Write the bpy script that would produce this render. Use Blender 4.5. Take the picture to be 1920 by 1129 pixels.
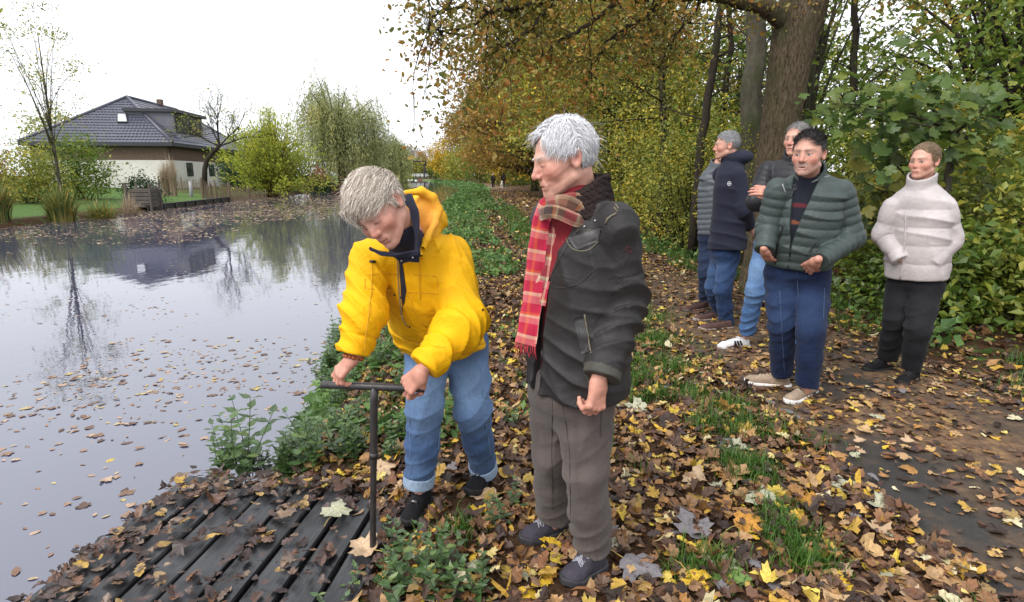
import bpy, math, random, time
import numpy as np
from mathutils import Vector, Matrix

T_START = time.time()
for _o in list(bpy.data.objects):
    bpy.data.objects.remove(_o)
SC = bpy.context.scene
COL = SC.collection

# ------------------------------------------------------------------ camera
CAM_H = 1.5
F_PX = 1130.0            # focal length in pixels of a 1920 px wide picture
PITCH = math.radians(11.77)
cam_data = bpy.data.cameras.new('camera')
cam_data.sensor_width = 36.0
cam_data.lens = F_PX / 1920.0 * 36.0
cam_data.clip_start = 0.05
cam_data.clip_end = 3000.0
cam = bpy.data.objects.new('camera', cam_data)
cam.location = (0, 0, CAM_H)
cam.rotation_euler = (math.pi / 2 - PITCH, 0, 0)
COL.objects.link(cam)
SC.camera = cam

# ------------------------------------------------------------------ overcast sky
SUN_EL, SUN_ROT = math.radians(38), math.radians(200)
world = bpy.data.worlds.new('World')
SC.world = world
world.use_nodes = True
_nt = world.node_tree
_nt.nodes.clear()
_sky = _nt.nodes.new('ShaderNodeTexSky')
_sky.sky_type = 'NISHITA'
_sky.sun_disc = False
_sky.sun_elevation = SUN_EL
_sky.sun_rotation = SUN_ROT
_sky.dust_density = 6.0
_sky.air_density = 1.0
_hsv = _nt.nodes.new('ShaderNodeHueSaturation')      # the cloud sheet takes the blue out
_hsv.inputs['Saturation'].default_value = 0.35
_nt.links.new(_sky.outputs[0], _hsv.inputs['Color'])
_bg1 = _nt.nodes.new('ShaderNodeBackground')
_bg1.inputs['Strength'].default_value = 0.06
_nt.links.new(_hsv.outputs[0], _bg1.inputs['Color'])
_bg2 = _nt.nodes.new('ShaderNodeBackground')         # even white cloud layer
_bg2.inputs['Color'].default_value = (0.93, 0.955, 1.0, 1)
_bg2.inputs['Strength'].default_value = 1.12
_add = _nt.nodes.new('ShaderNodeAddShader')
_nt.links.new(_bg1.outputs[0], _add.inputs[0])
_nt.links.new(_bg2.outputs[0], _add.inputs[1])
_out = _nt.nodes.new('ShaderNodeOutputWorld')
_nt.links.new(_add.outputs[0], _out.inputs['Surface'])

sun_data = bpy.data.lights.new('sun', 'SUN')
sun_data.energy = 1.4
sun_data.angle = math.radians(25)
sun_data.color = (1.0, 0.97, 0.93)
sun = bpy.data.objects.new('sun', sun_data)
COL.objects.link(sun)
# light comes from behind the photographer, over the open water on the left
_sd = Vector((0.50, 0.62, -0.85)).normalized()
sun.rotation_euler = _sd.to_track_quat('-Z', 'Y').to_euler()
sun.location = (-20, -20, 40)
_sky.sun_elevation = math.asin(-_sd.z)
_sky.sun_rotation = math.atan2(-_sd.x, -_sd.y)

vs = SC.view_settings
vs.view_transform = 'Standard'
vs.look = 'None'
vs.gamma = 1.0
vs.exposure = 0.3
vs.use_curve_mapping = False
SC.render.engine = 'CYCLES'
SC.cycles.use_denoising = True
SC.cycles.max_bounces = 8
SC.cycles.diffuse_bounces = 3
SC.cycles.glossy_bounces = 3
SC.cycles.transmission_bounces = 4
SC.cycles.transparent_max_bounces = 8
SC.cycles.caustics_reflective = False
SC.cycles.caustics_refractive = False
# ================================================================== helpers
CP, SP = math.cos(PITCH), math.sin(PITCH)
RNG = np.random.default_rng(7)

def at(px, py, Y):
    """world point seen at pixel (px,py) of the 1920x1129 photograph at distance Y"""
    v = -(py - 564.5) / F_PX
    t = Y / (CP + v * SP)
    return np.array([(px - 960) / F_PX * t, Y, CAM_H + (-SP + v * CP) * t])

def onground(px, py, z=0.0):
    v = -(py - 564.5) / F_PX
    t = (z - CAM_H) / (-SP + v * CP)
    return np.array([(px - 960) / F_PX * t, (CP + v * SP) * t, z])

def nrm(v):
    v = np.asarray(v, float)
    return v / max(np.linalg.norm(v), 1e-9)

def tag(o, label=None, cat=None, group=None, kind=None):
    if label: o['label'] = label
    if cat: o['category'] = cat
    if group: o['group'] = group
    if kind: o['kind'] = kind
    return o

def empty(name, loc=(0, 0, 0), rz=0.0):
    o = bpy.data.objects.new(name, None)
    o.empty_display_size = 0.1
    o.location = loc
    o.rotation_euler = (0, 0, rz)
    COL.objects.link(o)
    return o

def link(name, me, parent=None, loc=None):
    o = bpy.data.objects.new(name, me)
    COL.objects.link(o)
    if parent is not None:
        o.parent = parent
        # parts are modelled in world space; shift by the parent's place
        q = parent; off = Vector((0, 0, 0))
        while q is not None:
            off += q.location; q = q.parent
        if loc is None:
            o.location = -off
    if loc is not None:
        o.location = loc
    return o

def mesh_np(name, V, F, mat=None, smooth=True, col=None, colname='Col', uv=None):
    """fast mesh from numpy: F is (n,3) or (n,4) or list of such arrays"""
    me = bpy.data.meshes.new(name)
    V = np.asarray(V, np.float32)
    Fs = F if isinstance(F, list) else [F]
    Fs = [np.asarray(f, np.int32) for f in Fs if len(f)]
    me.vertices.add(len(V))
    me.vertices.foreach_set('co', V.ravel())
    nl = sum(f.size for f in Fs); nf = sum(len(f) for f in Fs)
    me.loops.add(nl); me.polygons.add(nf)
    me.loops.foreach_set('vertex_index', np.concatenate([f.ravel() for f in Fs]))
    tot = np.concatenate([np.full(len(f), f.shape[1], np.int32) for f in Fs])
    st = np.concatenate([[0], np.cumsum(tot)[:-1]]).astype(np.int32)
    me.polygons.foreach_set('loop_start', st)
    me.polygons.foreach_set('loop_total', tot)
    me.polygons.foreach_set('use_smooth', np.full(nf, smooth, bool))
    me.update(calc_edges=True)
    if col is not None:
        a = me.color_attributes.new(colname, 'FLOAT_COLOR', 'POINT')
        c = np.ones((len(V), 4), np.float32); c[:, :3] = col
        a.data.foreach_set('color', c.ravel())
    if uv is not None:
        l = me.uv_layers.new(name='UVMap')
        vi = np.concatenate([f.ravel() for f in Fs])
        l.data.foreach_set('uv', np.asarray(uv, np.float32)[vi].ravel())
    if mat is not None:
        me.materials.append(mat)
    return me

class MB:
    """collects simple solids into one mesh"""
    def __init__(s):
        s.V = []; s.Q = []; s.T = []; s.n = 0
    def add(s, V, Q=(), T=()):
        V = np.asarray(V, float)
        s.V.append(V)
        if len(Q): s.Q.append(np.asarray(Q, int) + s.n)
        if len(T): s.T.append(np.asarray(T, int) + s.n)
        s.n += len(V)
        return s
    def box(s, lo, hi, M=None):
        x0, y0, z0 = lo; x1, y1, z1 = hi
        V = np.array([[x0,y0,z0],[x1,y0,z0],[x1,y1,z0],[x0,y1,z0],[x0,y0,z1],[x1,y0,z1],[x1,y1,z1],[x0,y1,z1]], float)
        if M is not None: V = V @ M[0].T + M[1]
        return s.add(V, [[0,3,2,1],[4,5,6,7],[0,1,5,4],[1,2,6,5],[2,3,7,6],[3,0,4,7]])
    def beam(s, a, b, w, h, up=(0, 0, 1)):
        a = np.asarray(a, float); b = np.asarray(b, float)
        d = nrm(b - a); u = np.asarray(up, float)
        if abs(np.dot(d, u)) > .98: u = np.array([1., 0, 0])
        r = nrm(np.cross(d, u)); u = np.cross(r, d)
        V = []
        for c in (a, b):
            for sx, sy in ((-1,-1),(1,-1),(1,1),(-1,1)):
                V.append(c + r*sx*w/2 + u*sy*h/2)
        return s.add(V, [[3,2,1,0],[4,5,6,7],[0,1,5,4],[1,2,6,5],[2,3,7,6],[3,0,4,7]])
    def tube(s, pts, rad, n=8, cap=True):
        pts = np.asarray(pts, float); k = len(pts)
        rad = np.broadcast_to(np.asarray(rad, float), (k,))
        tan = np.gradient(pts, axis=0)
        tan /= np.maximum(np.linalg.norm(tan, axis=1, keepdims=True), 1e-9)
        u = np.array([0, 0, 1.]) if abs(tan[0][2]) < .9 else np.array([1., 0, 0])
        V = []
        for i in range(k):
            r = np.cross(tan[i], u); r /= max(np.linalg.norm(r), 1e-9)
            u = np.cross(r, tan[i])
            an = np.arange(n) * 2 * math.pi / n
            V.append(pts[i] + rad[i] * (np.cos(an)[:, None] * r + np.sin(an)[:, None] * u))
        V = np.concatenate(V)
        i, j = np.meshgrid(np.arange(k - 1), np.arange(n), indexing='ij')
        i = i.ravel(); j = j.ravel(); j2 = (j + 1) % n
        Q = np.stack([i*n+j, i*n+j2, (i+1)*n+j2, (i+1)*n+j], 1)
        T = []
        if cap:
            V = np.concatenate([V, pts[:1], pts[-1:]])
            c0, c1 = k*n, k*n+1
            jj = np.arange(n); j2 = (jj+1) % n
            T = np.concatenate([np.stack([np.full(n, c0), j2, jj], 1), np.stack([np.full(n, c1), (k-1)*n+jj, (k-1)*n+j2], 1)])
        return s.add(V, Q, T)
    def mesh(s, name, mat, smooth=False):
        F = []
        if s.Q: F.append(np.concatenate(s.Q))
        if s.T: F.append(np.concatenate(s.T))
        return mesh_np(name, np.concatenate(s.V), F, mat, smooth)
    def build(s, name, mat, parent=None, smooth=False, loc=None):
        return link(name, s.mesh(name, mat, smooth), parent, loc)

# ------------------------------------------------------------------ materials
def new_mat(name):
    m = bpy.data.materials.new(name)
    m.use_nodes = True
    nt = m.node_tree
    nt.nodes.clear()
    out = nt.nodes.new('ShaderNodeOutputMaterial')
    return m, nt, out

def N(nt, typ, **kw):
    n = nt.nodes.new(typ)
    for k, v in kw.items():
        if k.startswith('i_'):
            n.inputs[k[2:].replace('_', ' ')].default_value = v
        else:
            setattr(n, k, v)
    return n

def ramp(nt, stops, interp='LINEAR'):
    r = nt.nodes.new('ShaderNodeValToRGB')
    r.color_ramp.interpolation = interp
    e = r.color_ramp.elements
    while len(e) < len(stops): e.new(0.5)
    for i, (p, c) in enumerate(stops):
        e[i].position = p
        e[i].color = (*c, 1) if len(c) == 3 else c
    return r

def principled(nt, out, rough=0.7, spec=0.4, **kw):
    p = nt.nodes.new('ShaderNodeBsdfPrincipled')
    p.inputs['Roughness'].default_value = rough
    p.inputs['Specular IOR Level'].default_value = spec
    for k, v in kw.items():
        p.inputs[k].default_value = v
    nt.links.new(p.outputs[0], out.inputs['Surface'])
    return p

def noise(nt, scale, detail=4, rough=.6, coord='Object', stretch=None, dist=0.0):
    tc = nt.nodes.new('ShaderNodeTexCoord')
    n = nt.nodes.new('ShaderNodeTexNoise')
    n.inputs['Scale'].default_value = scale
    n.inputs['Detail'].default_value = detail
    n.inputs['Roughness'].default_value = rough
    n.inputs['Distortion'].default_value = dist
    src = tc.outputs[coord]
    if stretch:
        mp = nt.nodes.new('ShaderNodeMapping')
        mp.inputs['Scale'].default_value = stretch
        nt.links.new(src, mp.inputs['Vector']); src = mp.outputs[0]
    nt.links.new(src, n.inputs['Vector'])
    return n

def mat_plain(name, color, rough=.7, spec=.4, var=.25, scale=30, bump=.0, bscale=200, attr=None, stretch=None, metal=0.0, sheen=0.0, sss=0.0, coat=0.0, wrinkle=0.0, wscale=22, wdist=.018):
    """base colour (or vertex pigment) with procedural mottling and fine relief"""
    m, nt, out = new_mat(name)
    p = principled(nt, out, rough, spec)
    p.inputs['Metallic'].default_value = metal
    if sheen:
        p.inputs['Sheen Weight'].default_value = sheen
        p.inputs['Sheen Roughness'].default_value = .5
    if coat:
        p.inputs['Coat Weight'].default_value = coat
    if sss:
        p.inputs['Subsurface Weight'].default_value = sss
        p.inputs['Subsurface Radius'].default_value = (.012, .005, .003)
        p.inputs['Subsurface Scale'].default_value = 1.0
    nz = noise(nt, scale, 5, .6, stretch=stretch)
    mr = N(nt, 'ShaderNodeMapRange')
    mr.inputs['From Min'].default_value = .25; mr.inputs['From Max'].default_value = .75
    mr.inputs['To Min'].default_value = 1 - var; mr.inputs['To Max'].default_value = 1 + var
    nt.links.new(nz.outputs['Fac'], mr.inputs['Value'])
    mx = N(nt, 'ShaderNodeMix', data_type='RGBA', blend_type='MULTIPLY')
    mx.inputs['Factor'].default_value = 1.0
    if attr:
        a = N(nt, 'ShaderNodeAttribute', attribute_name=attr)
        nt.links.new(a.outputs['Color'], mx.inputs[6])
    else:
        mx.inputs[6].default_value = (*color, 1)
    nt.links.new(mr.outputs[0], mx.inputs[7])
    nt.links.new(mx.outputs[2], p.inputs['Base Color'])
    if bump:
        nb = noise(nt, bscale, 3, .6, stretch=stretch)
        b = N(nt, 'ShaderNodeBump')
        b.inputs['Strength'].default_value = bump
        b.inputs['Distance'].default_value = .004
        nt.links.new(nb.outputs['Fac'], b.inputs['Height'])
        nt.links.new(b.outputs[0], p.inputs['Normal'])
        if wrinkle:
            nw = noise(nt, wscale, 3, .55, dist=1.1)
            rd = N(nt, 'ShaderNodeMath', operation='SUBTRACT'); rd.inputs[1].default_value = .5
            ab = N(nt, 'ShaderNodeMath', operation='ABSOLUTE')
            nt.links.new(nw.outputs['Fac'], rd.inputs[0]); nt.links.new(rd.outputs[0], ab.inputs[0])
            b2 = N(nt, 'ShaderNodeBump')
            b2.inputs['Strength'].default_value = wrinkle
            b2.inputs['Distance'].default_value = wdist
            b2.invert = True
            nt.links.new(ab.outputs[0], b2.inputs['Height'])
            nt.links.new(b2.outputs[0], b.inputs['Normal'])
    return m

# ------------------------------------------------------------------ signed distance modelling (organic bodies and clothes)
def smin(a, b, k):
    if k <= 0: return np.minimum(a, b)
    h = np.clip(.5 + .5 * (b - a) / k, 0, 1)
    return b + (a - b) * h - k * h * (1 - h)

def smax(a, b, k):
    return -smin(-a, -b, k)

def seg(p, a, b):
    a = np.asarray(a, np.float32); b = np.asarray(b, np.float32)
    ba = b - a
    pa = p - a
    h = np.clip(pa @ ba / max(float(ba @ ba), 1e-9), 0, 1)
    return np.linalg.norm(pa - h[:, None] * ba, axis=1), h

def rcone(p, a, b, ra, rb):
    d, h = seg(p, a, b)
    return d - (ra + (rb - ra) * h)

def ball(p, c, r):
    return np.linalg.norm(p - np.asarray(c, np.float32), axis=1) - r

def ellip(p, c, r, M=None):
    """ellipsoid; rows of M are its local axes"""
    q = p - np.asarray(c, np.float32)
    if M is not None: q = q @ np.asarray(M, np.float32).T
    r = np.asarray(r, np.float32)
    k0 = np.linalg.norm(q / r, axis=1)
    k1 = np.linalg.norm(q / (r * r), axis=1)
    return k0 * (k0 - 1) / np.maximum(k1, 1e-6)

def chain(p, pts, rad, k=.02):
    """tapered limb; returns distance and the length coordinate along it"""
    d = None; L = 0.0; s = None
    for i in range(len(pts) - 1):
        a = np.asarray(pts[i]); b = np.asarray(pts[i+1]); l = float(np.linalg.norm(b - a))
        dd, h = seg(p, a, b)
        dd = dd - (rad[i] + (rad[i+1] - rad[i]) * h)
        ss = L + h * l
        if d is None: d, s = dd, ss
        else:
            s = np.where(dd < d, ss, s)
            d = smin(d, dd, k)
        L += l
    return d, s

def frame(o, z, x):
    """origin + rows (x right, y forward, z up) of a local frame"""
    z = nrm(z); y = nrm(np.cross(z, x)); x = np.cross(y, z)
    return np.asarray(o, np.float32), np.stack([x, y, z]).astype(np.float32)

def loc(p, fr):
    return (p - fr[0]) @ fr[1].T

def glob(q, fr):
    return np.asarray(q, np.float32) @ fr[1] + fr[0]

def loft(q, zs, rx, ry, cy=None, cx=None, n=2.4, cap=.03):
    """stack of rounded sections along local z: half-width rx, half-depth ry, centre offset"""
    z = q[:, 2]
    def it(v): return np.interp(z, zs, v).astype(np.float32)
    X = it(rx); Y = it(ry)
    x = q[:, 0] - (it(cx) if cx is not None else 0)
    y = q[:, 1] - (it(cy) if cy is not None else 0)
    m = (np.abs(x / X) ** n + np.abs(y / Y) ** n) ** (1 / n)
    d = (m - 1) * np.minimum(X, Y)
    d = smax(d, zs[0] - z, cap)
    d = smax(d, z - zs[-1], cap)
    return d

_WK = {}
def wob(p, freq, seed=0):
    """smooth pseudo noise, about -1..1"""
    if seed not in _WK:
        r = np.random.default_rng(1000 + seed)
        _WK[seed] = (r.normal(size=(6, 3)), r.uniform(0, 6.28, 6))
    K, ph = _WK[seed]
    s = 0
    for i in range(6):
        s = s + np.sin(p @ (K[i] * freq).astype(np.float32) + np.float32(ph[i]))
    return s / 3.2

def folds(p, d, freq, seed=0, warp=1.6, wf=9.0, sharp=1.6):
    """soft ridges across direction d, 0..1"""
    ph = p @ (nrm(d) * freq).astype(np.float32) + warp * wob(p, wf, seed)
    return (0.5 + 0.5 * np.sin(ph)) ** sharp

def crease(p, d, freq, seed=0, warp=1.4, wf=8.0, sharp=1.5):
    """pinched cloth ridges across direction d that start and die out, 0..1"""
    ph = p @ (nrm(d) * freq * .5).astype(np.float32) + warp * .5 * wob(p, wf, seed)
    a = np.clip(.45 + .75 * wob(p, 7.0, seed + 60), 0, 1)
    return a * (1 - np.abs(np.sin(ph))) ** sharp

def gauss(p, c, s):
    q = p - np.asarray(c, np.float32)
    return np.exp(-(q * q).sum(1) / (2 * s * s))

def surface(fn, lo, hi, h):
    """surface nets over the field fn in the box lo..hi with cells of size h; evaluates only near the surface"""
    lo = np.asarray(lo, np.float32); hi = np.asarray(hi, np.float32)
    B = 4
    nb = np.ceil((hi - lo) / (h * B)).astype(int) + 1
    n = nb * B
    ax = [lo[i] + (np.arange(nb[i]) + .5) * h * B - h * .5 for i in range(3)]
    C = np.stack(np.meshgrid(*ax, indexing='ij'), -1).reshape(-1, 3).astype(np.float32)
    dc = fn(C)
    act = np.abs(dc) < h * B * 1.25 + .012
    D = np.empty(n, np.float32)
    D.reshape(nb[0], B, nb[1], B, nb[2], B)[...] = dc.reshape(nb[0], 1, nb[1], 1, nb[2], 1)
    ids = np.argwhere(act.reshape(nb))
    off = np.stack(np.meshgrid(*[np.arange(B)] * 3, indexing='ij'), -1).reshape(-1, 3)
    G = (ids[:, None, :] * B + off[None]).reshape(-1, 3)
    P = lo + G.astype(np.float32) * h
    val = np.empty(len(P), np.float32)
    for i in range(0, len(P), 400000):
        val[i:i+400000] = fn(P[i:i+400000])
    D[G[:, 0], G[:, 1], G[:, 2]] = val
    S = D < 0
    c = S[:-1, :-1, :-1]
    any_ = c.copy(); all_ = c.copy()
    for dx in (0, 1):
        for dy in (0, 1):
            for dz in (0, 1):
                if dx + dy + dz == 0: continue
                t = S[dx:n[0]-1+dx, dy:n[1]-1+dy, dz:n[2]-1+dz]
                any_ |= t; all_ &= t
    cells = np.argwhere(any_ & ~all_)
    vid = np.full((n[0]-1, n[1]-1, n[2]-1), -1, np.int32)
    vid[cells[:, 0], cells[:, 1], cells[:, 2]] = np.arange(len(cells))
    cor = [(0,0,0),(1,0,0),(0,1,0),(1,1,0),(0,0,1),(1,0,1),(0,1,1),(1,1,1)]
    vals = np.stack([D[cells[:, 0]+a, cells[:, 1]+b, cells[:, 2]+cc] for a, b, cc in cor], 1)
    acc = np.zeros((len(cells), 3), np.float32); cnt = np.zeros(len(cells), np.float32)
    for i, j in ((0,1),(2,3),(4,5),(6,7),(0,2),(1,3),(4,6),(5,7),(0,4),(1,5),(2,6),(3,7)):
        a = vals[:, i]; b = vals[:, j]
        m = (a < 0) != (b < 0)
        t = np.where(m, a / np.where(m, a - b, 1), 0)
        ci = np.array(cor[i], np.float32); cj = np.array(cor[j], np.float32)
        acc += np.where(m[:, None], ci + (cj - ci) * t[:, None], 0)
        cnt += m
    V = lo + (cells + acc / cnt[:, None]) * h
    quads = []
    for axn in range(3):
        u, w = (axn + 1) % 3, (axn + 2) % 3
        sl0 = [slice(1, -1)] * 3; sl1 = [slice(1, -1)] * 3
        sl0[axn] = slice(0, -1); sl1[axn] = slice(1, None)
        A = S[tuple(sl0)]; Bq = S[tuple(sl1)]
        e = np.argwhere(A != Bq)
        if not len(e): continue
        sgn = A[e[:, 0], e[:, 1], e[:, 2]]
        base = e + 1; base[:, axn] -= 1
        du = np.zeros(3, int); du[u] = 1
        dw = np.zeros(3, int); dw[w] = 1
        q = []
        for o in (-du - dw, -dw, 0 * du, -du):
            cc = base + o
            q.append(vid[np.clip(cc[:, 0], 0, n[0]-2), np.clip(cc[:, 1], 0, n[1]-2), np.clip(cc[:, 2], 0, n[2]-2)])
        q = np.stack(q, 1)
        q = np.where(sgn[:, None], q, q[:, ::-1])
        quads.append(q[(q >= 0).all(1)])
    return V, np.concatenate(quads)

def sdf_obj(name, fn, lo, hi, h, mat, parent=None, col=None):
    V, Q = surface(fn, lo, hi, h)
    c = None
    if col is not None:
        c = col(V) if callable(col) else np.broadcast_to(np.asarray(col, np.float32), V.shape)
    return link(name, mesh_np(name, V, Q, mat, True, c), parent)

def bbox(pts, pad):
    a = np.array(pts)
    return a.min(0) - pad, a.max(0) + pad

def sphere_mesh(name, c, r, mat, n=12):
    b = MB()
    la = np.linspace(-math.pi/2, math.pi/2, n); lo_ = np.arange(2*n) * math.pi / n
    V = np.array([[math.cos(a)*math.cos(o), math.cos(a)*math.sin(o), math.sin(a)] for a in la for o in lo_]) * r + np.asarray(c)
    m = 2*n
    Q = [[i*m+j, i*m+(j+1)%m, (i+1)*m+(j+1)%m, (i+1)*m+j] for i in range(n-1) for j in range(m)]
    return mesh_np(name, V, np.array(Q), mat, True)
# ================================================================== the canal, its banks and the path
WATER_Z = -0.40
_RY = [-6, 1.0, 2.6, 3.0, 4.0, 5.0, 8.0, 15, 42, 70, 84, 110, 150, 200, 250, 320, 420]
_RX = [-.8, -.8, -1.15, -1.62, -1.62, -1.75, -2.25, -3.0, -4.7, -6.2, -7.0, -9.2, -16, -27, -37, -52, -75]
_LY = [-6, 15, 25, 34, 44, 60, 90, 130, 180, 250, 420]
_LX = [-17.5, -18, -19, -20, -21, -22.5, -25, -29, -37, -46.5, -85]
_PY = [-6, 0, 2, 4, 6, 12, 22, 41, 65, 90, 110, 150, 200, 250, 320, 420]
_PL = [1.75, 1.66, 1.58, 1.43, 1.36, 1.05, .45, -.45, -2.0, -3.9, -6.0, -12.5, -23.5, -33.5, -48, -71]
_PR = [3.9, 3.9, 3.8, 3.6, 3.3, 2.5, 2.0, 1.45, .3, -1.6, -3.6, -10.0, -21.0, -31, -45.5, -68.5]
def redge(Y): return np.interp(Y, _RY, _RX)
def ledge(Y): return np.interp(Y, _LY, _LX)
def pleft(Y): return np.interp(Y, _PY, _PL)
def pright(Y): return np.interp(Y, _PY, _PR)

def ground_z(X, Y):
    X = np.asarray(X, float); Y = np.asarray(Y, float)
    r = X - redge(Y)                        # + on our side of the water
    steep = np.interp(Y, [0, 3, 6, 20], [.75, .75, 1.0, 1.6])
    z = np.where(r > 0, WATER_Z - .03 + (.43) * (1 - (1 - np.clip(r / steep, 0, 1)) ** 2), WATER_Z - .03 + np.clip(r, -1.2, 0) * .8)
    l = ledge(Y) - X                        # + on the far bank
    zl = np.where(l > 0, WATER_Z - .02 + .22 * np.clip(l / .3, 0, 1) + .75 * np.clip((l - .3) / 18, 0, 1), WATER_Z - .03 + np.clip(l, -1.2, 0) * .8)
    mid = (redge(Y) + ledge(Y)) / 2
    z = np.where(X < mid, zl, z)
    bump = .018 * np.sin(X * 3.1 + 1.3 * np.sin(Y * 1.7)) * np.sin(Y * 2.3 + .7) + .012 * np.sin(X * 7.3 + 2) * np.sin(Y * 6.1)
    onpath = (X > pleft(Y) - .15) & (X < pright(Y) + .1)
    z = z + np.where(onpath, -.006, bump * np.clip(r / .6, 0, 1) * (r > 0) * np.clip(np.abs(X - pleft(Y)) / .5, 0, 1))
    wood = np.clip((X - pright(Y) - .6) / 6, 0, 1)
    return z + .35 * wood

def build_ground():
    Y = np.concatenate([np.linspace(-6, 0, 7)[:-1], np.arange(0, 9, .12), np.geomspace(9, 420, 90), [700, 1200, 2200]])
    cl = np.array([-2000, -600, -200, -90, -50, -30, -20, -14, -10, -7, -5, -3.5, -2.4, -1.5, -.8, -.35, -.1, .1, .5, 1.2])      # left bank, from its edge
    cr = np.concatenate([[-1.3, -.6, -.25, -.08], np.arange(0, 3.6, .12), np.geomspace(3.7, 12, 26), [15, 20, 30, 50, 90, 200, 600, 2000]])
    rows = []
    for y in Y:
        rows.append(np.concatenate([ledge(y) + cl, redge(y) + cr]))
    X = np.array(rows); YY = np.repeat(Y[:, None], X.shape[1], 1)
    Z = ground_z(X, YY)
    n, m = X.shape
    V = np.stack([X, YY, Z], -1).reshape(-1, 3)
    i, j = np.meshgrid(np.arange(n-1), np.arange(m-1), indexing='ij'); a = (i*m + j).ravel()
    Q = np.stack([a, a+1, a+m+1, a+m], 1)
    # how grassy: 0 leaf litter .. 1 grass
    r = X - redge(YY); pl = pleft(YY) - X
    bank = np.exp(-np.clip(r - np.interp(YY, [0, 6, 15, 60], [.5, .7, 1.5, 2.2]), 0, 9) / .5)
    strip = np.exp(-((pl - .35) / .28) ** 2) * np.clip((YY - 6) / 8, 0, 1)
    g = np.clip(np.maximum(bank, strip) * np.clip(YY / 7, .25, 1), 0, 1)
    g = np.maximum(g, np.clip((YY - 90) / 60, 0, .8) * (X < pleft(YY)))
    g = np.where(X < (redge(YY) + ledge(YY)) / 2, np.where(ledge(YY) - X > 1.0, 1.0, .35), g)
    g = np.where(X > pright(YY), .28 * np.clip(1 - (X - pright(YY)) / 2, 0, 1) + .12, g)
    col = np.repeat(g.reshape(-1, 1), 3, 1)
    m_, nt, out = new_mat('bank_ground')
    p = principled(nt, out, .9, .15)
    at_ = N(nt, 'ShaderNodeAttribute', attribute_name='grass')
    n1 = noise(nt, 1.6, 6, .65); n2 = noise(nt, 14, 6, .7); n3 = noise(nt, 60, 4, .7); n4 = noise(nt, 5, 5, .6)
    litter = ramp(nt, [(.22, (.012, .008, .006)), (.40, (.040, .022, .014)), (.50, (.115, .060, .030)), (.58, (.050, .028, .018)), (.66, (.21, .12, .05)), (.78, (.075, .038, .022))])
    nt.links.new(n3.outputs['Fac'], litter.inputs['Fac'])
    grass = ramp(nt, [(.25, (.030, .060, .016)), (.5, (.085, .155, .040)), (.72, (.16, .24, .06))])
    nt.links.new(n2.outputs['Fac'], grass.inputs['Fac'])
    ad = N(nt, 'ShaderNodeMath', operation='ADD')
    mu = N(nt, 'ShaderNodeMath', operation='MULTIPLY_ADD'); mu.inputs[1].default_value = 1.6; mu.inputs[2].default_value = -.8
    nt.links.new(n4.outputs['Fac'], mu.inputs[0]); nt.links.new(at_.outputs['Fac'], ad.inputs[0]); nt.links.new(mu.outputs[0], ad.inputs[1])
    cl_ = N(nt, 'ShaderNodeMapRange'); cl_.inputs['From Min'].default_value = .35; cl_.inputs['From Max'].default_value = .60
    nt.links.new(ad.outputs[0], cl_.inputs['Value'])
    mx = N(nt, 'ShaderNodeMix', data_type='RGBA')
    nt.links.new(cl_.outputs[0], mx.inputs['Factor']); nt.links.new(litter.outputs[0], mx.inputs[6]); nt.links.new(grass.outputs[0], mx.inputs[7])
    nt.links.new(mx.outputs[2], p.inputs['Base Color'])
    bp = N(nt, 'ShaderNodeBump'); bp.inputs['Strength'].default_value = .9; bp.inputs['Distance'].default_value = .05
    nt.links.new(n3.outputs['Fac'], bp.inputs['Height']); nt.links.new(bp.outputs[0], p.inputs['Normal'])
    me = mesh_np('ground', V, Q, m_, True, col, 'grass')
    return tag(link('ground', me), kind='structure')
ground = build_ground()

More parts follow.
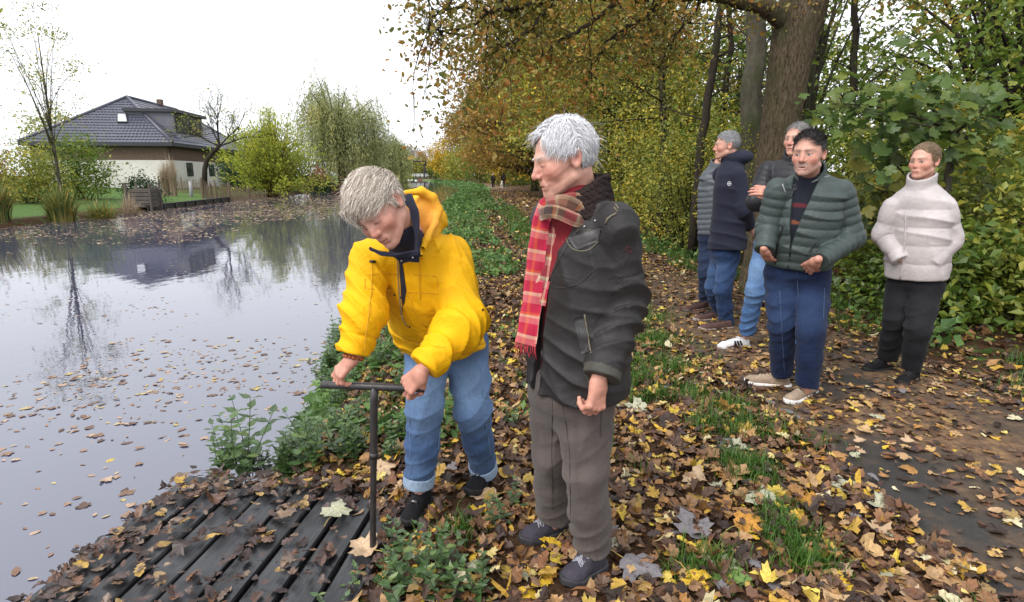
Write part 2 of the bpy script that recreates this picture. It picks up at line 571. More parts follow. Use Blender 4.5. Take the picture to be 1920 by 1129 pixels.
def build_path():
    Y = np.concatenate([np.arange(-6, 10, .25), np.geomspace(10, 420, 70)])
    u = np.linspace(0, 1, 9)
    rag = lambda y, s: .05*np.sin(y*2.1 + s) + .04*np.sin(y*5.3 + 2*s)
    X = np.stack([(pleft(y) + rag(y, 0)) * (1 - u) + (pright(y) + rag(y, 3)) * u for y in Y])
    YY = np.repeat(Y[:, None], 9, 1)
    Z = np.full_like(X, .004) + .02 * (1 - (2*u - 1)**2)[None] * 1.0
    Z[:, 0] = -.03; Z[:, -1] = -.03
    V = np.stack([X, YY, Z], -1).reshape(-1, 3)
    n, m = X.shape
    i, j = np.meshgrid(np.arange(n-1), np.arange(m-1), indexing='ij'); a = (i*m + j).ravel()
    Q = np.stack([a, a+1, a+m+1, a+m], 1)
    m_, nt, out = new_mat('wet_asphalt')
    p = principled(nt, out, .55, .4)
    n1 = noise(nt, 260, 3, .7); n2 = noise(nt, 1.3, 4, .6); n3 = noise(nt, 22, 5, .7)
    r = ramp(nt, [(.3, (.010, .009, .009)), (.5, (.032, .029, .027)), (.60, (.055, .050, .046)), (.72, (.15, .135, .12))])
    nt.links.new(n1.outputs['Fac'], r.inputs['Fac'])
    # trodden leaf crumbs, thicker further down the path
    lf = ramp(nt, [(.3, (.040, .024, .016)), (.5, (.13, .075, .040)), (.7, (.27, .155, .065))])
    nt.links.new(n3.outputs['Fac'], lf.inputs['Fac'])
    geo = N(nt, 'ShaderNodeNewGeometry'); sx = N(nt, 'ShaderNodeSeparateXYZ'); nt.links.new(geo.outputs['Position'], sx.inputs[0])
    far = N(nt, 'ShaderNodeMapRange'); far.inputs['From Min'].default_value = 5; far.inputs['From Max'].default_value = 26; far.inputs['To Min'].default_value = .11; far.inputs['To Max'].default_value = .42
    nt.links.new(sx.outputs['Y'], far.inputs['Value'])
    ad = N(nt, 'ShaderNodeMath', operation='ADD'); nt.links.new(far.outputs[0], ad.inputs[0]); nt.links.new(n2.outputs['Fac'], ad.inputs[1])
    st = N(nt, 'ShaderNodeMapRange'); st.inputs['From Min'].default_value = .50; st.inputs['From Max'].default_value = .72
    nt.links.new(ad.outputs[0], st.inputs['Value'])
    mx = N(nt, 'ShaderNodeMix', data_type='RGBA')
    nt.links.new(st.outputs[0], mx.inputs['Factor']); nt.links.new(r.outputs[0], mx.inputs[6]); nt.links.new(lf.outputs[0], mx.inputs[7])
    nt.links.new(mx.outputs[2], p.inputs['Base Color'])
    rr = N(nt, 'ShaderNodeMapRange'); rr.inputs['From Min'].default_value = .35; rr.inputs['From Max'].default_value = .65; rr.inputs['To Min'].default_value = .38; rr.inputs['To Max'].default_value = .75
    nt.links.new(n2.outputs['Fac'], rr.inputs['Value']); nt.links.new(rr.outputs[0], p.inputs['Roughness'])
    bp = N(nt, 'ShaderNodeBump'); bp.inputs['Strength'].default_value = .7; bp.inputs['Distance'].default_value = .006
    nt.links.new(n1.outputs['Fac'], bp.inputs['Height']); nt.links.new(bp.outputs[0], p.inputs['Normal'])
    return tag(link('path', mesh_np('path', V, Q, m_, True)), kind='structure')
path = build_path()

def build_water():
    Y = np.array([-6, 0, 3, 8, 15, 30, 50, 80, 110, 150, 200, 250, 320, 420.])
    V = []
    for y in Y:
        V += [[ledge(y) - .6, y, WATER_Z], [redge(y) + .8, y, WATER_Z]]
    n = len(Y); a = np.arange(n-1) * 2
    Q = np.stack([a, a+1, a+3, a+2], 1)
    m_, nt, out = new_mat('canal_water')
    p = principled(nt, out, .015, .5)
    p.inputs['Base Color'].default_value = (.062, .064, .105, 1)
    p.inputs['IOR'].default_value = 2.25
    n1 = noise(nt, 1.1, 3, .5, stretch=(1, .6, 1)); n2 = noise(nt, 9, 2, .5)
    ad = N(nt, 'ShaderNodeMath', operation='MULTIPLY_ADD'); ad.inputs[1].default_value = .12
    nt.links.new(n2.outputs['Fac'], ad.inputs[0]); nt.links.new(n1.outputs['Fac'], ad.inputs[2])
    bp = N(nt, 'ShaderNodeBump'); bp.inputs['Strength'].default_value = .10; bp.inputs['Distance'].default_value = .05
    nt.links.new(ad.outputs[0], bp.inputs['Height']); nt.links.new(bp.outputs[0], p.inputs['Normal'])
    return tag(link('water', mesh_np('water', np.array(V), Q, m_, True)), kind='structure')
water = build_water()

# ------------------------------------------------------------------ timber landing deck
def build_deck():
    m_, nt, out = new_mat('wet_dark_timber')
    p = principled(nt, out, .32, .5)
    g1 = noise(nt, 14, 5, .65, stretch=(6, .5, 6)); g2 = noise(nt, 3, 4, .6)
    oi = N(nt, 'ShaderNodeObjectInfo')
    r = ramp(nt, [(.3, (.010, .010, .012)), (.55, (.024, .024, .027)), (.75, (.048, .046, .046))])
    nt.links.new(g1.outputs['Fac'], r.inputs['Fac'])
    mv = N(nt, 'ShaderNodeMapRange'); mv.inputs['To Min'].default_value = .75; mv.inputs['To Max'].default_value = 1.35
    nt.links.new(oi.outputs['Random'], mv.inputs['Value'])
    mx = N(nt, 'ShaderNodeMix', data_type='RGBA', blend_type='MULTIPLY'); mx.inputs['Factor'].default_value = 1
    nt.links.new(r.outputs[0], mx.inputs[6]); nt.links.new(mv.outputs[0], mx.inputs[7]); nt.links.new(mx.outputs[2], p.inputs['Base Color'])
    rr = N(nt, 'ShaderNodeMapRange'); rr.inputs['From Min'].default_value = .35; rr.inputs['From Max'].default_value = .65; rr.inputs['To Min'].default_value = .18; rr.inputs['To Max'].default_value = .55
    nt.links.new(g2.outputs['Fac'], rr.inputs['Value']); nt.links.new(rr.outputs[0], p.inputs['Roughness'])
    bp = N(nt, 'ShaderNodeBump'); bp.inputs['Strength'].default_value = .45; bp.inputs['Distance'].default_value = .006
    nt.links.new(g1.outputs['Fac'], bp.inputs['Height']); nt.links.new(bp.outputs[0], p.inputs['Normal'])
    root = empty('timber_deck', (-.86, 1.92, -.45), math.radians(-6))
    tag(root, 'dark wet timber landing deck strewn with fallen leaves at the water edge', 'deck')
    rng = random.Random(4)
    w, gap = .128, .019
    for k in range(8):
        x0 = -.86 + k * (w + gap); e1 = .83 + rng.uniform(-.012, .012) - .012*k; e0 = -1.0
        b = MB(); zt = .448 + rng.uniform(-.004, .004); bv = .006; tw = rng.uniform(-.004, .004)
        ys = np.linspace(e0, e1, 9); rings = []
        for y in ys:
            sag = rng.uniform(-.0015, .0015)
            rings.append([[x0 + bv, y, zt + sag + tw], [x0 + w - bv, y, zt + sag - tw], [x0 + w, y, zt - bv + sag], [x0 + w, y, zt - .032], [x0, y, zt - .032], [x0, y, zt - bv + sag]])
        V = np.array(rings).reshape(-1, 3); Q = []
        for i in range(8):
            for a in range(6):
                c = (a + 1) % 6
                Q.append([i*6+a, (i+1)*6+a, (i+1)*6+c, i*6+c])
        T = [[0, a, a+1] for a in range(1, 5)] + [[48, 48+a+1, 48+a] for a in range(1, 5)]
        b.add(V, Q, T)
        b.build('plank', m_, root, loc=(0, 0, 0))
        for y in (-.55, .2, .76):
            if y < e1 - .03:
                for dx in (.03, w - .03):
                    MB().tube([[x0 + dx, y, zt - .004], [x0 + dx, y, zt + .0015]], .0035, 6).build('screw', M_SCREW, root, loc=(0, 0, 0))
    for y in (-.55, .2, .74):
        MB().box((-.88, y - .045, .28), (.31, y + .045, .414)).build('joist', m_, root, loc=(0, 0, 0))
    MB().box((-.915, -1.0, .25), (-.872, .86, .43)).build('edge_beam', m_, root, loc=(0, 0, 0))
    for y in (-.5, .72):
        MB().tube([[-.86, y, -.6], [-.86, y, .36]], .06, 10).build('pile', m_, root, smooth=True, loc=(0, 0, 0))
    return root
M_SCREW = mat_plain('rusty_screw', (.06, .045, .035), rough=.6, metal=.6)
deck = build_deck()
# ================================================================== vegetation builders
def mat_leaf(name, stops, trans=.38, rough=.6, noise_amt=.5, scale=1.2, gloss=.03):
    """each leaf takes its own tint; tints drift through the crown"""
    m, nt, out = new_mat(name)
    g = N(nt, 'ShaderNodeNewGeometry'); nz = noise(nt, scale, 3, .6)
    mu = N(nt, 'ShaderNodeMath', operation='MULTIPLY_ADD'); mu.inputs[1].default_value = 1 - noise_amt
    sb = N(nt, 'ShaderNodeMath', operation='MULTIPLY_ADD'); sb.inputs[1].default_value = noise_amt * 2.2; sb.inputs[2].default_value = -noise_amt * .6
    nt.links.new(nz.outputs['Fac'], sb.inputs[0])
    nt.links.new(g.outputs['Random Per Island'], mu.inputs[0]); nt.links.new(sb.outputs[0], mu.inputs[2])
    r = ramp(nt, stops); nt.links.new(mu.outputs[0], r.inputs['Fac'])
    d = N(nt, 'ShaderNodeBsdfDiffuse'); t = N(nt, 'ShaderNodeBsdfTranslucent'); gl = N(nt, 'ShaderNodeBsdfGlossy'); gl.inputs['Roughness'].default_value = .45
    nt.links.new(r.outputs[0], d.inputs['Color']); nt.links.new(r.outputs[0], t.inputs['Color'])
    mx = N(nt, 'ShaderNodeMixShader'); mx.inputs[0].default_value = trans
    nt.links.new(d.outputs[0], mx.inputs[1]); nt.links.new(t.outputs[0], mx.inputs[2])
    mx2 = N(nt, 'ShaderNodeMixShader'); mx2.inputs[0].default_value = gloss
    nt.links.new(mx.outputs[0], mx2.inputs[1]); nt.links.new(gl.outputs[0], mx2.inputs[2])
    nt.links.new(mx2.outputs[0], out.inputs['Surface'])
    return m

def mat_bark(name, dark, light, scale=12, stretch=(3, 3, .5), bump=.9, moss=0.0):
    m, nt, out = new_mat(name)
    p = principled(nt, out, .95, .1)
    n1 = noise(nt, scale, 6, .7, stretch=stretch, dist=.6)
    r = ramp(nt, [(.32, dark), (.52, [(a+b)/2 for a, b in zip(dark, light)]), (.70, light)])
    nt.links.new(n1.outputs['Fac'], r.inputs['Fac'])
    last = r.outputs[0]
    if moss:
        n2 = noise(nt, 2.2, 4, .6); mr = N(nt, 'ShaderNodeMapRange'); mr.inputs['From Min'].default_value = .48; mr.inputs['From Max'].default_value = .68; mr.inputs['To Max'].default_value = moss
        nt.links.new(n2.outputs['Fac'], mr.inputs['Value'])
        mx = N(nt, 'ShaderNodeMix', data_type='RGBA'); mx.inputs[7].default_value = (.045, .060, .020, 1)
        nt.links.new(mr.outputs[0], mx.inputs['Factor']); nt.links.new(last, mx.inputs[6]); last = mx.outputs[2]
    nt.links.new(last, p.inputs['Base Color'])
    b = N(nt, 'ShaderNodeBump'); b.inputs['Strength'].default_value = bump; b.inputs['Distance'].default_value = .045
    nt.links.new(n1.outputs['Fac'], b.inputs['Height']); nt.links.new(b.outputs[0], p.inputs['Normal'])
    return m

def leaves(P, size, rng, aspect=.55, up=.35, droop=0.0, dirs=None):
    """diamond leaves at points P; returns verts, quads"""
    n = len(P)
    nv = rng.normal(size=(n, 3)); nv[:, 2] = np.abs(nv[:, 2]) + up; nv /= np.linalg.norm(nv, axis=1, keepdims=True)
    d = rng.normal(size=(n, 3)) if dirs is None else dirs + .25 * rng.normal(size=(n, 3))
    d[:, 2] -= droop
    d -= (d * nv).sum(1, keepdims=True) * nv; d /= np.maximum(np.linalg.norm(d, axis=1, keepdims=True), 1e-9)
    s = np.cross(nv, d)
    L = (size * rng.lognormal(0, .28, n))[:, None]
    fold = nv * L * .10
    V = np.stack([P, P + d*L*.45 + s*L*aspect*.5 + fold, P + d*L, P + d*L*.45 - s*L*aspect*.5 + fold], 1).reshape(-1, 3)
    a = np.arange(n) * 4
    return V, np.stack([a, a+1, a+2, a+3], 1)

def clumps(rng, ells, ncl, inner=.55):
    """cluster centres through ellipsoids (cx,cy,cz,rx,ry,rz), denser towards the outside"""
    E = np.array(ells, float); vol = E[:, 3]*E[:, 4]*E[:, 5]; k = rng.choice(len(E), ncl, p=vol/vol.sum())
    u = rng.normal(size=(ncl, 3)); u /= np.linalg.norm(u, axis=1, keepdims=True)
    r = rng.uniform(inner**3, 1, ncl)[:, None] ** (1/3)
    return E[k, :3] + u * r * E[k, 3:]

def curve_to(a, b, rng, sag=.12, k=6, up=.2):
    a = np.asarray(a, float); b = np.asarray(b, float); L = np.linalg.norm(b - a)
    t = np.linspace(0, 1, k)[:, None]
    mid = rng.normal(0, sag, 3) * L + np.array([0, 0, up * L])
    return a + (b - a) * t + mid * (t * (1 - t))

def tree(name, label, base, H, tr, ells, ncl, nleaf, size, sig, mleaf, mbark, seed, cat='tree', group=None, top=None, lean=(0, 0), nlimb=None, twigs=0, aspect=.55, up=.35, droop=.0, flat=.7, trunk_pts=None, sub='crown'):
    """trunk and limbs reaching into leaf clumps; coordinates of ells are relative to the base"""
    rng = np.random.default_rng(seed)
    root = empty(name, base)
    tag(root, label, cat, group)
    C = clumps(rng, ells, ncl)
    b = MB()
    top = top or H * .8
    if trunk_pts is None:
        tz = np.linspace(-.15, top, 8)
        w = np.cumsum(rng.normal(0, tr * .25, (8, 2)), 0)
        tp = np.stack([lean[0]*tz/top + w[:, 0], lean[1]*tz/top + w[:, 1], tz], 1)
    else: tp = np.asarray(trunk_pts, float)
    rad = tr * np.interp(np.linspace(0, 1, len(tp)), [0, .06, .5, 1], [1.35, 1.0, .72, .22])
    b.tube(tp, rad, 12)
    nl = min(nlimb if nlimb is not None else ncl, ncl)
    for c in C[:nl]:
        f = np.clip((c[2] * rng.uniform(.35, .75)) / max(top, .1), .12, .97)
        s = np.array([np.interp(f, np.linspace(0, 1, len(tp)), tp[:, k]) for k in range(3)])
        pts = curve_to(s, c, rng, .10)
        r0 = tr * (1 - f) * .45 + tr * .06
        b.tube(pts, np.linspace(r0, tr*.025 + .004, len(pts)), 5)
        for _ in range(twigs):
            q = pts[rng.integers(2, len(pts))]
            e = c + rng.normal(0, sig * 1.3, 3)
            b.tube(curve_to(q, e, rng, .15, 4), np.linspace(tr*.03 + .003, .002, 4), 3, cap=False)
    t = b.build('trunk', mbark, root, smooth=True, loc=(0, 0, 0))
    k = rng.integers(0, ncl, nleaf)
    off = rng.normal(size=(nleaf, 3)) * sig * rng.uniform(.5, 1.2, ncl)[k][:, None]; off[:, 2] *= flat
    P = C[k] + off
    P = P[P[:, 2] > -.02]
    V, Q = leaves(P, size, rng, aspect, up, droop)
    o = link(sub, mesh_np(sub, V, Q, mleaf, False), root, loc=(0, 0, 0))
    o['kind'] = 'stuff'
    return root

def copy_tree(src, base, rz=0.0, s=1.0, label=None, mats=None, sz=None):
    r = src.copy(); COL.objects.link(r)
    r.location = base; r.rotation_euler = (0, 0, rz); r.scale = (s, s, sz or s)
    if label: r['label'] = label
    for ch in src.children:
        c = ch.copy(); COL.objects.link(c); c.parent = r
        for g in ch.children:
            d = g.copy(); COL.objects.link(d); d.parent = c
    return r

def willow(name, label, base, H, R, ns, seed, mleaf, mbark, tr=.4, leaf=.16, group=None, bare=0.0):
    """weeping willow: limbs arch outwards, long leafy rods hang down"""
    rng = np.random.default_rng(seed)
    root = empty(name, base); tag(root, label, 'tree', group)
    b = MB()
    tz = np.linspace(-.2, H*.55, 7)
    b.tube(np.stack([.15*np.sin(tz), .1*np.cos(tz*1.3), tz], 1), tr*np.linspace(1.3, .5, 7), 10)
    Ps, Ds = [], []
    heads = []
    for i in range(34):
        a = rng.uniform(0, 6.28); rr = R * math.sqrt(rng.uniform(.02, .8)); hz = H * (1 - .30*(rr/R)**2) * rng.uniform(.72, 1.0)
        e = np.array([rr*math.cos(a), rr*math.sin(a), hz])
        pts = curve_to((0, 0, H*rng.uniform(.25, .5)), e, rng, .06, 8, .35)
        b.tube(pts, np.linspace(tr*.35, .02, 8), 5); heads.append(pts)
    for s in range(ns):
        h = heads[rng.integers(len(heads))]; p0 = h[rng.integers(3, 8)] + rng.normal(0, R*.10, 3)
        out = np.array([p0[0], p0[1], 0]); out /= max(np.linalg.norm(out), .3)
        L = min(rng.uniform(.22, .75) * H, p0[2] - .3)
        if L < .4: continue
        k = 18; t = np.linspace(0, 1, k)
        sw = rng.uniform(.4, 1.3)
        x = p0[None] + out[None] * (sw * np.sin(np.clip(t*2.2, 0, 1.57)))[:, None] + np.array([0, 0, 1.])[None] * (-(t**1.25) * L + .25*np.sin(t*3)*0)[:, None]
        x += rng.normal(0, .06, (k, 3))
        Ps.append(x); Ds.append(np.tile(np.array([0, 0, -1.0]), (k, 1)) + out * .4)
        if rng.uniform() < .35: b.tube(x[::3], .008, 3, cap=False)
    b.build('trunk', mbark, root, smooth=True, loc=(0, 0, 0))
    P = np.concatenate(Ps); D = np.concatenate(Ds)
    rep = 2; P = np.repeat(P, rep, 0) + rng.normal(0, .10, (len(P)*rep, 3)); D = np.repeat(D, rep, 0)
    V, Q = leaves(P, leaf * 1.9, rng, .26, .0, 0, D)
    o = link('crown', mesh_np('crown', V, Q, mleaf, False), root, loc=(0, 0, 0)); o['kind'] = 'stuff'
    return root
# ================================================================== planting
MB_OAK = mat_bark('oak_bark', (.026, .019, .012), (.20, .155, .10), 9, (5, 5, 1.3), 1.0, .45)
MB_SMOOTH = mat_bark('smooth_bark', (.045, .040, .030), (.105, .095, .070), 7, (2, 2, .8), .4, .7)
MB_DARK = mat_bark('dark_bark', (.018, .014, .011), (.060, .048, .038), 14, (3, 3, .6), .8, .3)
ML_HEDGE = mat_leaf('hedge_leaf', [(0, (0.059, 0.084, 0.021)), (.25, (0.148, 0.175, 0.033)), (.5, (0.284, 0.277, 0.043)), (.72, (0.544, 0.438, 0.051)), (.86, (0.800, 0.583, 0.060)), (1, (0.408, 0.173, 0.043))], .35, noise_amt=.45, scale=1.4)
ML_OLIVE = mat_leaf('olive_leaf', [(0, (0.077, 0.107, 0.023)), (.4, (0.205, 0.244, 0.043)), (.7, (0.408, 0.383, 0.060)), (.9, (0.735, 0.485, 0.070)), (1, (0.544, 0.229, 0.047))], .40, noise_amt=.5, scale=.8)
ML_ORANGE = mat_leaf('orange_leaf', [(0, (.13, .12, .03)), (.25, (.22, .175, .04)), (.5, (.34, .22, .05)), (.75, (.42, .215, .05)), (1, (.28, .12, .035))], .40, noise_amt=.6, scale=.35)
ML_YELLOW = mat_leaf('yellow_leaf', [(0, (0.156, 0.156, 0.026)), (.35, (0.390, 0.299, 0.039)), (.7, (0.676, 0.429, 0.026)), (1, (0.585, 0.273, 0.026))], .40, noise_amt=.6, scale=.5)
ML_GREEN = mat_leaf('green_leaf', [(0, (0.047, 0.083, 0.018)), (.4, (0.106, 0.177, 0.027)), (.75, (0.211, 0.269, 0.038)), (1, (0.468, 0.393, 0.045))], .42, noise_amt=.45, scale=.7)
ML_MAPLE = mat_leaf('maple_leaf_green', [(0, (0.043, 0.082, 0.020)), (.45, (0.081, 0.137, 0.028)), (.75, (0.148, 0.197, 0.036)), (1, (0.321, 0.262, 0.036))], .42, noise_amt=.4, scale=1.0)
ML_OAK = mat_leaf('oak_leaf', [(0, (0.077, 0.082, 0.021)), (.35, (0.164, 0.162, 0.031)), (.6, (0.307, 0.208, 0.038)), (.82, (0.422, 0.172, 0.038)), (1, (0.192, 0.090, 0.031))], .38, noise_amt=.45, scale=1.2)
ML_WILLOW = mat_leaf('willow_leaf', [(0, (0.186, 0.208, 0.092)), (.45, (0.319, 0.348, 0.144)), (.75, (0.454, 0.447, 0.166)), (1, (0.741, 0.516, 0.129))], .35, noise_amt=.6, scale=.22)
ML_LIME = mat_leaf('lime_leaf', [(0, (0.128, 0.173, 0.027)), (.35, (0.300, 0.367, 0.045)), (.7, (0.495, 0.510, 0.060)), (1, (0.660, 0.570, 0.060))], .42, noise_amt=.45, scale=.5)
ML_DARKG = mat_leaf('dark_green_leaf', [(0, (0.016, 0.034, 0.016)), (.5, (0.036, 0.072, 0.029)), (1, (0.085, 0.124, 0.039))], .25, noise_amt=.4, scale=1.0)
ML_RED = mat_leaf('red_brown_leaf', [(0, (.10, .035, .02)), (.5, (.25, .07, .025)), (1, (.36, .14, .03))], .35, noise_amt=.4)
ML_HAZED = mat_leaf('hazed_far_leaf', [(0, (0.150, 0.143, 0.112)), (.5, (0.255, 0.232, 0.173)), (1, (0.360, 0.300, 0.210))], .3, noise_amt=.6, scale=.3)  # distance haze mixed into the leaf colour: greyed and paled
ML_NETTLE = mat_leaf('nettle_leaf', [(0, (0.033, 0.075, 0.018)), (.45, (0.068, 0.144, 0.030)), (.8, (0.128, 0.219, 0.045)), (1, (0.240, 0.250, 0.050))], .35, noise_amt=.3, scale=4, gloss=.10)

# ---- hedgerow shrubs along the right of the path
def shrub_proto(name, label, H, R, nleaf, size, ml, seed, group, ncl=70, sig=.23, nst=18, mb=None, base=(0, 0, 0), low=.1, cat='shrub'):
    rng = np.random.default_rng(seed)
    root = empty(name, base); tag(root, label, cat, group)
    b = MB(); C = []
    for i in range(nst):
        a = rng.uniform(0, 6.28); r = R * math.sqrt(rng.uniform(0, 1)); h = H * rng.uniform(.45, 1.0) * (1 - .35 * (r/R)**2)
        e = np.array([r*math.cos(a), r*math.sin(a), h]); s = np.array([.18*R*rng.normal(), .18*R*rng.normal(), -.1])
        pts = curve_to(s, e, rng, .10, 7, .25)
        b.tube(pts, np.linspace(.035, .006, 7), 5)
        for _ in range(7):
            q = pts[rng.integers(2, 7)]; tw = q + rng.normal(0, .42, 3) * (1, 1, .8)
            b.tube(curve_to(q, tw, rng, .2, 4), np.linspace(.009, .003, 4), 3, cap=False); C.append(tw)
        C.append(e)
    u = rng.normal(size=(ncl, 3)); u /= np.linalg.norm(u, axis=1, keepdims=True)
    ex = u * np.array([R*.92, R*.92, H*.52]) + np.array([0, 0, H*.48]); C = np.concatenate([np.array(C), ex[ex[:, 2] > low]])
    b.build('stem', mb or MB_DARK, root, smooth=True, loc=(0, 0, 0))
    k = rng.integers(0, len(C), nleaf)
    P = C[k] + rng.normal(size=(nleaf, 3)) * sig * rng.uniform(.5, 1.25, len(C))[k][:, None]
    P = P[P[:, 2] > .02]
    V, Q = leaves(P, size, rng, .6, .3)
    o = link('foliage', mesh_np('foliage', V, Q, ml, False), root, loc=(0, 0, 0)); o['kind'] = 'stuff'
    return root

GH = 'hedgerow shrubs along the right of the path'
_hp = [(10.2, 1.35, 0, .56), (12.2, 1.25, 1, .66), (14.6, 1.3, 0, 1.0), (17.5, 1.3, 1, 1.15), (21, 1.4, 0, 1.25), (25.5, 1.5, 1, 1.35), (31, 1.6, 0, 1.5), (38, 1.7, 1, 1.6), (46, 1.9, 0, 1.7), (56, 2.0, 1, 1.8), (8.6, 2.2, 1, .5), (9.6, 3.4, 0, .62), (7.4, 3.6, 1, .5)]
_lab = ['yellow-flecked hedgerow shrub right behind the person in the parka', 'yellow-green hedgerow shrub beside the white-haired person\'s shoulder', 'third hedgerow shrub down the path from the parka', 'fourth hedgerow shrub down the path, olive green', 'fifth hedgerow shrub down the path, leaning over the verge',
        'sixth hedgerow shrub down the path, behind the white hair', 'seventh hedgerow shrub down the path', 'eighth hedgerow shrub down the path towards the walkers', 'ninth hedgerow shrub, near the far walkers', 'last hedgerow shrub before the path bends left', 'low leafy shrub at the foot of the oak', 'dense shrub behind the oak trunk', 'low shrub at the right edge behind the pale jacket']
_protos = [shrub_proto('hedgerow_shrub', '', 4.6, 1.45, 14000, .075, ML_HEDGE, 201, GH), shrub_proto('hedgerow_shrub', '', 4.2, 1.5, 13000, .070, ML_OLIVE, 202, GH)]
for i, (y, dx, k, s) in enumerate(_hp):
    x = float(pright(y)) + dx * (s if y > 12 else 1) + (.25 if y > 12 else 0)
    z = float(ground_z(x, y)) - .03
    if i < 2:
        o = _protos[k]; o.location = (x, y, z); o.rotation_euler = (0, 0, i * 1.9); o.scale = (s, s, s); o['label'] = _lab[i]
    else:
        o = copy_tree(_protos[k], (x, y, z), i * 2.1, s, _lab[i])

# ---- taller trees of the wood
GW = 'trees of the wood beside the path'
def wood_tree(name, label, x, y, H, tr, R, ml, mb, nleaf, size, seed, low=.35, ncl=70, sig=.55, twigs=2, lean=(0, 0), nlimb=None):
    z = float(ground_z(x, y)) - .05
    e = [(lean[0]*.7, lean[1]*.7, H*(.5 + low/2), R, R, H*(.5 - low/2)), (lean[0]*.5 - R*.25, lean[1]*.5, H*(low + .22), R*.95, R*.95, H*.2)]
    return tree(name, label, (x, y, z), H, tr, e, ncl, nleaf, size, sig, ml, mb, seed, group=GW, lean=lean, twigs=twigs, nlimb=nlimb)

wood_tree('field_maple', 'olive and yellow tree rising above the hedge behind the white hair', 3.9, 18.5, 11, .16, 2.5, ML_OLIVE, MB_DARK, 15000, .10, 301, .15, 90, .5)
wood_tree('field_maple', 'yellow-green tree above the hedge, second from the parka', 3.9, 24.0, 13, .20, 3.3, ML_HEDGE, MB_DARK, 20000, .13, 302, .12, 100, .65, lean=(-1, 0))
wood_tree('field_maple', 'olive tree above the hedge halfway to the walkers', 4.6, 31, 14, .22, 4.6, ML_OLIVE, MB_DARK, 20000, .16, 303, .10, 110, .75, lean=(-1.2, 0))
wood_tree('beech_tree', 'orange beech hanging over the verge where the path bends', 2.6, 44, 16, .30, 6.0, ML_ORANGE, MB_SMOOTH, 26000, .22, 304, .10, 150, .8, lean=(-1.5, 0))
wood_tree('beech_tree', 'second orange-brown beech behind the first one', 2.2, 58, 17, .30, 6.0, ML_ORANGE, MB_SMOOTH, 16000, .28, 305, .08, 120, .9, lean=(-1, 0))
wood_tree('maple_tree', 'bright yellow tree just right of the two walkers', 4.2, 74, 10, .2, 3.6, ML_YELLOW, MB_DARK, 9000, .30, 306, .05, 70, .7)
wood_tree('maple_tree', 'golden tree left of the two walkers', .2, 92, 13, .25, 4.6, ML_YELLOW, MB_DARK, 9000, .34, 307, .05, 70, .9)
wood_tree('beech_tree', 'orange tree far along the path', -1.2, 118, 17, .3, 6.5, ML_ORANGE, MB_DARK, 9000, .45, 308, .08, 80, 1.1)
wood_tree('maple_tree', 'olive tree far along the path beyond the orange one', -6.0, 140, 15, .3, 6.0, ML_OLIVE, MB_DARK, 8000, .45, 309, .08, 80, 1.1)
wood_tree('tall_tree', 'tall grey thin-crowned tree far behind the orange tree', -9.5, 175, 27, .4, 7.5, ML_HAZED, MB_DARK, 8000, .42, 310, .35, 90, 1.0)
wood_tree('maple_tree', 'yellow tree where the far path meets the bridge', -16.0, 180, 15, .3, 7.0, ML_YELLOW, MB_DARK, 7000, .55, 311, .05, 70, 1.3)
wood_tree('beech_tree', 'brown tree close to the drawbridge', -18.5, 222, 17, .3, 7.5, ML_ORANGE, MB_DARK, 6000, .7, 312, .05, 70, 1.5)
# low bank shrubs right of the far path
for i, (x, y, h, ml) in enumerate(((4.6, 66, 4.5, ML_GREEN), (2.0, 86, 4.5, ML_GREEN), (-1.0, 104, 5, ML_OLIVE), (-6.5, 128, 6, ML_GREEN), (-15, 165, 7, ML_OLIVE))):
    lab = ['green shrub at the path edge beside the walkers', 'green shrub behind the two walkers', 'olive shrub on the far bend of the path', 'green shrub beyond the far bend', 'olive shrub left of the yellow far tree'][i]
    shrub_proto('bank_shrub', lab, h, h*.55, 4500, .05*h, ml, 330+i, 'shrubs along the far path', 50, .14*h, 10, base=(x, y, 0))

# trees in the wood behind the bystanders
wood_tree('sycamore', 'leafy green tree behind the oak trunk', 6.4, 13.5, 9, .11, 2.6, ML_GREEN, MB_SMOOTH, 6500, .12, 321, .06, 70, .55, 3)
wood_tree('sycamore', 'green tree in the wood right of the oak', 9.6, 12.0, 10, .13, 3.2, ML_GREEN, MB_DARK, 7000, .13, 322, .05, 80, .55, 3)
wood_tree('sycamore', 'yellowing tree deep in the wood right of the oak', 12.5, 17.0, 12, .15, 4.5, ML_OLIVE, MB_DARK, 6500, .15, 323, .05, 90, .7, 2)
wood_tree('sycamore', 'green tree at the far right of the wood', 8.4, 8.4, 8, .10, 2.4, ML_GREEN, MB_DARK, 6500, .11, 324, .05, 70, .5, 3)
wood_tree('sycamore', 'dark green tree deep in the wood behind the parka', 8.2, 22.0, 7, .18, 3.5, ML_GREEN, MB_DARK, 6000, .16, 325, .02, 80, .7, 2)
wood_tree('sycamore', 'olive tree deep in the wood behind the hedge', 12.0, 34.0, 9, .2, 6.0, ML_OLIVE, MB_DARK, 8000, .22, 326, .0, 100, 1.0, 1)
wood_tree('sycamore', 'green tree at the back of the wood on the right', 19, 24.0, 12, .2, 6.0, ML_GREEN, MB_DARK, 7000, .2, 327, .03, 100, 1.0, 1)
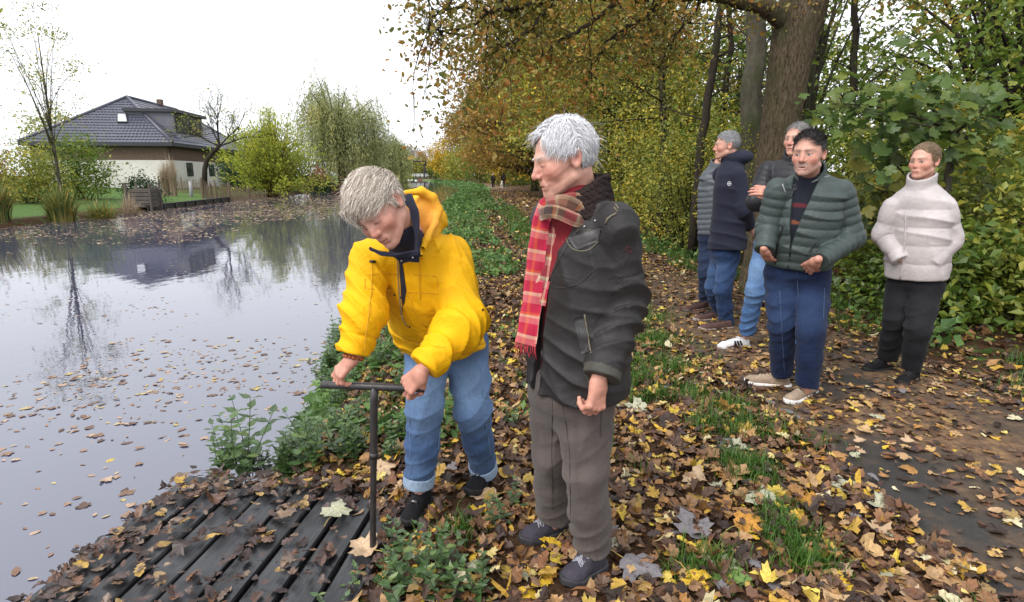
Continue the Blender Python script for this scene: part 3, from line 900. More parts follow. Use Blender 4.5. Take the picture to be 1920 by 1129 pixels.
for i, (x, y, h) in enumerate(((5.2, 7.2, 1.5), (6.4, 6.6, 1.7), (5.8, 9.2, 2.2), (7.4, 8.0, 2.3), (9.0, 9.5, 2.6), (4.6, 6.4, .7), (5.4, 5.6, .8), (6.8, 5.2, 1.2))):
    lab = ['knee-high green undergrowth behind the green quilted jacket', 'leafy undergrowth between green jacket and pale jacket', 'tall green undergrowth below the oak', 'leafy bush behind the pale jacket', 'tall bush at the back right of the wood', 'low green weeds at the path edge behind the jeans', 'low weeds between the jeans and the black trousers', 'low leafy bush right of the pale jacket'][i]
    shrub_proto('undergrowth_shrub', lab, h, max(.7, h*.6), 5200, .085, ML_GREEN if i % 3 else ML_OLIVE, 340+i, 'undergrowth at the wood edge', 60, .17, 14, base=(x, y, float(ground_z(x, y))))

# slim trunks seen against the sky
def slim(name, label, pts, r0, r1, mb, seed, nb=16, Lb=1.6):
    rng = np.random.default_rng(seed)
    pts = np.array(pts); root = empty(name, (pts[0][0], pts[0][1], float(ground_z(pts[0][0], pts[0][1])) - .05)); tag(root, label, 'tree', GW)
    k = len(pts); b = MB()
    f = np.linspace(0, 1, 16); P = np.stack([np.interp(f, np.linspace(0, 1, k), pts[:, j]) for j in range(3)], 1)
    P[1:-1] += rng.normal(0, r0*.25, (14, 3)); P[0, 2] = root.location.z
    b.tube(P, np.linspace(r0, r1, 16), 12).build('trunk', mb, root, smooth=True)
    for i in range(nb):
        j = rng.integers(5, 16); a = rng.uniform(0, 6.28)
        e = P[j] + np.array([math.cos(a), math.sin(a), rng.uniform(-.1, .9)]) * Lb * rng.uniform(.5, 1.2)
        c = curve_to(P[j], e, rng, .16, 7, -.1)
        b2 = MB().tube(c, np.linspace(r0*.16 + .004, .003, 7), 5)
        for _ in range(5):
            q = c[rng.integers(2, 7)]
            b2.tube(curve_to(q, q + rng.normal(0, Lb*.3, 3), rng, .2, 5), np.linspace(.006, .002, 5), 3, cap=False)
        b2.build('branch', mb, root, smooth=True)
    return root
slim('ash_tree', 'smooth grey trunk just left of the oak', [at(1396, 470, 10.0), at(1408, 280, 10), at(1416, 150, 10), at(1420, 0, 10), at(1424, -200, 10.2)], .19, .13, MB_SMOOTH, 351, 10)
slim('ash_tree', 'thin dark leaning trunk behind the parka hood', [at(1300, 430, 11), at(1316, 270, 11), at(1335, 130, 11), at(1352, 0, 11), at(1372, -150, 11.2)], .085, .05, MB_DARK, 352, 14)
slim('ash_tree', 'thin leafless tree behind the hedge with a tangle of bare branches', [at(1235, 430, 13.5), at(1248, 250, 13.5), at(1240, 100, 13.5), at(1252, -60, 13.5)], .10, .05, MB_DARK, 353, 26, 2.6)
slim('ash_tree', 'twisting thin trunk between the slanting trunk and the grey trunk', [at(1345, 420, 14), at(1350, 240, 14), at(1372, 90, 14), at(1360, -80, 14)], .08, .05, MB_DARK, 354, 22, 2.2)
slim('ash_tree', 'slender dark trunk in the wood right of the oak', [at(1600, 440, 12), at(1592, 240, 12), at(1604, 60, 12), at(1598, -80, 12)], .08, .05, MB_DARK, 355, 14, 1.8)

# ---- the oak
def oak():
    base = np.array([*at(1446, 500, 8.2)[:2], 0]); base[2] = ground_z(base[0], base[1]) - .1
    root = empty('oak_tree', base)
    tag(root, 'big oak with ridged brown trunk forking above the bystanders, branches overhanging the canal', 'tree', GW)
    tp = np.array([base, at(1446, 430, 8.2), at(1452, 330, 8.2), at(1458, 270, 8.2), at(1466, 200, 8.2), at(1480, 110, 8.2), at(1494, 40, 8.2), at(1510, -20, 8.2), at(1545, -120, 8.2), at(1570, -260, 8.4)])
    f = np.linspace(0, 1, 40); P = np.stack([np.interp(f, np.linspace(0, 1, len(tp)), tp[:, j]) for j in range(3)], 1)
    for _ in range(3): P[1:-1] = (P[:-2] + P[1:-1]*2 + P[2:]) / 4
    rad = np.interp(f * 9, [0, .5, 1, 2, 3, 4, 5, 6, 6.6, 7, 8, 9], [.42, .33, .29, .255, .24, .24, .26, .29, .30, .20, .17, .13])
    # ridged bark: real furrows
    n = 72; V = []; rng = np.random.default_rng(5)
    tan = np.gradient(P, axis=0); u = np.array([0, 1., 0])
    P2 = np.stack([np.interp(np.linspace(0, 1, 200), f, P[:, j]) for j in range(3)], 1); r2 = np.interp(np.linspace(0, 1, 200), f, rad)
    an = np.arange(n) * 2*math.pi/n
    for i in range(200):
        z = i * .06
        fur = .012 * np.abs(np.sin(an*11 + .9*np.sin(z*3 + an*2) + .5*np.sin(z*7.7))) + .006*np.abs(np.sin(an*23 + z*5)) + .03*np.sin(an*3 + z*.4)*.4
        r = r2[i] - .012 + fur
        V.append(P2[i] + np.stack([np.cos(an)*r, np.sin(an)*r, 0*an], 1))
    V = np.concatenate(V); i, j = np.meshgrid(np.arange(199), np.arange(n), indexing='ij'); i = i.ravel(); j = j.ravel()
    Q = np.stack([i*n+j, i*n+(j+1)%n, (i+1)*n+(j+1)%n, (i+1)*n+j], 1)
    link('trunk', mesh_np('trunk', V, Q, MB_OAK, True), root)
    limbs = [
        ([at(1490, 60, 8.2), at(1440, 12, 8.0), at(1395, 2, 7.8), at(1330, -20, 7.6), at(1245, -6, 7.2), at(1130, -10, 6.8), at(1000, -22, 6.4), at(880, -30, 6.2)], .13, .035),
        ([at(1500, 10, 8.2), at(1555, -30, 8.1), at(1640, -70, 8.0), at(1760, -90, 7.8)], .15, .05),
        ([at(1180, -12, 7.0), at(1126, 28, 6.7), at(1090, 58, 6.6), at(1043, 79, 6.5), at(1010, 110, 6.4)], .030, .006),
        ([at(1080, -14, 6.6), at(1004, 8, 6.4), at(960, 16, 6.3), at(916, 22, 6.2), at(860, 12, 6.1), at(812, 22, 6.0)], .035, .006),
        ([at(1050, -10, 6.5), at(1000, 51, 6.3), at(965, 80, 6.25), at(925, 86, 6.2)], .022, .005),
        ([at(960, -20, 6.3), at(900, 40, 6.2), at(850, 62, 6.1), at(800, 68, 6.0)], .020, .004),
        ([at(900, -28, 6.2), at(850, -4, 6.1), at(806, 40, 6.0), at(792, 66, 5.95)], .016, .004),
        ([at(1240, -8, 7.2), at(1200, 40, 7.1), at(1150, 66, 7.0), at(1110, 120, 6.9)], .03, .006),
        ([at(1330, -16, 7.6), at(1300, 30, 7.5), at(1262, 70, 7.4), at(1230, 130, 7.4)], .03, .006),
    ]
    C = []
    for pts, r0, r1 in limbs:
        pts = np.array(pts); g = np.linspace(0, 1, 18); X = np.stack([np.interp(g, np.linspace(0, 1, len(pts)), pts[:, j]) for j in range(3)], 1)
        X[1:-1] = (X[:-2] + 2*X[1:-1] + X[2:]) / 4; X[2:-1] += rng.normal(0, .012, (15, 3))
        b = MB().tube(X, np.linspace(r0, r1, 18), 9)
        for _ in range(int(10 if r0 < .1 else 22)):
            q = X[rng.integers(4, 18)]; e = q + rng.normal(0, .36, 3) + (-.1, 0, -.06); e[0] = max(e[0], -.155*e[1] + .06*rng.normal())
            c = curve_to(q, e, rng, .2, 5, -.1); b.tube(c, np.linspace(.008, .002, 5), 3, cap=False); C.append(c[-1]); C.append(c[2])
            for _ in range(2):
                e2 = c[-1] + rng.normal(0, .2, 3); e2[0] = max(e2[0], -.158*e2[1]); b.tube(curve_to(c[rng.integers(1, 5)], e2, rng, .2, 4), np.linspace(.004, .0015, 4), 3, cap=False); C.append(e2)
        b.build('limb', MB_OAK if r0 > .1 else MB_DARK, root, smooth=True)
    C = np.array(C); n = 14000
    # thinner over the open water on the left
    w = np.clip((C[:, 0] + 1.3) / 1.3, .3, 1); k = rng.choice(len(C), n, p=w/w.sum())
    Pp = C[k] + rng.normal(0, .13, (n, 3))
    nv = rng.normal(0, 1, (n, 3)); nv[:, 2] = np.abs(nv[:, 2]) + .2; nv /= np.linalg.norm(nv, axis=1, keepdims=True)
    V, Q = shaped(OAKLEAF[::2], Pp, rng.normal(0, 1, (n, 3)) + (0, 0, -.3), nv, .050 * rng.lognormal(0, .25, n), rng, .25)
    o = link('crown', mesh_np('crown', V, Q, ML_OAK, False), root); o['kind'] = 'stuff'

# ---- broad maple leaves hanging in front of the wood at the right
def maple_outline():
    a = [(0, .0), (.14, -.02), (.30, .06), (.29, .17), (.50, .24), (.46, .36), (.53, .54), (.36, .52), (.22, .54), (.26, .74), (.12, .82), (0, 1.0)]
    R_ = [(x, y) for x, y in a]; L_ = [(-x, y) for x, y in a[-2:0:-1]]
    return np.array(R_ + L_)
MAPLE = maple_outline()
OAKLEAF = np.array([(0, 0), (.06, .06), (.16, .16), (.10, .24), (.24, .36), (.14, .46), (.26, .60), (.15, .70), (.20, .84), (.08, .93), (0, 1.0), (-.08, .93), (-.20, .84), (-.15, .70), (-.26, .60), (-.14, .46), (-.24, .36), (-.10, .24), (-.16, .16), (-.06, .06)])
OVAL = np.array([(0, 0), (.16, .2), (.22, .45), (.15, .75), (0, 1.0), (-.15, .75), (-.22, .45), (-.16, .2)])
NETTLE = np.array([(0, 0), (.20, .10), (.24, .22), (.30, .30), (.24, .38), (.25, .48), (.17, .56), (.16, .68), (.08, .78), (0, 1.0), (-.08, .78), (-.16, .68), (-.17, .56), (-.25, .48), (-.24, .38), (-.30, .30), (-.24, .22), (-.20, .10)])

def shaped(outl, P, d, nv, L, rng, curl=.25, cen=.45, fold=.12):
    """many leaves of one outline: fans round a mid point, cupped and curled"""
    n = len(P); m = len(outl)
    d = d - (d*nv).sum(1, keepdims=True)*nv; d /= np.maximum(np.linalg.norm(d, axis=1, keepdims=True), 1e-9); s = np.cross(nv, d)
    pts = np.concatenate([outl, [[0, cen]]])                     # m+1
    x = pts[:, 0][None]; y = pts[:, 1][None]
    c1 = rng.normal(0, curl, (n, 1)); c2 = rng.normal(0, curl, (n, 1)); c3 = rng.normal(0, curl*.6, (n, 1)); ph = rng.uniform(0, 6.28, (n, 1))
    z = c1*(y - cen)**2*1.2 + c2*x**2*2.0 + c3*x*(y-cen)*2 + fold*np.abs(x)*.6 + curl*.16*np.sin(7*x + 5*y + ph)
    V = P[:, None] + L[:, None, None] * (x[..., None]*s[:, None] + y[..., None]*d[:, None] + z[..., None]*nv[:, None])
    base = (np.arange(n)*(m+1))[:, None]; i = np.arange(m)[None]
    T = np.stack([base + i, base + (i+1) % m, np.broadcast_to(base + m, (n, m))], -1).reshape(-1, 3)
    return V.reshape(-1, 3), T

def branch_maple(name, label, start, ends, nleaf, L, seed, ml):
    rng = np.random.default_rng(seed)
    root = empty(name, (start[0], start[1], float(ground_z(start[0], start[1])))); tag(root, label, 'tree', GW)
    b = MB(); C = []
    b.tube([[start[0], start[1], root.location.z - .05], start], [.06, .035], 8)
    for e in ends:
        c = curve_to(start, e, rng, .08, 10, .15); b.tube(c, np.linspace(.022, .004, 10), 5)
        for _ in range(9):
            q = c[rng.integers(3, 10)]; t = q + rng.normal(0, .22, 3); b.tube(curve_to(q, t, rng, .15, 4), np.linspace(.005, .002, 4), 3, cap=False); C.append(t)
        C.append(c[-1])
    b.build('trunk', MB_SMOOTH, root, smooth=True)
    C = np.array(C); k = rng.integers(0, len(C), nleaf); P = C[k] + rng.normal(0, .11, (nleaf, 3))
    nv = rng.normal(0, .45, (nleaf, 3)) + np.array([-.15, -.55, .75]); nv /= np.linalg.norm(nv, axis=1, keepdims=True)
    d = rng.normal(0, 1, (nleaf, 3)) + np.array([-.3, -.3, -.7])
    V, T = shaped(MAPLE, P, d, nv, L * rng.lognormal(0, .25, nleaf), rng, .18)
    o = link('crown', mesh_np('crown', V, T, ml, False), root); o['kind'] = 'stuff'
branch_maple('young_maple', 'young maple with broad green leaves reaching in from the right edge', at(1790, 250, 6.6), [at(1560, 195, 6.2), at(1600, 180, 6.4), at(1640, 215, 6.0), at(1690, 230, 6.1), at(1700, 160, 6.5), at(1620, 260, 6.6), at(1850, 200, 6.2), at(1880, 300, 6.1)], 330, .13, 401, ML_MAPLE)
branch_maple('young_maple', 'young maple with yellowing leaves low behind the green jacket', at(1760, 420, 7.2), [at(1600, 330, 6.8), at(1640, 360, 6.6), at(1670, 300, 6.8), at(1620, 400, 7.0), at(1690, 440, 6.8), at(1580, 420, 7.2), at(1840, 360, 6.8), at(1890, 440, 6.8)], 330, .13, 402, mat_leaf('maple_leaf_yellowing', [(0, (.04, .07, .02)), (.45, (.10, .14, .035)), (.8, (.22, .21, .04)), (1, (.36, .25, .04))], .42, noise_amt=.4))

oak()

# ---- far bank
GL = 'trees and shrubs on the far bank'
willow('weeping_willow', 'large weeping willow on the far bank behind the blond head', (-23.6, 85, .1), 15.3, 7.0, 1150, 411, ML_WILLOW, MB_DARK, .45, .17, GL)
willow('weeping_willow', 'smaller weeping willow right of the large one', (-23.6, 118, .1), 10.2, 4.4, 420, 412, ML_WILLOW, MB_DARK, .35, .2, GL)
willow('weeping_willow', 'green weeping willow farthest along the far bank', (-29.5, 150, .1), 11.5, 4.6, 360, 413, ML_GREEN, MB_DARK, .35, .24, GL)
def lime_bush(name, label, base, H, R, n, seed, ml):
    rng = np.random.default_rng(seed); root = empty(name, base); tag(root, label, 'shrub', GL)
    b = MB(); Ps, Ds = [], []
    for i in range(n):
        a = rng.uniform(0, 6.28); th = abs(rng.normal(0, .62)); th = min(th, 1.35)
        d = np.array([math.cos(a)*math.sin(th), math.sin(a)*math.sin(th), math.cos(th)])
        L = H * rng.uniform(.65, 1.05) * (1 - .12*th); s = np.array([rng.normal(0, .25), rng.normal(0, .25), .1])
        t = np.linspace(0, 1, 9)[:, None]
        pts = s + d*L*t + np.array([0, 0, -1]) * (.18*th*L) * t**2 + rng.normal(0, .05, (9, 3))*t
        b.tube(pts, np.linspace(.045, .008, 9), 4, cap=False)
        for _ in range(4):
            Ps.append(pts[2:] + rng.normal(0, .16, (7, 3))); Ds.append(np.tile(d, (7, 1)))
    b.tube([[0, 0, -.2], [.1, 0, .4]], [.5, .4], 10)
    b.build('stem', mat_bark('lime_stem', (.10, .085, .03), (.26, .22, .08), 10), root, smooth=True, loc=(0, 0, 0))
    P = np.repeat(np.concatenate(Ps), 2, 0); P = P + rng.normal(0, .14, P.shape); D = np.repeat(np.concatenate(Ds), 2, 0)
    V, Q = leaves(P, .26, rng, .34, .1, 0, D)
    o = link('foliage', mesh_np('foliage', V, Q, ml, False), root, loc=(0, 0, 0)); o['kind'] = 'stuff'
lime_bush('willow_shrub', 'bright yellow-green willow shrub fanning out at the far water edge', (-21.9, 56, -.1), 7.2, 4.2, 260, 421, ML_LIME)
def gz(x, y): return float(ground_z(x, y)) - .03
for i, (nm, lab, x, y, h, r, ml, nl, sz, cat) in enumerate((
    ('garden_shrub', 'dark evergreen shrub left of the willow shrub', -26.8, 62, 3.4, 2.6, ML_DARKG, 5000, .2, 'shrub'),
    ('garden_shrub', 'green shrub right of the willow shrub at the water', -24.2, 66, 4.2, 2.4, ML_GREEN, 5000, .22, 'shrub'),
    ('garden_shrub', 'red-brown shrub below the large willow', -23.4, 74, 2.9, 1.5, ML_RED, 2500, .2, 'shrub'),
    ('garden_shrub', 'dark blue-green shrub beside the brick landing', -22.6, 72, 2.2, 1.5, ML_DARKG, 3000, .18, 'shrub'),
    ('garden_shrub', 'loose green shrub in front of the house', -27.0, 38, 3.6, 2.0, ML_GREEN, 5500, .15, 'shrub'),
    ('garden_shrub', 'grey-green shrub at the left edge of the garden', -26.0, 33, 2.9, 1.8, ML_OLIVE, 5000, .14, 'shrub'),
    ('garden_shrub', 'rust-tinged shrub at the far left of the garden', -29.5, 33.5, 3.4, 2.2, ML_RED, 3500, .15, 'shrub'),
    ('garden_shrub', 'small round dark shrub on the lawn edge', -22.6, 37.5, 1.5, 1.0, ML_DARKG, 3000, .12, 'shrub'),
    ('garden_shrub', 'leafy shrub beyond the frame of the lawn at left', -33.5, 36, 4.2, 2.6, ML_GREEN, 4500, .18, 'shrub'),
    ('garden_shrub', 'dense green hedge shrub behind the willow shrub', -31.5, 74, 5.0, 3.2, ML_GREEN, 4500, .28, 'shrub'),
    ('garden_shrub', 'waterside shrub left of the smaller willow', -24.0, 100, 3.6, 2.6, ML_GREEN, 3500, .26, 'shrub'),
    ('garden_shrub', 'yellowish waterside shrub close to the bridge', -30.5, 165, 5.0, 3.0, ML_LIME, 3000, .36, 'shrub'))):
    shrub_proto(nm, lab, h, r, nl, sz, ml, 430+i, GL, 50, .13*h, 12, base=(x, y, gz(x, y)), cat=cat)
# far trees
for i, (x, y, H, R, ml) in enumerate(((-62, 330, 17, 10, ML_HAZED), (-48, 300, 15, 9, ML_HAZED), (-80, 330, 16, 11, ML_HAZED), (-70, 260, 15, 9, ML_OLIVE), (-58, 215, 13, 8, ML_HAZED), (-38, 285, 14, 8, ML_ORANGE), (-47, 120, 9, 5, ML_OLIVE), (-64, 100, 11, 6, ML_HAZED), (-78, 110, 12, 7, ML_HAZED), (-60, 140, 12, 6, ML_OLIVE), (-95, 130, 14, 8, ML_OLIVE))):
    lab = ['grey-brown tree behind the bridge, tallest', 'grey tree right behind the bridge mast', 'hazy tree left of the bridge', 'olive tree far left of the bridge', 'grey tree behind the far willow', 'russet tree right of the bridge', 'tree top behind the willow shrub', 'thin grey tree behind the house roof', 'bare-topped tree behind the roof ridge', 'olive tree between house and willow', 'tree at the far left behind the house'][i]
    tree('distant_tree', lab, (x, y, 0), H, .3, [(0, 0, H*.55, R*.8, R*.8, H*.45)], 60, 5200, .035*H, .09*H, ml, MB_DARK, 450+i, group='distant trees', nlimb=40)
for i, (x, y, h, lab) in enumerate(((-42, 262, 8, 'bushes right behind the bridge deck'), (-33, 266, 8, 'dense green bush right of the bridge'), (-19.5, 205, 7, 'olive bush where the far path reaches the bridge'), (-52, 262, 9, 'dark bush left of the bridge'), (-40, 200, 8, 'waterside bush left of the far canal'), (-34, 168, 7, 'bushy willow at the far left water edge'))):
    shrub_proto('distant_bush', lab, h, h*.75, 4200, .07*h, (ML_OLIVE, ML_GREEN, ML_OLIVE, ML_GREEN, ML_GREEN, ML_WILLOW)[i], 465+i, 'distant bushes', 50, .13*h, 8, base=(x, y, 0))
tree('birch_tree', 'thin half-bare birch at the left edge of the far bank', (-21.4, 29, -.2), 10, .075, [(0, 0, 6.3, 1.9, 1.9, 3.4)], 44, 2600, .10, .35, ML_OLIVE, MB_SMOOTH, 462, group=GL, twigs=4, nlimb=20)
# small leafless tree in the garden with a leaning dark trunk
def bare_tree():
    rng = np.random.default_rng(470); y = 50; b0 = at(380, 336, y); b0[2] = gz(b0[0], b0[1])
    root = empty('fruit_tree', b0); tag(root, 'small nearly bare tree with a dark leaning trunk in the garden', 'tree', GL)
    tp = np.array([b0, at(384, 318, y), at(388, 300, y), at(400, 284, y), at(412, 274, y)])
    b = MB().tube(tp, [.24, .20, .18, .16, .12], 9)
    C = []
    def grow(p, d, L, r, depth):
        e = p + d*L; c = curve_to(p, e, rng, .12, 5, .05); b.tube(c, np.linspace(r, r*.6, 5), 5 if depth > 1 else 3, cap=False)
        if depth == 0: C.append(e); return
        for _ in range(3 if depth > 1 else 4):
            dd = d + rng.normal(0, .55, 3) + (0, 0, .15); grow(c[rng.integers(2, 5)], nrm(dd), L*rng.uniform(.55, .8), r*.55, depth-1)
    for d in ((-.5, .1, 1), (.1, -.2, 1.1), (.7, .2, .7), (-.1, .3, 1.2), (.9, 0, .3), (-.8, -.2, .5)):
        grow(tp[-1], nrm(d), 2.1, .065, 4)
    b.build('trunk', MB_DARK, root, smooth=True)
    C = np.array(C); k = rng.integers(0, len(C), 900); V, Q = leaves(C[k] + rng.normal(0, .2, (900, 3)), .13, rng)
    o = link('crown', mesh_np('crown', V, Q, ML_OLIVE, False), root); o['kind'] = 'stuff'
bare_tree()

# tall ornamental grasses at the far water edge
def blades(root, n, H, R, seed, mat, name='blade', w=.03):
    rng = np.random.default_rng(seed); k = 7
    a = rng.uniform(0, 6.28, n); r = R * np.sqrt(rng.uniform(0, 1, n)) * .5
    s = np.stack([r*np.cos(a), r*np.sin(a), 0*a], 1); out = np.stack([np.cos(a + rng.normal(0, .5, n)), np.sin(a + rng.normal(0, .5, n)), 0*a], 1)
    L = H * rng.uniform(.55, 1.1, n); bend = R * rng.uniform(.2, 1.2, n); t = np.linspace(0, 1, k)
    P = s[:, None] + np.array([0, 0, 1.])[None, None] * (L[:, None] * (t - .38*bend[:, None]/R*t**3))[..., None] + out[:, None] * (bend[:, None]*t**2.2)[..., None]
    sd = np.cross(out, (0, 0, 1.))[:, None] * (w * (1 - t**2) + .002)[None, :, None]
    V = np.stack([P - sd, P + sd], 2).reshape(-1, 3)
    i = (np.arange(n)*k*2)[:, None] + (np.arange(k-1)*2)[None]; i = i.ravel()
    o = link(name, mesh_np(name, V, np.stack([i, i+1, i+3, i+2], 1), mat, True), root, loc=(0, 0, 0)); o['kind'] = 'stuff'
ML_REED = mat_leaf('reed_blade', [(0, (.06, .10, .03)), (.4, (.14, .18, .045)), (.7, (.32, .26, .07)), (1, (.42, .26, .06))], .3, noise_amt=.35)
ML_PLUME = mat_leaf('plume', [(0, (.28, .20, .13)), (1, (.52, .42, .30))], .4)
for i, (x, y, h, r, lab) in enumerate(((-18.9, 25.5, 2.0, .9, 'tall yellowing reed clump at the left water edge'), (-18.6, 27.5, 1.7, .8, 'green reed clump beside the wooden post'), (-19.6, 23.0, 2.0, 1.0, 'arching reed clump nearest on the left'), (-19.2, 20.5, 1.7, 1.0, 'reed clump farthest left at the water'), (-19.6, 18, 1.6, .9, 'short reed clump at the far left edge'))):
    root = empty('reed_clump', (x, y, gz(x, y))); tag(root, lab, 'reeds', 'reed clumps at the far water edge')
    blades(root, 260, h, r, 480+i, ML_REED)
for i, (px, py, y, h, lab) in enumerate(((308, 330, 46, 3.0, 'left dry plume grass by the house wall'), (322, 330, 46, 3.4, 'right dry plume grass by the house wall'), (236, 345, 30, 1.9, 'feathery plume grass above the reeds'))):
    p = at(px, py, y); root = empty('plume_grass', (p[0], p[1], gz(p[0], p[1]))); tag(root, lab, 'grass', 'plume grasses in the garden')
    blades(root, 160, h, .5, 490+i, ML_PLUME, w=.03)
print('plants', round(time.time() - T_START, 1))
# ================================================================== house, fences, bridge
def house():
    C = at(320, 300, 58.0); zb = .55; ze = 4.45                 # near corner, ground, eaves
    root = empty('house', (C[0], C[1], zb)); tag(root, 'house with big dark tiled hip roof, flat dormer and pale walls across the canal', 'house')
    v = nrm(np.array([-.12, .993, 0])); u = nrm(np.array([-.993, -.12, 0]))        # along the canal side, along the end facing us
    c2 = np.array([C[0], C[1], 0])
    Lu, Lv = 12.0, 24.0; ov = .55
    m_tile = mat_plain('roof_tile', (.072, .075, .100), rough=.33, spec=.5, var=.3, scale=3, bump=.3, bscale=20)
    m_gut = mat_plain('dark_gutter', (.030, .031, .038), rough=.5, var=.15)
    m_brick = mat_plain('brown_brick', (.115, .075, .058), rough=.9, var=.35, scale=9, bump=.5, bscale=30)
    m_white = mat_plain('white_render', (.60, .57, .53), rough=.9, var=.12, scale=1.2, bump=.2)
    m_dorm = mat_plain('zinc_dormer', (.13, .13, .16), rough=.5, var=.15, scale=2)
    m_frame = mat_plain('dark_window_frame', (.02, .02, .024), rough=.5)
    m_glass, nt, out = new_mat('window_glass'); p_ = principled(nt, out, .05, .6); nz = noise(nt, 1.2, 3); rg = ramp(nt, [(.35, (.02, .022, .025)), (.7, (.10, .11, .11))]); nt.links.new(nz.outputs['Fac'], rg.inputs['Fac']); nt.links.new(rg.outputs[0], p_.inputs['Base Color'])
    cor = [c2, c2 + u*Lu, c2 + u*Lu + v*Lv, c2 + v*Lv]
    def wall(a, b, z0, z1, mat, name, t=.0):
        nrm_ = nrm(np.cross(b - a, (0, 0, 1)))
        V = [a + (0, 0, z0), b + (0, 0, z0), b + (0, 0, z1), a + (0, 0, z1)]
        V = np.array(V); V2 = V + nrm_ * .25 * -1
        bb = MB().add(np.concatenate([V, V2]), [[0,1,2,3],[7,6,5,4],[0,4,5,1],[1,5,6,2],[2,6,7,3],[3,7,4,0]])
        return bb.build(name, mat, root)
    for k, (a, b) in enumerate(((cor[1], cor[0]), (cor[0], cor[3]), (cor[3], cor[2]), (cor[2], cor[1]))):
        wall(a, b, zb - .3, zb + 2.35, m_white, 'lower_wall'); wall(a + 0, b + 0, zb + 2.352, ze - .12, m_brick, 'upper_wall')
    # hip roof made of overlapping tile courses
    e = [c2 - u*ov - v*ov, c2 + u*(Lu+ov) - v*ov, c2 + u*(Lu+ov) + v*(Lv+ov), c2 - u*ov + v*(Lv+ov)]
    ridge0 = c2 + u*6.0 + v*6.2; ridge1 = c2 + u*6.0 + v*(Lv - 6.2)
    zr = at(253, 183, ridge0[1])[2]
    faces = [(e[0], e[1], ridge0, ridge0), (e[3], e[0], ridge1, ridge0), (e[2], e[3], ridge1, ridge1), (e[1], e[2], ridge0, ridge1)]
    nrow = 17
    for fi, (a, b, ra, rb) in enumerate(faces):
        top_a = ra + (0, 0, zr); top_b = rb + (0, 0, zr)
        A = a + (0, 0, ze); B = b + (0, 0, ze)
        nn = nrm(np.cross(B - A, top_a - A)); 
        if nn[2] < 0: nn = -nn
        for r in range(nrow):
            f0, f1 = r/nrow, min((r + 1.12)/nrow, 1)
            p0, p1 = A + (top_a - A)*f0, B + (top_b - B)*f0; q0, q1 = A + (top_a - A)*f1, B + (top_b - B)*f1
            W = np.linalg.norm(p1 - p0); nc = max(2, int(W/.33)); t = np.linspace(0, 1, nc*2 + 1)[:, None]
            wave = (.022 * np.cos(np.linspace(0, nc*2*math.pi, nc*2+1)))[:, None]
            up_ = nn*(.075 + wave); lo_ = nn*(.012 + wave*.4)
            P0 = p0 + (p1 - p0)*t + up_; P1 = q0 + (q1 - q0)*t + lo_; Pb = p0 + (p1 - p0)*t + nn*(-.01)
            k = nc*2 + 1; V = np.concatenate([P0, P1, Pb]); i = np.arange(k - 1)
            Q = np.concatenate([np.stack([i, i+1, k+i+1, k+i], 1), np.stack([i+1, i, 2*k+i, 2*k+i+1], 1)])
            link('tile_course', mesh_np('tile_course', V, Q, m_tile, False), root)
    for a, ra in ((e[0], ridge0), (e[1], ridge0), (e[2], ridge1), (e[3], ridge1)):
        MB().tube([a + (0, 0, ze + .08), ra + (0, 0, zr + .09)], .14, 8).build('hip_tile', m_tile, root, smooth=True)
    MB().tube([ridge0 + (0, 0, zr + .1), ridge1 + (0, 0, zr + .1)], .14, 8).build('ridge_tile', m_tile, root, smooth=True)
    MB().box((-.25, -.25, 0), (.25, .25, .7), (np.eye(3), ridge0*.35 + ridge1*.65 + (0, 0, zr))).build('chimney', m_brick, root)
    for a, b in ((e[0], e[1]), (e[3], e[0]), (e[2], e[3]), (e[1], e[2])):
        MB().beam(a + (0, 0, ze - .12), b + (0, 0, ze - .12), .16, .34).build('gutter', m_gut, root)
    soff = np.array([x + (0, 0, ze - .22) for x in e]); MB().add(np.concatenate([soff, soff - (0, 0, .03)]), [[0,1,2,3],[7,6,5,4]]).build('soffit', m_gut, root)
    # flat-roofed dormer on the canal side
    outn = -u; vv = v
    m0 = c2 + v*3.4 - outn*.75 + (0, 0, 5.45); w, d, h = 7.6, 4.4, 2.1
    M_ = (np.stack([vv, -outn, np.array([0, 0, 1.])], 1), m0)
    dr = MB().box((0, 0, 0), (w, d, h), M_).build('dormer', m_dorm, root)
    MB().box((-.35, -.40, h + .002), (w + .35, d, h + .30), M_).build('dormer_roof', m_gut, dr)
    MB().box((-.05, -.62, -.75), (w + .05, -.003, -.03), M_).build('dormer_apron', mat_plain('lead_flashing', (.22, .23, .26), rough=.45, var=.2, scale=2), dr)
    for k in range(4):
        x0 = .5 + k*1.72
        wn = MB().box((x0, -.04, .18), (x0 + 1.5, .05, h - .12), M_).build('window', m_frame, dr)
        MB().box((x0 + .08, -.046, .26), (x0 + 1.42, -.041, h - .20), M_).build('pane', m_glass, root).parent = wn
    # skylight on the left face
    a, b, ra, rb = faces[0]
    A = a + (0, 0, ze); B = b + (0, 0, ze); TA = ra + (0, 0, zr); TB = rb + (0, 0, zr)
    def on(s, t): 
        p = A + (B - A)*s; q = TA + (TB - TA)*s; return p + (q - p)*t
    nn = nrm(np.cross(B - A, TA - A)); nn = nn if nn[2] > 0 else -nn
    q = [on(.285, .40), on(.405, .40), on(.46, .60), on(.30, .60)]
    V = np.array([x + nn*.16 for x in q] + [x for x in q])
    fr_ = MB().add(V, [[0,1,2,3],[0,4,5,1],[1,5,6,2],[2,6,7,3],[3,7,4,0]]).build('skylight', m_frame, root)
    cen = sum(q)/4; V = np.array([cen + (x - cen)*.84 + nn*.165 for x in q]); 
    gl2 = mat_plain('skylight_glass', (.45, .46, .50), rough=.1, spec=.6, var=.2, scale=1)
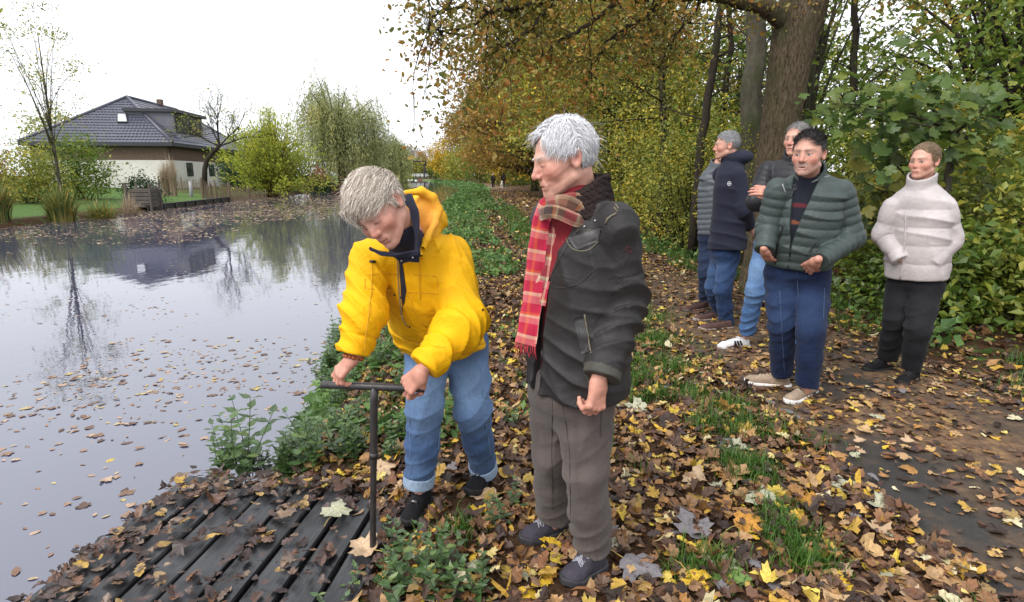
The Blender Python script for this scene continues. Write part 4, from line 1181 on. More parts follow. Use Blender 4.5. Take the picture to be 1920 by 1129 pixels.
    me = MB().add(V, [[0,1,2,3]]).mesh('pane', gl2); o = bpy.data.objects.new('pane', me); COL.objects.link(o); o.parent = fr_; o.location = (0, 0, 0)
    for ch in root.children_recursive:
        if ch.name.startswith('pane') and ch.parent is not root:
            q_ = ch.parent; off = Vector((0, 0, 0))
            while q_ is not None: off += q_.location; q_ = q_.parent
            ch.location = -off
    # windows in the pale wall
    wn_n = outn
    for k, s_ in enumerate((3.5, 9.5)):
        p0 = c2 + vv*s_ + outn*.004
        M2 = (np.stack([vv, -outn, np.array([0, 0, 1.])], 1), p0 + (0, 0, zb))
        w_ = MB().box((0, -.06, .9), (1.5, .02, 2.2), M2).build('window', m_frame, root)
        x = MB().box((.08, -.066, .98), (1.42, -.061, 2.12), M2).build('pane', m_glass, w_)
house()

def fence(name, label, p0, p1, n, H, seed, wire=True, group='split paling fences'):
    m = mat_plain('chestnut_paling', (.17, .125, .085), rough=.95, var=.4, scale=6, bump=.4, bscale=40, stretch=(3, 3, .4))
    rng = random.Random(seed); p0 = np.array(p0); p1 = np.array(p1)
    root = empty(name, tuple(p0)); tag(root, label, 'fence', group)
    for i in range(n):
        f = (i + .5)/n; p = p0 + (p1 - p0)*f; hh = H*rng.uniform(.85, 1.08); dx = rng.uniform(-.05, .05)
        MB().tube([p - (0, 0, .1), p + (dx*.5, 0, hh*.6), p + (dx, 0, hh)], [.035, .034, .018], 5).build('pale', m, root)
    for z in (.3, .75):
        MB().tube([p0 + (0, 0, z*H), p1 + (0, 0, z*H)], .012, 4).build('wire', m, root)
    for f in (0, .5, 1):
        p = p0 + (p1 - p0)*f
        MB().tube([p - (0, 0, .2), p + (0, 0, H*1.15)], .055, 7).build('post', m, root)
def gp(px, py, Y):
    p = at(px, py, Y); p[2] = float(ground_z(p[0], p[1])); return p
fence('paling_fence', 'paling fence along the back of the lawn under the house wall', gp(298, 345, 52), gp(382, 345, 52), 30, 1.15, 1)
fence('paling_fence', 'paling fence standing near the timber edging at the water', gp(380, 372, 44.5), gp(430, 372, 45.5), 26, 1.30, 2)
fence('paling_fence', 'paling fence running right towards the yellow-green shrub', gp(432, 370, 46), gp(498, 360, 52), 34, 1.25, 3)

def edging():
    m = mat_plain('wet_black_timber', (.014, .012, .011), rough=.5, var=.4, scale=4, stretch=(.3, 3, 3))
    a = np.array([ledge(33.0) + .15, 33.0, -.25]); b = np.array([ledge(45.5) + .1, 45.5, -.25])
    root = empty('timber_edging', tuple(a)); tag(root, 'black timber edging along the far bank below the lawn', 'edging')
    MB().beam(a, b, .10, .26).build('board', m, root)
    MB().beam(a + (-.02, 0, .16), b + (-.02, 0, .16), .24, .05).build('capping', m, root)
    for f in np.linspace(.02, .98, 9):
        p = a + (b - a)*f + (.09, 0, 0); MB().tube([p - (0, 0, .5), p + (0, 0, .16)], .05, 7).build('pile', m, root, smooth=True)
edging()
def hutch():
    m = mat_plain('grey_weathered_timber', (.10, .085, .075), rough=.95, var=.35, scale=5, stretch=(3, 3, .5))
    p = gp(272, 390, 33.5); root = empty('timber_bin', tuple(p)); tag(root, 'grey weathered timber bin with posts left of the lawn', 'bin')
    for k in range(5): MB().box((-.6, -.45, .05 + k*.20), (.6, .45, .22 + k*.20)).build('slat', m, root, loc=(0, 0, 0))
    for x in (-.64, .64):
        for y in (-.48, .48): MB().box((x - .05, y - .05, -.2), (x + .05, y + .05, 1.35)).build('post', m, root, loc=(0, 0, 0))
    p = gp(358, 362, 46); m2 = mat_plain('pale_post', (.34, .34, .36), rough=.9, var=.3)
    root = empty('garden_post', tuple(p)); tag(root, 'short pale post standing on the lawn', 'post')
    MB().tube([[0, 0, -.2], [.03, 0, .7], [0, .02, 1.15]], [.14, .12, .10], 9).build('shaft', m2, root, smooth=True, loc=(0, 0, 0))
    MB().tube([[0, .02, 1.15], [0, .02, 1.20]], [.11, .06], 9).build('cap', m2, root, smooth=True, loc=(0, 0, 0))
hutch()
def landing():
    m = mat_plain('old_red_brick', (.085, .040, .032), rough=.9, var=.4, scale=5, bump=.5, bscale=20)
    p = at(646, 362, 62); root = empty('brick_landing', (p[0], p[1], -.4)); tag(root, 'low red-brown brick landing wall at the far water edge', 'wall')
    rng = random.Random(5)
    for r in range(5):
        for k in range(6):
            x = -1.3 + k*.44 + (.22 if r % 2 else 0)
            MB().box((x, -.2, r*.165), (x + .42, .5 + rng.uniform(-.01, .01), r*.165 + .15)).build('brick', m, root, loc=(0, 0, 0))
    MB().box((-1.4, -.3, .826), (1.65, .6, .92)).build('coping', m, root, loc=(0, 0, 0))
landing()

def bridge():
    y = 250.0; m = mat_plain('dark_tarred_timber', (.022, .020, .020), rough=.7, var=.2); mw = mat_plain('white_paint', (.72, .72, .70), rough=.6, var=.1); mb = mat_plain('bridge_brick', (.16, .085, .065), rough=.9, var=.35, scale=2)
    c = at(806, 333, y); x0 = float(ledge(y)) + .5; x1 = float(redge(y)) - .3
    root = empty('drawbridge', (c[0], y, 0)); tag(root, 'dark timber drawbridge with raised balance beam spanning the canal far off', 'bridge')
    zb = at(800, 303, y)[2]
    mx = at(797, 320, y)[0]
    for yy in (-2.2, 2.2):
        MB().beam((mx, y + yy, 0), (mx, y + yy, zb - .3), .55, .55).build('mast', m, root)
        MB().beam((at(776, 303, y)[0], y + yy, at(776, 302, y)[2]), (at(822, 306, y)[0], y + yy, at(822, 306, y)[2]), .42, .55).build('balance_beam', m, root)
        MB().tube([(at(778, 303, y)[0], y + yy, zb), (at(778, 330, y)[0], y + yy, .9)], .06, 5).build('hanging_chain', m, root)
        for z in (.75, 1.35): MB().beam((x0 - 3, y + yy, z + .7), (x1 + 3, y + yy, z + .7), .12, .16).build('rail', mw, root)
        for k in range(9):
            xx = x0 - 2.5 + k*(x1 - x0 + 5)/8; MB().beam((xx, y + yy, .75), (xx, y + yy, 2.1), .14, .14).build('rail_post', mw, root)
    MB().beam((mx, y - 2.2, zb - .55), (mx, y + 2.2, zb - .55), .5, .5).build('mast_head', m, root)
    MB().box((x0 - 3, y - 2.3, .35), (x1 + 3, y + 2.3, .75)).build('deck', m, root)
    for xa, xb in ((x0 - 4, x0 + .6), (x1 - .9, x1 + 4)):
        MB().box((xa, y - 2.8, -1), (xb, y + 2.8, .348)).build('abutment', mb, root)
bridge()
print('built', round(time.time() - T_START, 1))
# ================================================================== people: shared builders
M_SKIN = mat_plain('skin', (1, 1, 1), rough=.5, spec=.35, var=.10, scale=60, bump=.12, bscale=260, attr='Col', sss=.08)
M_CLOTH = mat_plain('woven_cloth', (1, 1, 1), rough=.85, spec=.2, var=.12, scale=45, bump=.25, bscale=420, attr='Col', sheen=.04)
M_DENIM = mat_plain('denim', (1, 1, 1), rough=.9, spec=.15, var=.14, scale=60, bump=.35, bscale=500, attr='Col', sheen=.06, stretch=(1.6, 1.6, .5), wrinkle=.5, wscale=9, wdist=.03)
M_CORD = mat_plain('corduroy', (1, 1, 1), rough=.9, spec=.15, var=.16, scale=30, bump=.5, bscale=420, attr='Col', sheen=.12, stretch=(1, 1, .06), wrinkle=.4, wscale=10)
M_WAX = mat_plain('waxed_cotton', (1, 1, 1), rough=.62, spec=.28, var=.22, scale=14, bump=.22, bscale=170, attr='Col', wrinkle=.45, wscale=9)
M_RAIN = mat_plain('rain_jacket_nylon', (1, 1, 1), rough=.68, spec=.2, var=.07, scale=9, bump=.12, bscale=300, attr='Col', wrinkle=.42, wscale=7, wdist=.03)
M_PUFF = mat_plain('quilted_nylon', (1, 1, 1), rough=.5, spec=.35, var=.10, scale=20, bump=.16, bscale=210, attr='Col', wrinkle=.35, wscale=14)
M_SUEDE = mat_plain('shoe_suede', (1, 1, 1), rough=.9, spec=.15, var=.2, scale=50, bump=.3, bscale=300, attr='Col')
M_RUBBER = mat_plain('shoe_sole_rubber', (1, 1, 1), rough=.65, spec=.3, var=.15, scale=60, attr='Col')
M_LACE = mat_plain('shoe_lace', (.30, .30, .34), rough=.9, var=.1)
M_LACE_TAN = mat_plain('tan_shoe_lace', (.50, .40, .30), rough=.9, var=.1)
M_LACE_BLK = mat_plain('black_shoe_lace', (.02, .02, .022), rough=.9, var=.1)
M_LACE_WHT = mat_plain('white_shoe_lace', (.72, .72, .72), rough=.9, var=.1)
M_FUR = mat_plain('pile_collar', (.030, .022, .021), rough=1, spec=.05, var=.5, scale=160, bump=1.0, bscale=210)
M_METAL = mat_plain('press_stud_metal', (.32, .32, .33), rough=.35, metal=1.0, var=.1)
M_EYE = mat_plain('eye_white', (.62, .58, .55), rough=.15, spec=.5, var=.05)
M_IRIS = mat_plain('iris', (.05, .06, .07), rough=.1, spec=.5, var=.2)

def mat_hair(name, dark, light, rough=.45):
    m, nt, out = new_mat(name)
    p = principled(nt, out, rough, .35)
    g = N(nt, 'ShaderNodeNewGeometry')
    r = ramp(nt, [(0, dark), (.55, [(a+b)/2 for a, b in zip(dark, light)]), (1, light)])
    nt.links.new(g.outputs['Random Per Island'], r.inputs['Fac'])
    nt.links.new(r.outputs[0], p.inputs['Base Color'])
    return m

SKIN = np.array([.55, .295, .22], np.float32)

def head_axes(fwd, up=(0, 0, 1)):
    y = nrm(fwd); x = nrm(np.cross(y, up)); z = np.cross(x, y)
    return np.stack([x, y, z]).astype(np.float32)

def head_field(q, o):
    """head and neck in head coordinates (x right, y to the face, z up; origin between the ears)"""
    jaw = o.get('jaw', 1.0)
    d = ellip(q, (0, -.014, .034), (.0765, .0965, .088))
    d = smin(d, ellip(q, (0, .030, -.012), (.066, .066, .075)), .03)
    d = smin(d, ellip(q, (0, .038, -.060), (.050 * jaw, .052, .050)), .025)
    for s in (-1, 1):
        d = smin(d, rcone(q, (s*.053*jaw, .002, -.062), (s*.016, .070, -.098), .016, .017), .02)   # jaw line
        d = smin(d, ball(q, (s*.042, .060, -.026), .024), .02)                                    # cheek bone
        d = smin(d, rcone(q, (s*.010, .088, .022), (s*.046, .068, .022), .010, .010), .012)       # brow
        d = smax(d, -ball(q, (s*.031, .100, -.001), .0125), .014)                                # eye socket
        d = smin(d, ball(q, (s*.031, .0755, -.002), .0135), .004)                                 # lids over the eye
        d = smin(d, rcone(q, (s*.022, .086, .0025), (s*.043, .077, .000), .0035, .003), .004)     # upper lid
        d = smin(d, rcone(q, (s*.020, .083, -.0135), (s*.040, .077, -.011), .004, .003), .007)    # lower lid
        # ears
        ea = np.array([s*.079, -.014, -.004])
        A = np.array([[1, .25*s, 0], [-.25*s, 1, .2], [0, -.2, 1]], float); A = np.stack([nrm(r) for r in A])
        e = ellip(q, ea, (.009, .020, .034), A)
        e = smax(e, -ellip(q, ea + np.array([s*.008, .004, .002]), (.008, .011, .020), A), .004)
        d = smin(d, e, .006)
    d = smin(d, ball(q, (0, .082, -.099), .016 * jaw), .018)                                       # chin
    # nose
    nl = o.get('nose', 1.0)
    d = smin(d, rcone(q, (0, .088, .012), (0, .107*nl, -.028), .0085, .0125), .010)
    d = smin(d, ball(q, (0, .110*nl, -.033), .0115), .006)
    for s in (-1, 1):
        d = smin(d, ball(q, (s*.013, .099*nl, -.036), .0085), .005)
    # lips
    op = o.get('mouth', 0.0)
    d = smin(d, ellip(q, (0, .070, -.066), (.032, .030, .024)), .012)
    d = smin(d, rcone(q, (-.017, .090, -.0635), (.017, .090, -.0635), .0055, .0055), .005)
    d = smin(d, rcone(q, (-.015, .091, -.0755 - op), (.015, .091, -.0755 - op), .006, .006), .005)
    d = smax(d, -ellip(q, (0, .099, -.0695 - op*.5), (.021, .010, .0016 + op*.45)), .003)
    # creases: nose to mouth
    for s in (-1, 1):
        d = d + .0022 * o.get('age', .5) * np.exp(-(seg(q, (s*.020, .098, -.036), (s*.031, .080, -.074))[0] / .0035) ** 2)
        d = d + .0016 * o.get('age', .5) * np.exp(-(seg(q, (s*.022, .090, -.022), (s*.044, .075, -.024))[0] / .003) ** 2)
    if o.get('age', .5) > .4:
        fr_ = np.exp(-((q[:, 1] - .085) / .03) ** 2) * np.exp(-((q[:, 2] - .052) / .016) ** 2)
        d = d + .0008 * o['age'] * np.sin(q[:, 2] * 760) * fr_
    return d + o.get('age', .5) * (.0009 * wob(q, 150, 90) + .0007 * wob(q, 85, 91))

def head_colour(q, o, base=SKIN):
    c = np.broadcast_to(base * o.get('tone', 1.0), q.shape).copy()
    def mixc(w, col):
        w = np.clip(w, 0, 1)[:, None]
        c[:] = c * (1 - w) + np.asarray(col, np.float32) * w
    red = np.array([.48, .155, .115]) * o.get('tone', 1.0)
    for s in (-1, 1):
        mixc(.75 * gauss(q, (s*.045, .066, -.030), .021), red)
        mixc(.55 * gauss(q, (s*.085, -.014, 0), .018), red)
        bl = seg(q, (s*.014, .098, .021), (s*.050, .074, .024))[0]
        mixc(o.get('browamt', .75) * np.exp(-(bl / .0075) ** 2), o.get('brow', (.25, .2, .17)))
        mixc(.9 * np.exp(-(seg(q, (s*.021, .090, -.0045), (s*.044, .081, -.006))[0] / .0034) ** 2), (.07, .035, .03))
        mixc(.45 * np.exp(-(seg(q, (s*.020, .091, .0085), (s*.046, .080, .007))[0] / .003) ** 2), (.22, .09, .07))
        mixc(.35 * np.exp(-(seg(q, (s*.022, .086, -.019), (s*.042, .078, -.017))[0] / .005) ** 2), (.36, .14, .12))
    mixc(.6 * gauss(q, (0, .112, -.030), .016), red)
    lip = np.minimum(seg(q, (-.016, .095, -.0635), (.016, .095, -.0635))[0], seg(q, (-.014, .096, -.0755 - o.get('mouth', 0)), (.014, .096, -.0755 - o.get('mouth', 0)))[0])
    mixc(.75 * np.exp(-(lip / .006) ** 2), np.array([.44, .155, .13]) * o.get('tone', 1.0))
    mixc(.9 * np.exp(-((q[:, 2] + .0695 + o.get('mouth', 0)*.5) / .0020) ** 2) * (np.abs(q[:, 0]) < .021) * (q[:, 1] > .082), (.09, .03, .028))
    if 'stubble' in o:
        z = q[:, 2]
        w = np.clip((-z - .045) / .02, 0, 1) * np.clip((q[:, 1] + .01) / .03, 0, 1) * np.exp(-np.clip(lip - .004, 0, 1) / .03 * 0)
        mixc(.38 * w * (z > -.125), o['stubble'])
    if 'moustache' in o:
        w = np.exp(-((q[:, 2] + .0535) / .0075) ** 2) * (np.abs(q[:, 0]) < .030) * (q[:, 1] > .07)
        mixc(.8 * w, o['moustache'])
    if o.get('eyes'):
        for s in (-1, 1):
            ex = (q[:, 0] - s*.0315) / .0135; ez = (q[:, 2] + .0015) / .0052
            ins = (ex**2 + ez**2 < 1) & (q[:, 1] > .06)
            c[ins] = (.40, .36, .34)
            ir = ((q[:, 0] - s*.0325 - o.get('gaze', 0))**2 + (q[:, 2] + .001)**2 < .0058**2) & ins
            c[ir] = (.035, .035, .04)
            lid = np.abs(np.sqrt(ex**2 + ez**2) - 1.12)
            mixc(.85 * (q[:, 1] > .06) * (lid < .2) * (q[:, 2] > -.002), (.06, .035, .03))
    m = wob(q, 60, 2) * .07 + wob(q, 120, 3) * .06 + wob(q, 260, 4) * .04
    return np.clip(c * (1 + m[:, None]), 0, 1)

def hand_points(wr, fwd, back, side, curl, thumb, sc=1.0, spread=.08):
    """joint chains of a hand: fwd along the fingers, back = back of the hand, side=+1 thumb towards fwd x back"""
    y = nrm(fwd); z = nrm(np.asarray(back) - np.dot(back, y) * y); x = np.cross(y, z) * side
    wr = np.asarray(wr, float)
    def W(v): return wr + sc * (v[0]*x + v[1]*y + v[2]*z)
    fx = [.030, .010, -.010, -.029]; ln = [(.043, .026, .021), (.047, .029, .022), (.043, .027, .021), (.033, .021, .018)]
    fy = [.090, .094, .090, .082]
    out = []
    for i in range(4):
        c = curl[i] if isinstance(curl[0], (tuple, list)) else curl
        p = np.array([fx[i], fy[i], 0.0]); pts = [W(p)]
        a = 0.0; sp = spread * (1.2 - i * .8)
        for l, da in zip(ln[i], c):
            a += da
            dv = np.array([math.sin(sp) * math.cos(a), math.cos(sp) * math.cos(a), -math.sin(a)])
            p = p + dv * l; pts.append(W(p))
        out.append(pts)
    tp = np.array([.026, .026, -.008]); th = [W(tp)]
    for v in thumb:
        tp = tp + np.array(v); th.append(W(tp))
    kn = [W((fx[i], fy[i], 0)) for i in range(4)]
    return wr, kn, out, th, sc, (x, y, z)

def hand_field(p, H):
    wr, kn, fi, th, sc, ax = H
    d = None
    for i, k in enumerate(kn):
        a = wr + (k - wr) * .1 + ax[0] * (.012 - .008*i) * sc
        e = rcone(p, a, k, .0165*sc, .0115*sc)
        d = e if d is None else smin(d, e, .014*sc)
    d = smin(d, rcone(p, wr - ax[1]*.03*sc, wr + ax[1]*.02*sc, .024*sc, .022*sc), .02*sc)
    d = smin(d, rcone(p, th[0], th[1], .016*sc, .013*sc), .018*sc)
    for i in range(1, len(th) - 1):
        d = smin(d, rcone(p, th[i], th[i+1], .0115*sc, .0098*sc if i == len(th)-2 else .0115*sc), .006*sc)
    for f in fi:
        r = [.0102, .0094, .0088, .0075]
        for i in range(len(f) - 1):
            d = smin(d, rcone(p, f[i], f[i+1], r[i]*sc, r[i+1]*sc), .0045*sc if i else .008*sc)
        for i in range(len(f) - 1):   # knuckles
            d = smin(d, ball(p, f[i] + ax[2]*.001, r[i]*1.06*sc), .004*sc)
    return d

def hand_bounds(H, pad=.03):
    pts = [H[0]] + list(H[1]) + [q for f in H[2] for q in f] + list(H[3])
    a = np.array(pts)
    return a.min(0) - pad, a.max(0) + pad

def make_body(name, base, fr, ho, bones, hands, h_head, h_hand, hb=.013, headscale=1.0):
    """the person's own body: head, neck, trunk, limbs and hands in one mesh"""
    Vs, Qs, Cs = [], [], []; n = 0
    hs = headscale
    neck = bones.get('neck')
    def fhead(p):
        q = loc(p, fr) / hs
        d = head_field(q, ho) * hs
        return smin(d, rcone(p, glob(np.array([0, -.030, -.055]) * hs, fr), neck, .055*hs, .056), .03)
    hc = glob((0, 0, 0), fr)
    R = .155 * hs
    lo = np.minimum(hc - R, np.asarray(neck) - .09); hi = np.maximum(hc + R, np.asarray(neck) + .09)
    V, Q = surface(fhead, lo, hi, h_head)
    col = head_colour(loc(V, fr) / hs, ho)
    Vs.append(V); Qs.append(Q + n); Cs.append(col); n += len(V)
    for H in hands:
        lo, hi = hand_bounds(H)
        V, Q = surface(lambda p: hand_field(p, H), lo - .05, hi + .05, h_hand)
        c = np.broadcast_to(SKIN * np.array([.98, .88, .86]) * ho.get('tone', 1.0), V.shape) * (1 + .07 * wob(V, 130, 5) + .05 * wob(V, 300, 6))[:, None]
        kn = np.array([k for f in H[2] for k in f[:3]])
        for k in kn:
            w = gauss(V, k, .009)[:, None] * .35
            c = c * (1 - w) + np.array([.50, .21, .17]) * w
        Vs.append(V); Qs.append(Q + n); Cs.append(c); n += len(V)
    def fbody(p):
        d = None
        for pts, rad in bones['limbs']:
            e, _ = chain(p, pts, rad, .03)
            d = e if d is None else smin(d, e, .05)
        return d
    allp = [q for pts, _ in bones['limbs'] for q in pts]
    lo, hi = bbox(allp, .2)
    V, Q = surface(fbody, lo, hi, hb)
    Vs.append(V); Qs.append(Q + n); Cs.append(np.broadcast_to(SKIN, V.shape)); n += len(V)
    me = mesh_np(name, np.concatenate(Vs) - np.asarray(base), np.concatenate(Qs), M_SKIN, True, np.concatenate(Cs))
    o = bpy.data.objects.new(name, me)
    o.location = base
    COL.objects.link(o)
    return o

def strands(name, roots, dirs, normals, length, width, mat, parent, steps=6, gravity=0.0, curl=0.0, keep=None, seed=1, lift=.3, maxoff=None):
    """hair as thin ribbons: roots/dirs/normals in world space; keep(p) -> signed distance of the skull to stay out of"""
    r = np.random.default_rng(seed)
    n = len(roots)
    p = np.array(roots, np.float32); d = np.array(dirs, np.float32) + lift * normals + r.normal(0, .12 + curl, (n, 3)).astype(np.float32)
    d /= np.linalg.norm(d, axis=1, keepdims=True)
    L = length * r.uniform(.65, 1.15, n)
    P = [p.copy()]
    eps = .002
    for k in range(steps):
        p = p + d * (L / steps)[:, None]
        d = d + np.array([0, 0, -gravity]) + r.normal(0, .05 + curl*.4, (n, 3))
        if keep is not None:
            s = keep(p)
            g = np.stack([(keep(p + np.eye(3, dtype=np.float32)[i] * eps) - s) / eps for i in range(3)], 1)
            off = r.uniform(.001, .010, n)
            m = s < off
            p = np.where(m[:, None], p + g * (off - s)[:, None], p)
            dn = (d * g).sum(1, keepdims=True)
            d = np.where(m[:, None] & (dn < 0), d - g * dn, d)
            if maxoff is not None:
                mo = maxoff * r.uniform(.45, 1.2, n); m = s > mo
                p = np.where(m[:, None], p - g * (s - mo)[:, None], p)
                d = np.where(m[:, None] & (dn > 0), d - g * dn, d)
        d = (d / np.linalg.norm(d, axis=1, keepdims=True)).astype(np.float32)
        P.append(p.copy())
    P = np.stack(P, 1)                              # n, steps+1, 3
    tan = np.gradient(P, axis=1)
    nn = np.repeat(normals[:, None, :], steps + 1, 1) + r.normal(0, .5, (n, 1, 3))
    side = np.cross(tan, nn); side /= np.maximum(np.linalg.norm(side, axis=2, keepdims=True), 1e-9)
    w = width * np.linspace(1, .25, steps + 1)[None, :, None] * r.uniform(.7, 1.3, (n, 1, 1))
    A = P - side * w / 2; B = P + side * w / 2
    V = np.stack([A, B], 2).reshape(-1, 3)
    i = (np.arange(n) * (steps + 1) * 2)[:, None] + (np.arange(steps) * 2)[None]
    i = i.ravel()
    Q = np.stack([i, i + 1, i + 3, i + 2], 1)
    return link(name, mesh_np(name, V, Q, mat, True), parent)

def scalp_roots(fr, hs, n, region, r=.004, seed=2):
    """random points on the skull where region(q) holds; returns world roots, normals and local coords"""
    g = np.random.default_rng(seed)
    u = g.normal(size=(n * 6, 3)); u /= np.linalg.norm(u, axis=1, keepdims=True)
    rad = np.array([.0765, .0965, .088]) + r
    q = u * rad + np.array([0, -.014, .034])
    nv = u / rad; nv /= np.linalg.norm(nv, axis=1, keepdims=True)
    m = region(q)
    q, nv = q[m][:n], nv[m][:n]
    return glob(q * hs, fr), (nv.astype(np.float32) @ fr[1]), q, nv

def skull_keep(fr, hs, r=.002):
    def f(p):
        return ellip(loc(p, fr) / hs, (0, -.014, .034), (.0765 + r, .0965 + r, .088 + r)) * hs
    return f

def shoe(name, parent, heel, toe, mat_c, sole_c, h, ankle=None, high=.0, lace=None, sole_h=.026, width=1.0, label=None, mat=None, toe_c=None):
    heel = np.asarray(heel, float); toe = np.asarray(toe, float)
    L = float(np.linalg.norm(toe - heel))
    fr = frame(heel, (0, 0, 1), np.cross(nrm(toe - heel), (0, 0, 1)))
    w = width
    def outl(q):
        y = q[:, 1]
        wd = np.interp(y / L, [0, .08, .25, .45, .70, .88, 1.0], [.020, .033, .036, .036, .047, .040, .018]).astype(np.float32) * w
        cx = np.interp(y / L, [0, .4, .8, 1], [0, 0, .004, .0]).astype(np.float32)
        d = np.abs(q[:, 0] - cx) - wd
        return smax(smax(d, -y - .004, .02), y - L - .004, .03)
    def fsole(p):
        q = loc(p, fr)
        lift_ = np.interp(q[:, 1] / L, [0, .75, 1.0], [0, 0, .018]).astype(np.float32)
        z = q[:, 2] - lift_
        return smax(smax(outl(q) - .004, z - sole_h, .006), -z, .004)
    ank = np.array([0, .07, .09 + high])
    if ankle is not None:
        ank = loc(np.asarray([ankle], np.float32), fr)[0]; 
    def fup(p):
        q = loc(p, fr)
        d = rcone(q, (0, .052, .045), (0, .085, .080), .037*w, .038*w)
        d = smin(d, rcone(q, (0, .052, .045), (0, .06, .075 + high), .036*w, .037*w), .02)
        d = smin(d, rcone(q, (0, .10, .055), (.002, L - .060, .036), .040*w, .034*w), .03)
        d = smin(d, ellip(q, (.003, L - .055, .030), (.044*w, .052, .030)), .02)
        d = smax(d, outl(q) - .001, .012)
        d = smax(d, sole_h * .7 - q[:, 2], .004)
        top = .092 + high
        d = smax(d, q[:, 2] - top, .006)
        d = d + .0012 * np.exp(-((q[:, 2] - (sole_h + .018)) / .002) ** 2)
        # lacing throat
        d = d + .004 * np.exp(-(q[:, 0] / .006) ** 2) * (q[:, 1] > .10) * (q[:, 1] < L*.66) * (q[:, 2] > .05)
        return d - .0012 * wob(q, 60, 8)
    lo = np.minimum(heel, toe) - .08; hi = np.maximum(heel, toe) + .08; hi[2] = heel[2] + .16 + high; lo[2] = heel[2] - .02
    up = sdf_obj(name, fup, lo, hi, h, mat or M_SUEDE, parent, col=mat_c)
    if label: up['label'] = label
    so = sdf_obj('sole', fsole, lo, hi, h, M_RUBBER, up, col=sole_c)
    if lace is not None:
        b = MB()
        for k in range(5):
            y0 = .108 + k * (L*.62 - .108) / 4
            zt = float(np.interp(y0, [.10, L*.66], [.104, .083])) + .0
            for s in (-1, 1):
                a = np.array([[-s*.021*w, y0, zt - .010], [0, y0 + .010, zt + .001], [s*.021*w, y0 + .016, zt - .013]])
                b.tube(glob(a, fr), .0026, 5)
        # bow
        zt = .107
        for s in (-1, 1):
            t = np.linspace(0, 1, 7)
            a = np.stack([s*(.004 + .030*np.sin(t*3.0)), .105 + .028*t*0 + .02*np.sin(t*6.28), zt - .022*t], 1)
            b.tube(glob(a, fr), .0024, 5)
            a = np.stack([s*(.003 + .022*t), .11 + .04*t, zt - .030*t - .004], 1)
            b.tube(glob(a, fr), .0022, 5)
        b.build('lace', lace, up, smooth=True)
    return up

FN = {}
def trousers(parent, pelvis, R, L, rad, h, mat, colf, seed=1, waist_r=(.165, .125), fr=None, top=.10, foldamp=.006, cuff=None, name='trousers', straight=.0):
    """R, L = (hip, knee, ankle) of each leg; rad = thigh, knee, hem radii"""
    fr = fr or frame(pelvis, (0, 0, 1), (1, 0, 0))
    legs = []
    for hip, knee, ank in (R, L):
        hip = np.asarray(hip, float); knee = np.asarray(knee, float); ank = np.asarray(ank, float)
        kd = nrm(knee - hip); ad = nrm(ank - knee)
        legs.append((hip, knee, ank, ad))
    def f(p):
        q = loc(p, fr)
        d = ellip(q, (0, -.005, .0), (waist_r[0], waist_r[1], .16))
        d = smin(d, loft(q, [-.03, .05, top], [waist_r[0]]*3, [waist_r[1]]*3, n=2.2), .04)
        dl = []
        for i, (hip, knee, ank, ad) in enumerate(legs):
            mid = (hip + knee) / 2; mid2 = (knee + ank) / 2
            e, s = chain(p, [hip, mid, knee, mid2, ank + ad*.05], [rad[0], rad[0]*.93, rad[1], (rad[1]+rad[2])*.5, rad[2]], .03)
            e = smax(e, (p - ank) @ ad.astype(np.float32), .006)
            # creases at the knee, at the hem and down the leg
            a = foldamp
            side = nrm(np.cross(ad, (0, 1, 0)))
            e = e - a*1.5 * crease(p, ad + .45*side, 85, seed + i, 1.7, 8) * (gauss(p, knee + (0, 0, .02), .085) * .9 + gauss(p, ank - ad*.07, .07) * 1.1 + gauss(p, hip + (0, 0, -.03), .09) * .7 + .12)
            e = e - a*.7 * crease(p, side + .25*ad, 50, seed + 5 + i, 1.5, 6)
            dl.append(e)
        d = smin(d, smin(dl[0], dl[1], .006), .035)
        return d + .0015 * wob(p, 45, seed)
    pts = [pelvis + np.array([0, 0, .12]), pelvis] + [x for l in legs for x in l[:3]]
    lo, hi = bbox(pts, .2)
    lo[2] = min(l[2][2] for l in legs) - .05
    def cf(V):      # worn pile along the creases
        w = np.clip(.55 * crease(V, (.25, 0, 1), 80, seed, 1.7, 8) + .3 * crease(V, (1, 0, .3), 60, seed + 2, 1.6, 7), 0, 1)[:, None]
        c = colf(V); return c * (1 - .05 + .26 * w)
    t = sdf_obj(name, f, lo, hi, h, mat, parent, col=cf)
    FN['trousers'] = f
    if cuff is not None:
        for hip, knee, ank, ad in legs:
            def fc(p, ank=ank, ad=ad):
                q, s = seg(p, ank - ad*.05, ank + ad*.012)
                d = np.abs(q - rad[2] - .004 - .003*wob(p, 30, 4)) - .005
                z = (p - ank) @ ad.astype(np.float32)
                d = smax(d, z - .012, .004); d = smax(d, -z - .045, .004)
                return d
            sdf_obj('turned_up_cuff', fc, ank - .13, ank + .13, h, mat, t, col=cuff)
    return t

def studs(parent, pts, r=.006, mat=None, nrmv=None, name='press_stud'):
    for p in pts:
        link(name, sphere_mesh(name, p, r, mat or M_METAL, 6), parent)

